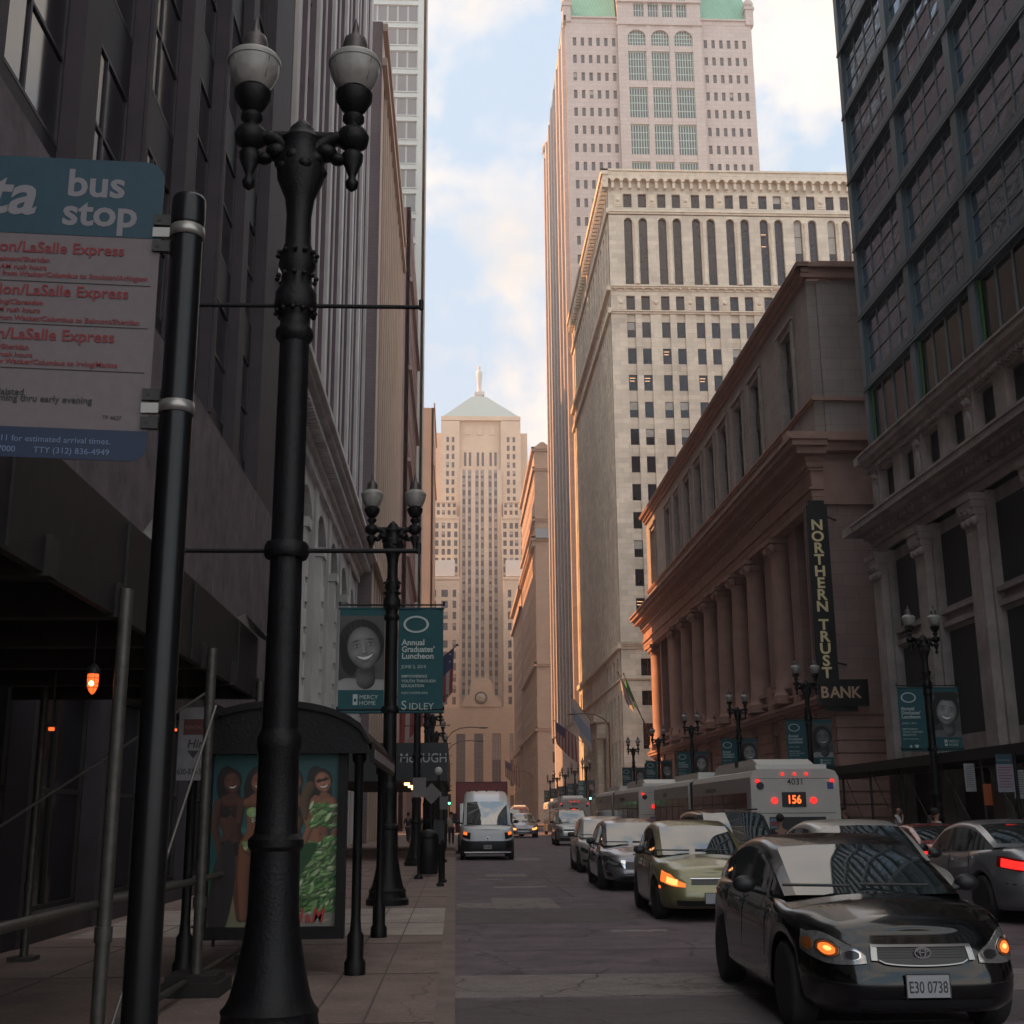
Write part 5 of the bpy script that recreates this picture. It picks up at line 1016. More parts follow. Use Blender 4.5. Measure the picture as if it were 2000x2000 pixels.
# flags
FR, FWh, FB = mat('flag_red', (.3, .05, .05), .8), mat('flag_white', (.42, .38, .36), .8), mat('flag_blue', (.04, .05, .13), .8)
def flag(x, y, z, ang, L_, w_, kind, label, dirx=1, th=.7, fr_=(.3, .66)):
    t = empty('flag', (x, y, z), ang, label, 'flag', 'flags on building fronts'); mb = MB()
    e = Vector((math.cos(th)*dirx*L_, 0, math.sin(th)*L_)); mb.tube((0, 0, 0), e, .045, .03, n=8); mb.sphere(e, .09, 0, 8, 6); mb.build('flagpole', STEEL, t)
    mb = MB(); a, bq = 13, 12; vs = []
    for i in range(a+1):
        for j in range(bq+1):
            f, g = i/a, j/bq; p = e*(fr_[0]+fr_[1]*f); sag = w_*g
            vs.append((p.x+dirx*.25*g*math.sin(f*3)-.15*g*dirx, .22*math.sin(f*9+g*2)*g, p.z-sag*(1-.15*f)))
    for i in range(a):
        for j in range(bq):
            if kind == 'us': m = (2 if (i > 6 and j < 5) else (0 if i % 2 == 0 else 1))
            elif kind == 'green': m = 3
            elif kind == 'blue': m = 4 if (3 < j < 9) else 1
            else: m = 1 if (i+j) % 7 else 2
            q = i*(bq+1)+j; mb.add([vs[q], vs[q+1], vs[q+bq+2], vs[q+bq+1]], [(0, 1, 2, 3)], m, True)
    if kind == 'us':
        for i in range(8, 13, 2):
            for j in range(1, 5, 2): q = i*(bq+1)+j; v0 = Vector(vs[q]); mb.add([v0+Vector(k) for k in ((-.05, -.04, 0), (.05, -.04, 0), (.05, -.04, .1), (-.05, -.04, .1))], [(0, 1, 2, 3)], 1)
    mb.build('flag_cloth', [FR, FWh, FB, mat('flag_green', (.03, .22, .05), .8), mat('flag_pale_blue', (.2, .27, .38), .8)], t)
flag(-5.2, 84, 8.5, R(0), 7.0, 3.6, 'us', 'large striped flag hanging over the left pavement beyond the canopy', 1, .72)
flag(-5.2, 100, 14, R(0), 5.5, .4, 'x', 'bare flagpole leaning from the tan building, above the striped flag', 1, .75)
flag(18.4, 117.5, 8.8, R(180), 6.5, 1.1, 'green', 'green flag on a leaning pole at the bank corner', 1, 1.2, (.62, .34))
flag(18.4, 116.2, 8.8, R(180), 6.8, 1.3, 'mixed', 'pale flag beside the green flag at the bank corner', 1, 1.1, (.58, .36))
flag(18.3, 176, 11.5, R(180), 5.5, 3.6, 'us', 'striped flag on the right beyond the cream building entrance', 1, .65)
flag(18.3, 160, 12.5, R(180), 5.5, 4.2, 'blue', 'pale blue and white flag over the cream building entrance', 1, .9)
flag(18.4, 330, 13, R(180), 6.5, 5, 'us', 'distant striped flag hanging low near the clock tower', 1, .5)
# ================================================================== bank's vertical sign
t = empty('bank_sign', (18.4, 60.4, 0), 0, 'tall black projecting sign reading NORTHERN TRUST BANK in cream letters', 'sign')
mb = MB(); mb.box(-.58, .52, -.2, .2, 8.15, 17.0); mb.box(-.45, .4, -.15, .15, 17.0, 17.3); mb.box(-.56, 1.95, -.22, .22, 6.85, 8.149); mb.box(-.2, 1.4, -.1, .1, 6.6, 6.85); mb.build('sign_box', mat('sign_box_black', (.007, .008, .010), .4), t)
LET = mat('cream_sign_letter', (.85, .70, .38), .45); z = 15.75
L_ = []
for ch in 'NORTHERN TRUST':
    if ch == ' ': z -= .32; continue
    L_.append(text('sign_letters', ch, .74, (-.06, -.215, z), FACECAM, LET, t, 'CENTER', .02, .012, 1.1)); z -= .60
join_meshes(L_)
join_meshes([text('bank_letters', ch, .78, (-.25+.52*k, -.235, 7.25), FACECAM, mat('bronze_sign_letter', (.62, .42, .27), .5), t, 'CENTER', .016, .012, .95) for k, ch in enumerate('BANK')])
mb = MB(); mb.tube((.5, 0, 16.5), (1.6, 1.2, 16.5), .05, n=8); mb.tube((.5, 0, 9), (1.6, 1.2, 9), .05, n=8); mb.build('bracket', IRON, t)
# ================================================================== right-hand scaffold canopy and street clutter
t = empty('sidewalk_canopy', (16.5, 45, .15), 0, 'dark scaffold canopy along the right pavement below the stone base', 'scaffold canopy'); og = (16.5, 45, .15)
mb = MB(); mb.box(15.2, 18.9, 24, 60, 3.3, 3.5); mb.build('deck', WOOD, t, org=og)
mb = MB(); mb.box(15.14, 15.19, 24, 60, 3.2, 3.52); mb.box(15.2, 18.9, 23.94, 23.99, 3.2, 3.52); mb.build('fascia', TIN, t, org=og)
for k in range(11):
    y = 26+3.3*k
    mb = MB(); mb.tube((15.3, y, .15), (15.3, y, 3.3), .05, n=8); mb.build('post', STEEL, t, org=og)
    if k < 10: mb = MB(); mb.tube((15.3, y, .5), (15.3, y+3.1, 3.2), .022, n=6); mb.build('brace', PIPE, t, org=og)
mb = MB(); mb.tube((15.25, 24, 1.1), (15.25, 60, 1.1), .03, n=8); mb.build('rail', STEEL, t, org=og)
for i, (x, y, z, w_, h, s_) in enumerate(((14.9, 33, 2.05, .38, .75, 'white notice board on the canopy posts, right of the walking men'), (14.9, 36.2, 2.3, .32, .8, 'white notice hanging behind the nearest right lamp'), (14.9, 55, 1.9, .5, .9, 'white notice beside the rear of the numbered bus'), (14.6, 30.4, 1.9, .2, .35, 'small white paper notice near the right edge'))):
    t = empty('notice', (x, y, z), 0, s_, 'notice'); mb = MB(); mb.box(0, w_, 0, .01, 0, h); mb.build('panel', mat('notice_white', (.30, .30, .31), .7), t)
    mb = MB(); [mb.box(.04, w_-.05-.03*(k % 3), -.003, -.0005, h-.08-.06*k, h-.065-.06*k) for k in range(int(h/.07))]; mb.build('print_lines', SK, t)
t = empty('bus_stop_sign', (14.3, 31.5, .15), 0, 'far bus stop sign with a dark header on the right pavement', 'bus stop sign')
mb = MB(); mb.tube((0, 0, 0), (0, 0, 3.1), .05, n=10); mb.build('pole', IRON, t); mb = MB(); mb.box(-.5, -.06, -.02, .0, 2.05, 2.75); mb.build('panel', mat('sign_far_white', (.2, .2, .24), .6), t); mb = MB(); mb.box(-.5, -.06, -.024, -.02, 2.75, 3.0); mb.build('header', SB, t)
text('lettering', 'bus stop', .1, (-.47, -.026, 2.83), FACECAM, SGR, t); mb = MB(); [mb.box(-.46, -.1-.03*(k % 3), -.0235, -.0201, 2.66-.07*k, 2.68-.07*k) for k in range(8)]; mb.build('print_lines', SR, t)
t = empty('construction_sign', (15.2, 35.4, 1.9), 0, 'small orange sign on the nearest right lamp side of the canopy', 'sign'); mb = MB(); mb.box(-.12, .12, -.01, .01, 0, .6); mb.build('panel', mat('orange_vinyl', (.45, .10, .03), .6), t)
# ================================================================== vehicles
def lerp_pts(P_, x):
    if x <= P_[0][0]: return P_[0][1]
    for (a, c), (e, f) in zip(P_, P_[1:]):
        if x <= e:
            t = (x-a)/(e-a); t = t*t*(3-2*t)*.35+t*.65; return c+(f-c)*t
    return P_[-1][1]
class Car:
    def __init__(s, L, W, belt, H, wr, wbf, wbr, zt, gh, n=5., sill=.2, tum=.22, color=None, N_=230):
        s.L, s.W, s.H, s.wr, s.wbf, s.wbr, s.zt, s.gh, s.sill, s.tum = L, W, H, wr, wbf, wbr, zt, gh, sill, tum
        pts = []
        for i in range(4000):
            t = 2*math.pi*i/4000; c, q = math.cos(t), math.sin(t)
            pts.append((math.copysign(abs(c)**(2/n), c), math.copysign(abs(q)**(2/n), q)))
        cum = [0]
        for a, c in zip(pts, pts[1:]+pts[:1]): cum.append(cum[-1]+math.hypot((a[0]-c[0])*L/2, (a[1]-c[1])*W/2))
        s.T = cum[-1]; s.pts = pts; s.cum = cum; s.N = N_
        s.offF = [(0, -.14), (.1, -.04), (.3, 0), (.5, -.005), (.62, -.03), (.85, -.09), (1, -.2)]
        s.offR = [(0, -.14), (.1, -.04), (.3, 0), (.5, -.005), (.62, -.05), (.9, -.07), (1, -.16)]
        s.hwk = [(0, -.07), (.12, -.015), (.4, 0), (.75, -.012), (.9, -.04), (1, -.085)]
    def unit(s, d_):
        d_ %= s.T; lo, hi = 0, 4000
        while hi-lo > 1:
            m_ = (lo+hi)//2
            if s.cum[m_] <= d_: lo = m_
            else: hi = m_
        a, c = s.pts[lo], s.pts[(lo+1) % 4000]; f = (d_-s.cum[lo])/max(1e-9, s.cum[lo+1]-s.cum[lo])
        return a[0]+(c[0]-a[0])*f, a[1]+(c[1]-a[1])*f
    def S(s, d_, k, off=0.):
        c, q = s.unit(d_); a = s.L/2+lerp_pts(s.offF if c > 0 else s.offR, k); x = a*c; y = (s.W/2+lerp_pts(s.hwk, k))*q
        zb = s.sill
        if abs(q) > .8:
            for wx in (s.wbf, s.wbr):
                Ra = s.wr+.055; dx = (s.L/2*c)-wx
                if abs(dx) < Ra: zb = max(zb, s.wr+math.sqrt(Ra*Ra-dx*dx)-.01)
        z = zb+(lerp_pts(s.zt, x)-zb)*k
        if off: l_ = math.hypot(c**3, q**3) or 1; x += off*c**3/l_; y += off*q**3/l_
        return (x, y, z)
    def patch(s, root, name, end, d0, d1, k0, k1, m, off=.008, nd=10, nk=4, both=False):
        f0 = k0 if callable(k0) else (lambda t: k0); f1 = k1 if callable(k1) else (lambda t: k1); mb = MB()
        base = 0 if end == 'F' else s.T/2; sg = 1 if end == 'F' else -1; vs = []; vb = []
        for i in range(nd+1):
            t = i/nd; dd = base+sg*(d0+(d1-d0)*t)
            for j in range(nk+1):
                k = f0(t)+(f1(t)-f0(t))*j/nk; vs.append(s.S(dd, k, off)); vb.append(s.S(dd, k, -.01))
        w_ = nk+1; mb.add(vs, [(i*w_+j, (i+1)*w_+j, (i+1)*w_+j+1, i*w_+j+1) for i in range(nd) for j in range(nk)], 0, True)
        rim = [i*w_ for i in range(nd+1)]+[nd*w_+j for j in range(1, nk+1)]+[i*w_+nk for i in range(nd-1, -1, -1)]+[j for j in range(nk-1, 0, -1)]
        o = len(vs); n_ = len(rim); mb.add([vs[i] for i in rim]+[vb[i] for i in rim], [(i, (i+1) % n_, n_+(i+1) % n_, n_+i) for i in range(n_)], 0)
        return mb.build(name, m, root)
def build_car(c, name, loc, rz, paint, label, cat, group=None, glass=None, suv=False, blackB=True, rail=False, scale=1., near=True):
    t = empty(name, loc, rz, label, cat, group); t.scale = (scale,)*3
    glass = glass or CARG
    ks = [0, .05, .12, .2, .3, .4, .5, .6, .7, .78, .85, .91, .96, 1]; N_ = c.N; mb = MB(); vs = []
    for i in range(N_):
        d_ = c.T*i/N_
        for k in ks: vs.append(c.S(d_, k))
    K_ = len(ks); mb.add(vs, [(i*K_+j, ((i+1) % N_)*K_+j, ((i+1) % N_)*K_+j+1, i*K_+j+1) for i in range(N_) for j in range(K_-1)], 0, True)
    top = [vs[i*K_+K_-1] for i in range(N_)]; h = N_//2; rows = []
    for j in range(h+1):
        a, e = Vector(top[j]), Vector(top[(N_-j) % N_]); r_ = []
        for q in range(11):
            f = q/10; p = a.lerp(e, f); p.z += c.crown*(1-(2*f-1)**2)*min(1, abs(a.y)/(c.W*.4)); r_.append(p)
        rows.append(r_)
    mb.add([p for r_ in rows for p in r_], [(j*11+q, j*11+q+1, (j+1)*11+q+1, (j+1)*11+q) for j in range(h) for q in range(10)], 0, True)
    # greenhouse
    g = c.gh; xw0, xw1, xr1, xr0 = g['x']; zA, zM, zR = g['z']; Wb0 = c.W/2-.085+.0; st = []
    for i in range(10): f = i/9; st.append((xw0+(xw1-xw0)*f, 'w', f))
    for i in range(1, 12): f = i/11; st.append((xw1+(xr1-xw1)*f, 'm', f))
    for i in range(1, 9): f = i/8; st.append((xr1+(xr0-xr1)*f, 'r', f))
    secs = []
    for x, zn, f in st:
        zb = lerp_pts(c.zt, x)-.02; zb0 = lerp_pts(c.zt, x)+c.crown*.55
        if zn == 'w': z0_ = lerp_pts(c.zt, xw0)+c.crown*.6; zr = z0_+(zA-z0_)*(f+.16*f*(1-f))
        elif zn == 'm': zr = zA+(zR-zA)*f+(zM-(zA+zR)/2)*4*f*(1-f)
        else: z0_ = lerp_pts(c.zt, xr0)+c.crown*.5; zr = zR+(z0_-zR)*(f*(.72+.28*f) if not suv else f**1.4)
        zr = max(zr, zb+.012); Wb = Wb0*(1-.05*max(0, (x-(xw0+xr0)/2)/((xw0-xr0)/2))**3-.06*max(0, -(x-(xw0+xr0)/2)/((xw0-xr0)/2))**3)
        hh = zr-zb; yE = Wb-c.tum*hh; cr_ = .035*min(1, hh*3)
        P_ = [(Wb, 0), (Wb+(yE-Wb)*.1, .1), (Wb+(yE-Wb)*.45, .47), (Wb+(yE-Wb)*.8, .82), (Wb+(yE-Wb)*.93, .915), (yE*.955, .965), (yE*.88, .995), (yE*.5, 1.0), (0, 1.0)]
        row = []
        for i, (y, fz) in enumerate(P_): row.append((y, zb+hh*fz+(cr_*(.0, .0, .0, .0, .0, .0, .35, .8, 1.0)[i])))
        full = [(y, z) for y, z in row]+[(-y, z) for y, z in row[-2::-1]]
        wc = g.get('curv', .16)*(1-.55*f) if zn == 'w' else (g.get('curv', .16)*.45*(1-f) if zn == 'm' and f < .5 else 0)
        rc2 = g.get('rcurv', .1)*f if zn == 'r' else 0
        secs.append([(x+(wc-rc2)*(1-(y/Wb0)**2)-(wc-rc2)*.0, y, z) for y, z in full])
    tags_ = {}
    for j in range(len(secs)-1):
        x, zn, f = st[j+1]; xa = st[j][0]
        for i in range(16):
            ii = i if i < 8 else 15-i; tg = 'body'
            if zn == 'w' and ii in (6, 7) and j >= 0: tg = 'windshield'
            if zn == 'r' and ii in (6, 7) and f <= g.get('rg', .9) and f > .05: tg = 'rear_window'
            if ii in (1, 2) and x > g['dlo'][1] and xa <= g['dlo'][0]:
                tg = 'side' ; sd = 'L' if i < 8 else 'R'
                xB = [q for q in g['pillars']]
                if any(abs((x+xa)/2-q) < .07 for q in xB): tg = 'pillar'
                else: tg = 'side%s%d' % (sd, sum(1 for q in xB if (x+xa)/2 < q))
            tags_.setdefault(tg, []).append([secs[j][i], secs[j][i+1], secs[j+1][i+1], secs[j+1][i]])
    for q in tags_.get('body', []): mb.add(q, [(0, 1, 2, 3)], 0, True)
    for q in tags_.get('pillar', []): mb.add(q, [(0, 1, 2, 3)], 1, True)
    mb.box(-c.L/2+.25, c.L/2-.25, -c.W/2+.26, c.W/2-.26, .24, .62, 1)
    bo = mb.build('body', [paint, BLACKP], t); bm = __import__('bmesh').new(); bm.from_mesh(bo.data); __import__('bmesh').ops.remove_doubles(bm, verts=bm.verts, dist=.0005); __import__('bmesh').ops.recalc_face_normals(bm, faces=bm.faces); bm.to_mesh(bo.data); bm.free(); bo.data.set_sharp_from_angle(angle=R(42))
    for tg, fs in tags_.items():
        if tg in ('body', 'pillar'): continue
        m2 = MB(); [m2.add(q, [(0, 1, 2, 3)], 0, True) for q in fs]
        o = m2.build({'windshield': 'windshield', 'rear_window': 'rear_window'}.get(tg, 'side_window'), glass, t); bm = __import__('bmesh').new(); bm.from_mesh(o.data); __import__('bmesh').ops.remove_doubles(bm, verts=bm.verts, dist=.0005); __import__('bmesh').ops.recalc_face_normals(bm, faces=bm.faces); bm.to_mesh(o.data); bm.free()
    # wheels
    for wx in (c.wbf, c.wbr):
        for sy in (-1, 1):
            w_ = empty('wheel', (wx, sy*(c.W/2-.12), c.wr)); w_.parent = t
            mb = MB(); r = c.wr; mb.lathe([(r*.66, -.1), (r*.92, -.105), (r, -.08), (r, .08), (r*.92, .105), (r*.66, .1)], (0, 0, 0), 28); mb.v = [(a, z, b_) for a, b_, z in mb.v]; mb.build('tyre', RUBBER, w_)
            mb = MB(); mb.lathe([(.02, .05), (r*.2, .06), (r*.22, .04), (r*.3, .03), (r*.6, .045), (r*.68, .08), (r*.68, -.08)], (0, 0, 0), 24, 1)
            for k in range(7):
                a = 2*math.pi*k/7; mb.tube((r*.15*math.cos(a), r*.15*math.sin(a), .062), (r*.62*math.cos(a), r*.62*math.sin(a), .075), r*.085, r*.06, n=6, m=0)
            mb.v = [(a, z*sy, b_) for a, b_, z in mb.v]; mb.build('rim', [RIM, BLACKP], w_)
    # mirrors
    xm = xw0-.42
    for sy in (-1, 1):
        mb = MB(); zb = lerp_pts(c.zt, xm); mb.sphere((0, 0, 0), .1, 0, 14, 8); mb.v = [(xm+a*.6, sy*(c.W/2+.1+b_*0)+b_*1.05, zb+.1+z*.72) for a, b_, z in mb.v]; mb.tube((xm, sy*(c.W/2-.09), zb+.03), (xm, sy*(c.W/2+.05), zb+.07), .03, n=6, m=1); mb.build('mirror', [paint if not blackB else BLACKP, BLACKP], t)
    # wipers
    mb = MB()
    for y0 in (.45, -.2): 
        mb.tube((xw0+.1, y0, lerp_pts(c.zt, xw0)+c.crown+.045), (xw0+.06, y0-.55, lerp_pts(c.zt, xw0)+c.crown+.055), .012, n=6)
    mb.build('wiper', BLACKP, t)
    # side mouldings and handles
    for sy in (-1, 1):
        for xh in c.handles:
            mb = MB(); zb = lerp_pts(c.zt, xh)-.11; mb.box(xh-.09, xh+.09, sy*(c.W/2-.03), sy*(c.W/2+.012), zb, zb+.03); mb.build('door_handle', paint, t)
    mb = MB(); lines = c.doors
    for sy in (-1, 1):
        for xd in lines:
            for q in range(10):
                k = .12+.085*q; zz_ = c.sill+.02
                z1_ = lerp_pts(c.zt, xd); y = c.W/2+lerp_pts(c.hwk, k); mb.box(xd-.004, xd+.004, sy*(y-.01), sy*(y+.0015), c.sill+(z1_-c.sill)*k, c.sill+(z1_-c.sill)*(k+.087))
    if lines: mb.build('door_seam', BLACKP, t)
    if rail:
        for sy in (-1, 1): mb = MB(); mb.tube((xw1-.2, sy*(c.W/2-.3), zM+.03), (xr1, sy*(c.W/2-.3), zM+.03), .02, n=6); mb.build('roof_rail', BLACKP, t)
    return t
def car_glass():
    m = mat('car_glass', (.018, .025, .027), .03, ior=2.35); return m
CARG = car_glass(); RIM = mat('alloy_rim', (.22, .22, .22), .35, .8)
AMB = mat('amber_headlamp', (.7, .2, .04), .2, emis=(1, .19, .03), es=.5, noise=.5, nscale=45); LENS = mat('clear_lamp_lens', (.28, .28, .28), .08, .6, noise=.5, nscale=30); REDL = mat('red_tail_light', (.5, .02, .02), .2, emis=(1, .02, .015), es=.8); REDO = mat('red_lens_unlit', (.22, .01, .01), .15)
LDK = mat('dark_lamp_lens', (.05, .05, .055), .08, .5); GRILLE = mat('grille_black', (.012, .012, .013), .35); PLATE = mat('licence_plate', (.32, .32, .34), .5, noise=.15, nscale=60); AMBR = mat('amber_reflector', (.5, .14, .03), .3)
def sedan(L=4.5, W=1.72, H=1.46, wr=.31):
    c = Car(L, W, .92, H, wr, L/2-.88, -L/2+.98, [(-L/2, .93), (-L/2+.35, 1.01), (-L/2+.9, 1.0), (-.5, .955), (.6, .925), (1.0, .90), (1.45, .845), (L/2-.35, .745), (L/2-.1, .66), (L/2, .62)],
            dict(x=(L/2-1.22, L/2-2.02, -.88, -L/2+.55), z=(H-.09, H, H-.06), dlo=(L/2-1.4, -L/2+.95), pillars=(-.12,), curv=.17), tum=.27)
    c.crown = .075; c.handles = (-.25, -1.15); c.doors = (.82, -.12, -1.0); return c
def plate(c, t, end, s_, z, m=PLATE, x_off=.02, w_=.31, h=.155, y=0.):
    g = 1 if end == 'F' else -1; x = (c.L/2+x_off)*g
    mb = MB(); mb.box(x-.004, x+.004, y-w_/2, y+w_/2, z-h/2, z+h/2); mb.box(x-.003*1, x+.0055, y-w_/2-.008, y-w_/2, z-h/2-.008, z+h/2+.008, 1); mb.box(x-.003, x+.0055, y+w_/2, y+w_/2+.008, z-h/2-.008, z+h/2+.008, 1); mb.box(x-.003, x+.0055, y-w_/2, y+w_/2, z+h/2, z+h/2+.008, 1)
    p = mb.build('licence_plate', [m, STEEL], t)
    if s_: text('plate_number', s_, .115, (x+.0055*g, y, z-.045), (R(90), 0, R(90) if g > 0 else R(-90)), SK, p, 'CENTER', .001, .0004, .66)
    return p
FACE = R(-90)
# --- black sedan in front
c = sedan(4.55, 1.74, 1.41, .32); c.zt = c.zt[:5]+[(.6, .935), (1.0, .925), (1.45, .885), (4.55/2-.35, .80), (4.55/2-.1, .735), (4.55/2, .70)]; BLK = mat('black_car_paint', (.003, .003, .0035), .16, coat=.55, spec=.3)
t = build_car(c, 'parked_car', (3.66, 12.2, 0), FACE-R(1.5), BLK, 'glossy black sedan with amber headlamps, nearest car in the traffic', 'car', 'cars queueing in the street', scale=1.05); t.name = 'queueing_car'
def lamp_round(t, hb, name, d0, d1, kc, kh, m, sg, off=.02, nd=12):
    a = c.patch(t, name, 'F', sg*d0, sg*d1, lambda f: kc-kh*math.sin(math.pi*(.06+.88*f))**.6, lambda f: kc+kh*math.sin(math.pi*(.06+.88*f))**.6, m, off, nd, 4); a.parent = hb; return a
AMBD = mat('amber_lens_dim', (.30, .09, .02), .12, noise=.6, nscale=60, coat=1.); HOT = mat('hot_headlamp', (1, .5, .2), .3, emis=(1, .33, .08), es=1.1)
for sg in (-1, 1):
    hb = c.patch(t, 'headlight', 'F', sg*.42, sg*1.04, lambda f: .68-.05*math.sin(f*3.1), lambda f: .76+.17*math.sin(min(1, f*1.15)*2.4)**.7, LENS, .012, 16, 5)
    lamp_round(t, hb, 'lens_rim', .60, .83, .79, .095, CHROME, sg, .018); lamp_round(t, hb, 'turn_lamp', .615, .815, .79, .083, AMBD, sg, .024); lamp_round(t, hb, 'lamp_glow', .64, .79, .79, .062, AMB, sg, .029); lamp_round(t, hb, 'lamp_core', .67, .74, .80, .026, HOT, sg, .033, 8)
    lamp_round(t, hb, 'lens_rim', .455, .585, .765, .062, CHROME, sg, .018); lamp_round(t, hb, 'main_beam', .468, .572, .765, .05, LDK, sg, .024); lamp_round(t, hb, 'side_marker', .86, 1.0, .775, .07, AMBD, sg, .02)
CHR2 = mat('dull_chrome', (.3, .3, .3), .3, 1.0)
gr = c.patch(t, 'grille', 'F', -.36, .36, lambda f: .72-.06*math.sin(math.pi*f)**.4, .87, GRILLE, .012, 16, 4)
for k0, k1 in ((.865, .89),): q = c.patch(t, 'grille_trim', 'F', -.38, .38, k0, k1, CHR2, .022, 16, 2); q.parent = gr
q = c.patch(t, 'grille_trim', 'F', -.33, .33, lambda f: .715-.065*math.sin(math.pi*f)**.4, lambda f: .728-.065*math.sin(math.pi*f)**.4, CHR2, .022, 16, 1); q.parent = gr
for sg in (-1, 1): q = c.patch(t, 'grille_trim', 'F', sg*.34, sg*.385, lambda f: .715+.0*f, .89, CHR2, .022, 3, 4); q.parent = gr
for i in range(4): q = c.patch(t, 'grille_slat', 'F', -.33, .33, .745+.03*i, .752+.03*i, STEEL, .016, 12, 1); q.parent = gr
xb, _, zb = c.S(0, .8, .03); mb = MB()
for rx, rz_ in ((.062, .042), (.025, .038)):
    o1, o2 = ell(0, 0, rx, rz_, 24), ell(0, 0, rx-.009, rz_-.009, 24)
    for i in range(24): j = (i+1) % 24; mb.prism([(xb, p[0], zb+p[1]) for p in (o1[i], o1[j], o2[j], o2[i])], (.006, 0, 0))
o1, o2 = ell(0, .014, .045, .016, 24), ell(0, .014, .037, .009, 24)
for i in range(24): j = (i+1) % 24; mb.prism([(xb, p[0], zb+p[1]) for p in (o1[i], o1[j], o2[j], o2[i])], (.006, 0, 0))
mb.build('badge', CHROME, t)
c.patch(t, 'lower_grille', 'F', -.5, .5, .06, .2, GRILLE, .01, 14, 2); plate(c, t, 'F', 'E30 0738', .40, x_off=.02)
c.patch(t, 'bumper_crease', 'F', -.95, .95, .40, .415, GRILLE, .004, 20, 1)
# --- olive hatchback
OLV = mat('olive_gold_paint', (.20, .185, .085), .28, .35, coat=.8)
c = sedan(4.35, 1.72, 1.5, .31); c.zt = [(a, z+.03) for a, z in c.zt]
t = build_car(c, 'queueing_car', (4.28, 23.0, 0), FACE-R(1.5), OLV, 'olive gold car with one bright headlamp, behind the black sedan', 'car', 'cars queueing in the street', scale=1.05)
for sg in (-1, 1):
    hb = c.patch(t, 'headlight', 'F', sg*.45, sg*1.0, lambda f: .68, lambda f: .78+.14*min(1, f*2), LENS if sg > 0 else AMB, .012, 12, 4)
    a = c.patch(t, 'lamp_reflector', 'F', sg*.58, sg*.8, .71, .86, mat('hot_headlamp', (1, .5, .2), .3, emis=(1, .42, .12), es=1.0) if sg < 0 else AMB, .02, 8, 4); a.parent = hb
c.patch(t, 'grille', 'F', -.36, .36, .76, .9, GRILLE, .01, 12, 3); c.patch(t, 'grille_trim', 'F', -.38, .38, .9, .915, CHROME, .02, 12, 1); c.patch(t, 'lower_grille', 'F', -.6, .6, .1, .28, GRILLE, .01, 14, 2); plate(c, t, 'F', '', .36); c.patch(t, 'marker_lamp', 'F', -1.08, -1.02, .5, .56, AMB, .012, 3, 2)
# --- grey sedan and the silver one behind
GRY = mat('grey_metal_paint', (.17, .16, .18), .25, .6, coat=.8)
c = sedan(4.8, 1.8, 1.47, .33)
t = build_car(c, 'queueing_car', (4.4, 31.8, 0), FACE-R(1.5), GRY, 'grey metallic sedan between the olive car and the pale silver car', 'car', 'cars queueing in the street', scale=1.08)
for sg in (-1, 1): hb = c.patch(t, 'headlight', 'F', sg*.42, sg*1.12, lambda f: .66+.1*f, lambda f: .80+.13*min(1, f*2), LDK, .012, 12, 4); a = c.patch(t, 'lamp_reflector', 'F', sg*.55, sg*.85, .74, .84, LENS, .02, 8, 4); a.parent = hb
c.patch(t, 'grille', 'F', -.42, .42, .6, .88, GRILLE, .01, 12, 3)
for sg in (-1, 1): c.patch(t, 'grille_trim', 'F', sg*.40, sg*.5, lambda f: .6+.2*f, .93, CHROME, .022, 6, 4)
c.patch(t, 'lower_grille', 'F', -.5, .5, .08, .26, GRILLE, .01, 14, 2); c.patch(t, 'bumper_trim', 'F', -.4, .4, .3, .33, CHROME, .012, 10, 1)
for sg in (-1, 1): c.patch(t, 'fog_lamp', 'F', sg*.7, sg*.9, .22, .38, GRILLE, .01, 6, 3)
SIL = mat('pale_silver_paint', (.40, .39, .37), .3, .5, coat=.8)
c = sedan(4.6, 1.75, 1.5, .32)
t = build_car(c, 'queueing_car', (4.75, 40.9, 0), FACE-R(1.5), SIL, 'pale silver car behind the grey metallic sedan', 'car', 'cars queueing in the street', scale=1.1)
for sg in (-1, 1): c.patch(t, 'headlight', 'F', sg*.5, sg*1.0, lambda f: .68+.05*f, .88, LDK, .012, 10, 4); c.patch(t, 'fog_lamp', 'F', sg*.6, sg*.85, .2, .36, GRILLE, .01, 6, 3)
c.patch(t, 'grille', 'F', -.3, .3, .68, .88, GRILLE, .01, 12, 3)
# --- silver suv
def suvcar(L=5.1, W=1.98, H=1.9, wr=.39, bonnet=1.12):
    c = Car(L, W, 1.15, H, wr, L/2-.95, -L/2+1.1, [(-L/2, 1.12), (-.5, 1.16), (.9, bonnet+.03), (1.5, bonnet), (L/2-.25, bonnet-.1), (L/2, bonnet-.18)], dict(x=(L/2-1.35, L/2-1.95, -L/2+.5, -L/2+.12), z=(H-.07, H, H-.05), dlo=(L/2-1.5, -L/2+.35), pillars=(.1, -1.2), curv=.14, rg=.6), n=6.5, sill=.28, tum=.17)
    c.crown = .06; c.handles = (-.1, -1.1); c.doors = (.95, .08, -1.1); return c
c = suvcar()
t = build_car(c, 'queueing_car', (6.05+.9, 76.5, 0), FACE-R(1), mat('silver_paint', (.33, .33, .33), .3, .6, coat=.8), 'silver sport utility vehicle with a barred grille, beside the second bus', 'car', 'cars queueing in the street', suv=True, scale=1.08, rail=True)
c.patch(t, 'grille', 'F', -.55, .55, .5, .85, GRILLE, .012, 12, 4)
for k in (.58, .68): c.patch(t, 'grille_bar', 'F', -.55, .55, k, k+.03, CHROME, .03, 12, 1)
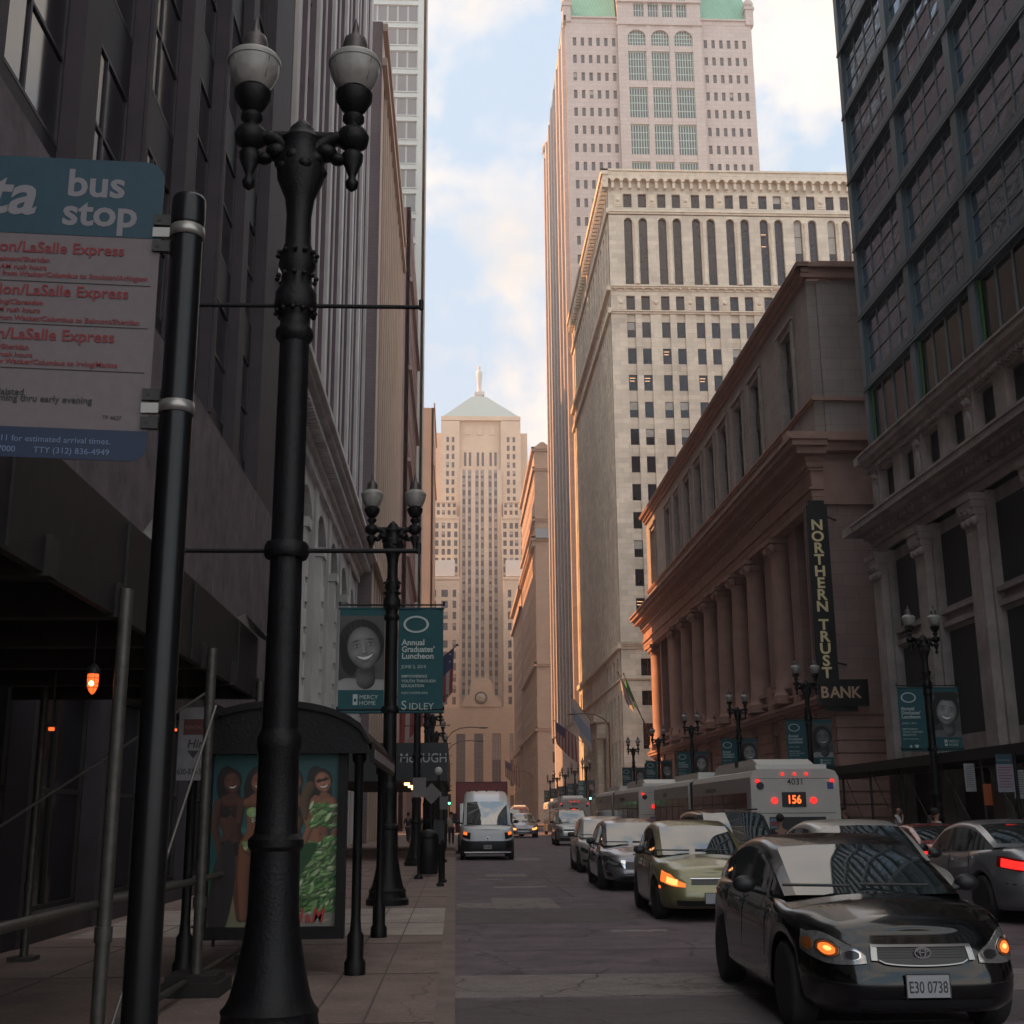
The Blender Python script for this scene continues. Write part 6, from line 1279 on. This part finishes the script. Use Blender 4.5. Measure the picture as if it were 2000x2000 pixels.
c.patch(t, 'bumper_grille', 'F', -.8, .8, .08, .2, GRILLE, .012, 12, 2); c.patch(t, 'bumper_slot', 'F', -.6, .6, .3, .36, GRILLE, .012, 12, 2)
for sg in (-1, 1): c.patch(t, 'headlight', 'F', sg*.62, sg*1.02, .6, .84, LENS, .014, 8, 4)
# --- dark suv behind the olive car
c = suvcar(4.7, 1.85, 1.78, .36, 1.03)
t = build_car(c, 'queueing_car', (6.05, 28.0, 0), FACE, mat('charcoal_paint', (.05, .05, .055), .25, .3, coat=1), 'charcoal sport utility vehicle partly hidden behind the olive car', 'car', 'cars queueing in the street', suv=True, rail=True)
c.patch(t, 'grille', 'F', -.4, .4, .6, .85, GRILLE, .012, 12, 4)
for sg in (-1, 1): c.patch(t, 'headlight', 'F', sg*.5, sg*.95, .7, .88, LENS, .014, 8, 4)
# --- pale sedan behind the black one
c = sedan(4.7, 1.8, 1.52, .33); c.zt = [(a, z+.04) for a, z in c.zt]
t = build_car(c, 'queueing_car', (6.35, 20.1, 0), FACE, mat('champagne_white_paint', (.50, .49, .45), .3, .2, coat=.8), 'off white car just behind the roof of the black sedan', 'car', 'cars queueing in the street', scale=1.04)
for sg in (-1, 1): c.patch(t, 'headlight', 'F', sg*.5, sg*.95, .7, .88, LENS, .014, 8, 4)
c.patch(t, 'grille', 'F', -.36, .36, .72, .88, GRILLE, .01, 12, 3)
# --- silver car seen from behind on the right
c = sedan(4.85, 1.84, 1.48, .34); c.zt = [(a, z+.03 if a > -1.5 else z+.06) for a, z in c.zt]; c.gh['x'] = (1.2, .42, -.95, -1.75)
t = build_car(c, 'queueing_car', (9.5, 21.9, 0), R(88), mat('silver_grey_paint', (.23, .24, .26), .28, .6, coat=.8), 'silver grey sedan seen from behind with its left tail light glowing red', 'car', 'cars queueing in the street', scale=1.05)
for sg in (-1, 1): hb = c.patch(t, 'tail_light', 'R', sg*.5, sg*1.05, lambda f: .68+.04*f, .9, REDO, .012, 10, 4); a = c.patch(t, 'brake_glow', 'R', sg*.55, sg*.95, .72, .86, REDL, .02, 8, 3); a.parent = hb
mb = MB(); mb.box(-1.04, -1.0, -.25, .25, 1.4, 1.43); mb.build('high_brake_light', REDL, t); plate(c, t, 'R', '', .75); c.patch(t, 'bumper_line', 'R', -.9, .9, .45, .47, GRILLE, .004, 12, 1)
mb = MB(); mb.prism([(-.6, -.02, 1.52), (-.72, -.02, 1.51), (-.74, -.02, 1.6)], (0, .04, 0)); mb.build('roof_aerial', BLACKP, t)
# --- red car
c = sedan(4.3, 1.72, 1.44, .31)
t = build_car(c, 'queueing_car', (11.05, 29.6, 0), R(90), mat('red_paint', (.22, .015, .02), .22, coat=1), 'dark red car by the right kerb beyond the silver grey sedan', 'car', 'cars queueing in the street')
for sg in (-1, 1): c.patch(t, 'tail_light', 'R', sg*.55, sg*.95, .72, .9, REDL, .014, 8, 4)
# --- black car at the right edge
c = sedan(4.5, 1.76, 1.42, .33)
t = build_car(c, 'queueing_car', (8.95, 16.1, 0), R(90), BLK, 'black car cut by the right edge, following the silver grey sedan', 'car', 'cars queueing in the street')
for sg in (-1, 1): hb = c.patch(t, 'headlight', 'F', sg*.5, sg*1.0, lambda f: .70, .9, LENS, .014, 8, 4); a = c.patch(t, 'marker_lamp', 'F', sg*.9, sg*.98, .72, .85, AMB, .02, 3, 3); a.parent = hb
# --- small dark car and pale car beside the van
c = sedan(4.3, 1.8, 1.48, .33)
t = build_car(c, 'queueing_car', (5.45, 103.5, 0), FACE, GRY, 'small grey car with two amber lamps just right of the white van', 'car', 'cars queueing in the street', scale=1.3)
for sg in (-1, 1): c.patch(t, 'headlight', 'F', sg*.5, sg*.95, .62, .84, HOT, .02, 8, 4)
c.patch(t, 'grille', 'F', -.4, .4, .6, .8, GRILLE, .012, 12, 4); c.patch(t, 'bumper_trim', 'F', -.7, .7, .1, .16, CHROME, .02, 10, 1)
c = suvcar(4.7, 1.85, 1.78, .36, 1.03); t = build_car(c, 'queueing_car', (4.75, 112, 0), FACE, SIL, 'pale people carrier half hidden behind the small grey car', 'car', 'cars queueing in the street', suv=True, scale=1.3)
for sg in (-1, 1): c.patch(t, 'headlight', 'F', sg*.5, sg*.95, .62, .84, LENS, .02, 8, 4)
# --- white van
c = Car(5.6, 2.12, 1.3, 2.65, .37, 1.85, -1.9, [(-2.8, 1.3), (1.2, 1.36), (1.75, 1.34), (2.2, 1.26), (2.6, 1.14), (2.8, 1.05)], dict(x=(2.05, 1.35, -2.5, -2.72), z=(2.2, 2.62, 2.62), dlo=(1.85, .55), pillars=(), curv=.2, rg=-1), n=7, sill=.3, tum=.07)
c.crown = .07; c.handles = (.3,); c.doors = (1.1, .2, -1.0); c.offF = [(0, -.12), (.1, -.02), (.4, 0), (.58, 0), (.6, -.05), (.85, -.1), (1, -.2)]
VW = mat('van_white_paint', (.55, .57, .60), .35, coat=.5)
t = build_car(c, 'delivery_van', (1.28, 53.6, 0), FACE, VW, 'white high roof delivery van with black bumper and orange indicators', 'van', scale=1.03, glass=mat('van_glass', (.03, .04, .035), .04, ior=2.7))
c.patch(t, 'front_bumper', 'F', -1.25, 1.25, .0, .56, BLACKP, .03, 24, 5); gq = c.patch(t, 'grille', 'F', -.5, .5, .4, .55, GRILLE, .045, 12, 3)
for i in range(3): q = c.patch(t, 'grille_slat', 'F', -.48, .48, .43+.04*i, .44+.04*i, STEEL, .05, 12, 1); q.parent = gq
mb = MB(); mb.tube((2.86, 0, .82), (2.88, 0, .82), .06, n=18, m=0); mb.tube((2.88, 0, .82), (2.885, 0, .82), .035, n=18, m=1); mb.build('badge', [CHROME, BLACKP], t); plate(c, t, 'F', 'B 51872', .5, x_off=.07)
for sg in (-1, 1): hb = c.patch(t, 'headlight', 'F', sg*.68, sg*1.1, lambda f: .62+.05*f, .9, LDK, .014, 8, 4); a = c.patch(t, 'indicator', 'F', sg*.82, sg*1.05, .78, .9, AMB, .022, 6, 3); a.parent = hb
mb = MB()
for y in (-.7, -.4, 0, .4, .7): mb.box(1.0, 1.06, y-.03, y+.03, 2.62, 2.7)
mb.build('marker_stubs', BLACKP, t); mb = MB(); mb.box(2.8, 2.83, -.9, .9, .28, .33); mb.build('undertray_edge', CHROME, t)
# --- red box truck behind it
t = empty('box_truck', (1.25, 63.5, 0), 0, 'red box truck standing right behind the white van', 'truck'); RB = mat('faded_red_panel', (.25, .05, .05), .5, noise=.15, nscale=3)
mb = MB(); mb.box(-1.22, 1.22, -2.6, 3.2, .95, 3.32); mb.build('cargo_box', RB, t)
mb = MB(); [mb.box(-1.25, 1.25, -2.63, -2.58, z, z+.05) for z in (.95, 3.28)]; mb.box(-1.25, -1.2, -2.63, -2.58, .95, 3.33); mb.box(1.2, 1.25, -2.63, -2.58, .95, 3.33); mb.box(-1.225, -1.221, -2.5, 3.1, 1.9, 1.95); mb.build('box_trim', mat('dark_red_trim', (.14, .03, .03), .5), t)
mb = MB(); mb.prism([(-1.05, -4.4, .4), (-1.05, -4.4, 1.3), (-1.05, -4.0, 1.45), (-1.05, -3.6, 2.3), (-1.05, -2.7, 2.3), (-1.05, -2.7, .4)], (2.1, 0, 0)); mb.build('cab', VW, t); mb = MB(); mb.prism([(-.95, -4.03, 1.43), (-.95, -3.62, 2.25), (.95, -3.62, 2.25), (.95, -4.03, 1.43)], (0, -.02, .01)); mb.build('windshield', CARG, t)
for x in (-1.0, 1.0):
    for y in (-3.6, 1.9): mb = MB(); mb.tube((x-.13, y, .42), (x+.13, y, .42), .42, n=20); mb.tube((x-.14, y, .42), (x+.14, y, .42), .2, n=14, m=1); mb.build('wheel', [RUBBER, STEEL], t)
for x in (-1.3, 1.3): mb = MB(); mb.box(x-.1, x+.1, -3.9, -3.84, 1.4, 1.85); mb.build('mirror', BLACKP, t)
# --- buses
BW = mat('bus_white', (.52, .49, .45), .45, noise=.06, nscale=2); BG_ = mat('bus_dark_glass', (.014, .013, .014), .12); BD = mat('bus_grey_skirt', (.07, .065, .065), .5); ORG = mat('orange_display', (1, .25, .05), .5, emis=(1, .13, .02), es=1.1)
def make_bus(L1=9.0, L2=8.0):
    t = empty('articulated_bus', (0, 0, 0)); W_ = 1.3; g = .9
    for nm, a, c in (('rear_body', 0, L1), ('front_body', L1+g, L1+g+L2)):
        mb = MB(); pr = [(-W_, .35), (-W_, 2.75), (-W_+.1, 2.92), (-W_+.3, 2.98), (W_-.3, 2.98), (W_-.1, 2.92), (W_, 2.75), (W_, .35)]; mb.prism([(x, a, z) for x, z in pr], (0, c-a, 0)); mb.build(nm, BW, t)
        for s in (-1, 1):
            mb = MB(); mb.box(s*(W_+.002), s*(W_+.014), a+(.55 if a == 0 else .1), c-.15, .95, 2.32); n_ = 5
            for k in range(1, n_): y = a+.5+(c-a-.7)*k/n_; mb.box(s*(W_+.014), s*(W_+.02), y-.03, y+.03, .95, 2.32, 1)
            mb.box(s*(W_+.014), s*(W_+.02), a+.55, c-.15, 2.0, 2.03, 1)
            mb.build('side_window_band', [BG_, BLACKP], t)
            mb = MB(); mb.box(s*(W_+.002), s*(W_+.01), a+.55, c-.15, .35, .93); mb.build('skirt', BD, t)
    mb = MB()
    for k in range(9): mb.box(-W_+.08+.04*(k % 2), W_-.08-.04*(k % 2), L1+.1*k, L1+.1*k+.1, .45, 2.85-.04*(k % 2))
    mb.build('bellows', BLACKP, t)
    mb = MB(); pr = [(.5, 2.985), (.9, 3.15), (1.5, 3.32), (6.3, 3.32), (6.9, 3.24), (7.3, 2.985)]; mb.prism([(-.85, y, z) for y, z in pr], (1.7, 0, 0)); mb.box(-1.05, 1.05, .3, 4.4, 2.985, 3.12); mb.build('roof_pod', mat('bus_roof_white', (.66, .64, .6), .4), t)
    mb = MB(); mb.box(-.86, .86, 3.4, 3.9, 3.05, 3.335); mb.build('pod_gap', BLACKP, t); mb = MB(); mb.box(-.8, .8, L1+g+.5, L1+g+5.5, 2.985, 3.24); mb.build('front_roof_unit', MC['bus_roof_white'], t)
    for x in (-.08-.35, -.08, -.08+.35): mb = MB(); mb.sphere((x+.08, -.03, 2.83), .045, 0, 10, 6); mb.build('marker_light', REDL, t)
    for x in (-1.1, 1.1): mb = MB(); mb.sphere((x, -.03, 2.64), .055, 0, 10, 6); mb.build('marker_light', REDL, t)
    mb = MB(); mb.box(-.4, .3, -.03, .001, 1.9, 2.32); mb.build('route_display', BLACKP, t)
    for x in (-.62, .52): mb = MB(); mb.tube((x, -.04, 2.08), (x, .0, 2.08), .09, n=16); mb.build('brake_light', REDL, t)
    for x in (-1.0, 1.0): mb = MB(); mb.tube((x, -.03, .9), (x, .0, .9), .08, n=12); mb.build('tail_light', REDO, t)
    mb = MB(); mb.tube((-1.02, -.02, 2.5), (-1.02, 0, 2.5), .11, n=20); mb.build('round_decal', mat('decal_navy', (.03, .03, .05), .6), t)
    mb = MB(); mb.box(.95, 1.13, -.012, 0, 2.4, 2.6); mb.build('access_decal', mat('decal_blue', (.04, .09, .25), .6), t)
    mb = MB(); mb.box(-.8, .85, -.02, 0, .95, 1.62); mb.build('advert_panel', mat('advert_dark', (.03, .028, .03), .6), t); mb = MB(); mb.box(-.78, -.58, -.026, -.0201, 1.2, 1.58, 0); mb.box(-.76, -.6, -.029, -.0261, 1.36, 1.5, 1); mb.build('advert_picture', [mat('advert_cyan', (.1, .2, .28), .6), mat('advert_red', (.25, .04, .05), .6)], t)
    mb = MB(); mb.box(-1.15, 1.15, -.008, .0, 1.72, 1.735); mb.box(-1.15, 1.15, -.008, 0, 2.7, 2.71); mb.box(-.4, .3, -.03, -.001, .3, .42); mb.build('panel_seam', STEEL, t)
    for y in (2.2, L1+g+6.2): 
        for s in (-1, 1): mb = MB(); mb.tube((s*1.06, y, .48), (s*1.32, y, .48), .48, n=22); mb.tube((s*1.3, y, .48), (s*1.335, y, .48), .25, n=14, m=1); mb.build('wheel', [RUBBER, STEEL], t)
    return t
def bus_text(t, num, route, adv=True):
    text('fleet_number', num, .25, (.02, -.012, 2.53), FACECAM, SK, t, 'CENTER', .002); text('route_number', route, .33, (-.05, -.034, 2.0), FACECAM, ORG, t, 'CENTER', .006, sx=.85)
    text('advert_lettering', 'CRAFT BEER', .12, (.12, -.0215, 1.38), FACECAM, mat('advert_tan', (.2, .16, .1), .6), t, bold=.001); text('advert_lettering', 'PARTY', .1, (-.2, -.0215, 1.15), FACECAM, MC['advert_tan'], t)
    text('side_lettering', 'transitchicago.com', .24, (-1.306, 6.6, 2.42), (R(90), 0, R(-90)), mat('bus_grey_print', (.16, .14, .14), .6), t, bold=.004, sx=.95); text('side_lettering', 'cta bus', .3, (-1.306, 15.5, 2.42), (R(90), 0, R(-90)), MC['bus_grey_print'], t, bold=.006, shear=.2)
pb = make_bus()
for i, (x, y, num, route, s_) in enumerate(((9.85, 36.2, '4031', '156', 'white articulated bus numbered 4031 with route 156, nearest bus'), (9.6, 57, '4127', '151', 'second white articulated bus, directly ahead of bus 4031'), (9.7, 103, '1536', '136', 'third bus with an orange route display, beside the silver sport utility vehicle'), (9.7, 190, '1208', '22', 'farthest white bus, seen small above the small grey car'))):
    o = pb if i == 0 else copy_tree(pb); o.location = (x, y, 0); tag(o, s_, 'bus', 'buses in the right lane')
    bus_text(o, num, route)
# ================================================================== people
def person(loc, rz, label, shirt, legs, hair=(.02, .015, .012), pose='stand', bald=False, h=1.75, skin=(.33, .17, .115)):
    t = empty('person', loc, rz, label, 'person', None); k = h/1.75; SKN = mat('skin_%d' % int(skin[0]*100), skin, .6)
    V = {'pel': (0, 0, .95, .13), 'wst': (0, 0, 1.1, .12), 'chs': (0, .01, 1.32, .145), 'nck': (0, 0, 1.49, .055), 'nk2': (0, -.01, 1.56, .05), 'hd1': (0, -.02, 1.63, .085), 'hd2': (0, -.01, 1.72, .075),
         'shL': (.18, 0, 1.42, .06), 'elL': (.24, .02, 1.14, .042), 'wrL': (.25, -.08, .9, .03), 'haL': (.25, -.11, .82, .035), 'shR': (-.18, 0, 1.42, .06), 'elR': (-.24, .02, 1.14, .042), 'wrR': (-.25, -.08, .9, .03), 'haR': (-.25, -.11, .82, .035),
         'hpL': (.09, 0, .9, .095), 'knL': (.1, -.03, .5, .062), 'anL': (.1, .02, .09, .04), 'toL': (.11, -.14, .04, .035), 'hpR': (-.09, 0, .9, .095), 'knR': (-.1, -.03, .5, .062), 'anR': (-.1, .02, .09, .04), 'toR': (-.11, -.14, .04, .035)}
    if pose == 'walk': V['knL'] = (.1, -.2, .53, .062); V['anL'] = (.1, -.22, .13, .04); V['toL'] = (.1, -.38, .09, .035); V['knR'] = (-.1, .08, .5, .062); V['anR'] = (-.1, .34, .14, .04); V['toR'] = (-.11, .24, .04, .035); V['elL'] = (.25, .12, 1.16, .042); V['wrL'] = (.26, .12, .92, .03); V['haL'] = (.26, .1, .84, .035)
    if pose == 'phone': V['elR'] = (-.25, -.15, 1.2, .042); V['wrR'] = (-.14, -.2, 1.42, .03); V['haR'] = (-.1, -.16, 1.52, .035); V['hd1'] = (-.01, -.05, 1.62, .085); V['hd2'] = (0, -.05, 1.71, .075)
    if pose == 'sit': 
        for q in V: V[q] = (V[q][0], V[q][1], V[q][2]-.12, V[q][3])
        V['knL'] = (.2, -.4, .75, .065); V['anL'] = (.22, -.25, .3, .04); V['toL'] = (.22, -.4, .25, .035); V['knR'] = (-.2, -.4, .75, .065); V['anR'] = (-.22, -.25, .3, .04); V['toR'] = (-.22, -.4, .25, .035); V['wrL'] = (.2, -.42, 1.0, .03); V['haL'] = (.2, -.5, 1.0, .035); V['wrR'] = (-.2, -.42, 1.0, .03); V['haR'] = (-.2, -.5, 1.0, .035)
    E_ = [('pel', 'wst'), ('wst', 'chs'), ('chs', 'nck'), ('nck', 'nk2'), ('nk2', 'hd1'), ('hd1', 'hd2'), ('chs', 'shL'), ('shL', 'elL'), ('elL', 'wrL'), ('wrL', 'haL'), ('chs', 'shR'), ('shR', 'elR'), ('elR', 'wrR'), ('wrR', 'haR'), ('pel', 'hpL'), ('hpL', 'knL'), ('knL', 'anL'), ('anL', 'toL'), ('pel', 'hpR'), ('hpR', 'knR'), ('knR', 'anR'), ('anR', 'toR')]
    def skin_obj(name, keys, grow, m, over={}):
        nm = [q for q in V if q in keys]; ix = {q: i for i, q in enumerate(nm)}; me = bpy.data.meshes.new(name)
        P_ = {q: over.get(q, V[q]) for q in nm}
        me.from_pydata([tuple(c*k for c in P_[q][:3]) for q in nm], [(ix[a], ix[b_]) for a, b_ in E_ if a in ix and b_ in ix], [])
        o = bpy.data.objects.new(name, me); col.objects.link(o); o.parent = t; md = o.modifiers.new('skin', 'SKIN'); md.use_smooth_shade = True; s2 = o.modifiers.new('sub', 'SUBSURF'); s2.levels = 1; s2.render_levels = 2
        for q in nm: r_ = (P_[q][3]+grow)*k; sv = me.skin_vertices[0].data[ix[q]]; sv.radius = (r_, r_*.8 if q in ('wst', 'chs', 'pel') else r_); sv.use_root = q == nm[0]
        me.materials.append(m); return o
    skin_obj('body', list(V), 0, SKN)
    mid = lambda a, b_, f, r_: tuple(V[a][i]+(V[b_][i]-V[a][i])*f for i in range(3))+(r_,)
    skin_obj('shirt', ['wst', 'pel', 'chs', 'shL', 'elL', 'shR', 'elR'], .022, mat('cloth_%s' % label[:9].replace(' ', '_'), shirt, .85))
    skin_obj('trousers', ['pel', 'hpL', 'knL', 'anL', 'hpR', 'knR', 'anR'], .02, mat('trouser_%d' % int(legs[0]*300), legs, .85))
    for s in 'LR': skin_obj('shoe', ['an'+s, 'to'+s], .012, BLACKP)
    if not bald:
        mb = MB(); hx, hy, hz, _ = V['hd2']; mb.sphere((hx*k, (hy+.025)*k, (hz+.01)*k), .105*k, 0, 14, 10); mb.build('hair', mat('hair_%d' % int(hair[0]*500), hair, .8), t)
    mb = MB(); hx, hy, hz, _ = V['hd1']; mb.sphere((hx*k, (hy-.085)*k, (hz+.02)*k), .016, 0, 8, 6)
    for s in (-1, 1): mb.sphere(((hx+s*.032)*k, (hy-.075)*k, (hz+.045)*k), .009, 1, 8, 6); mb.sphere(((hx+s*.088)*k, hy*k, (hz+.02)*k), .018, 0, 8, 6)
    mb.build('face', [SKN, BLACKP], t)
    return t
person((14.15, 40, .15), R(60), 'bald man in a white shirt with a hand to his face on the right pavement', (.50, .48, .50), (.05, .05, .06), pose='phone', bald=True)
person((16.1, 42, .15), R(-60), 'person in a cream shirt and cap, right of the bald man', (.48, .46, .38), (.05, .045, .04), hair=(.1, .1, .1))
person((-1.95, 66, .15), R(180), 'person in a dark top and grey trousers walking away on the left pavement', (.025, .025, .03), (.15, .145, .15), pose='walk')
person((-.25, 73, .15), R(0), 'person in a white and red top standing by the left kerb near the van', (.42, .3, .3), (.04, .04, .06))
person((-2.9, 78, .15), R(170), 'distant person in dark clothes farther down the left pavement', (.04, .03, .04), (.03, .03, .035), pose='walk')
person((14.6, 47, .15), R(20), 'dark dressed person on the right pavement beyond the bus rear', (.06, .02, .025), (.03, .03, .03))
person((12.9, 33.5, .004), R(90), 'person in a dark red jacket crossing behind the red car', (.12, .03, .03), (.03, .03, .035), pose='walk')
# motorcyclist by the bus
t = empty('motorcycle', (8.1, 31.5, 0), R(0), 'dark motorcycle just left of the numbered bus', 'motorcycle')
for y, n_ in ((-.68, 'rear'), (.72, 'front')):
    mb = MB(); mb.lathe([(.22, -.05), (.31, -.05), (.33, 0), (.31, .05), (.22, .05)], (0, 0, 0), 24); mb.v = [(c_, y+a, .33+b_) for a, b_, c_ in mb.v]; mb.tube((-.04, y, .33), (.04, y, .33), .1, n=12, m=1); mb.build('wheel', [RUBBER, STEEL], t)
mb = MB(); mb.prism([(-.13, -.6, .6), (-.13, -.75, .85), (-.13, -.2, .78), (-.13, .15, 1.0), (-.13, .45, .95), (-.13, .4, .5), (-.13, -.2, .35)], (.26, 0, 0)); mb.build('body', BLACKP, t)
mb = MB(); mb.tube((-.35, .42, 1.08), (.35, .42, 1.08), .018, n=8); mb.tube((0, .45, 1.05), (0, .72, .35), .03, n=8); mb.build('handlebar', STEEL, t); mb = MB(); mb.box(-.06, .06, -.8, -.75, .78, .84); mb.build('tail_light', REDL, t)
person((8.1, 31.35, .0), R(180), 'rider in a dark jacket and helmet sitting on the motorcycle', (.02, .02, .025), (.02, .02, .025), hair=(.02, .02, .02), pose='sit', skin=(.25, .13, .09))
# ================================================================== air
hm = bpy.data.materials.new('haze_air'); hm.use_nodes = True; t_ = hm.node_tree; t_.nodes.clear()
ou = t_.nodes.new('ShaderNodeOutputMaterial'); pv = t_.nodes.new('ShaderNodeVolumePrincipled'); pv.inputs['Color'].default_value = (.96, .86, .86, 1); pv.inputs['Density'].default_value = 0.0006; pv.inputs['Anisotropy'].default_value = .3
t_.links.new(pv.outputs[0], ou.inputs['Volume'])
mb = MB(); mb.box(-132, 172, -62, 705, -1.5, 196); hz_ = mb.build('haze', hm); hz_['kind'] = 'stuff'; hz_.display_type = 'WIRE'
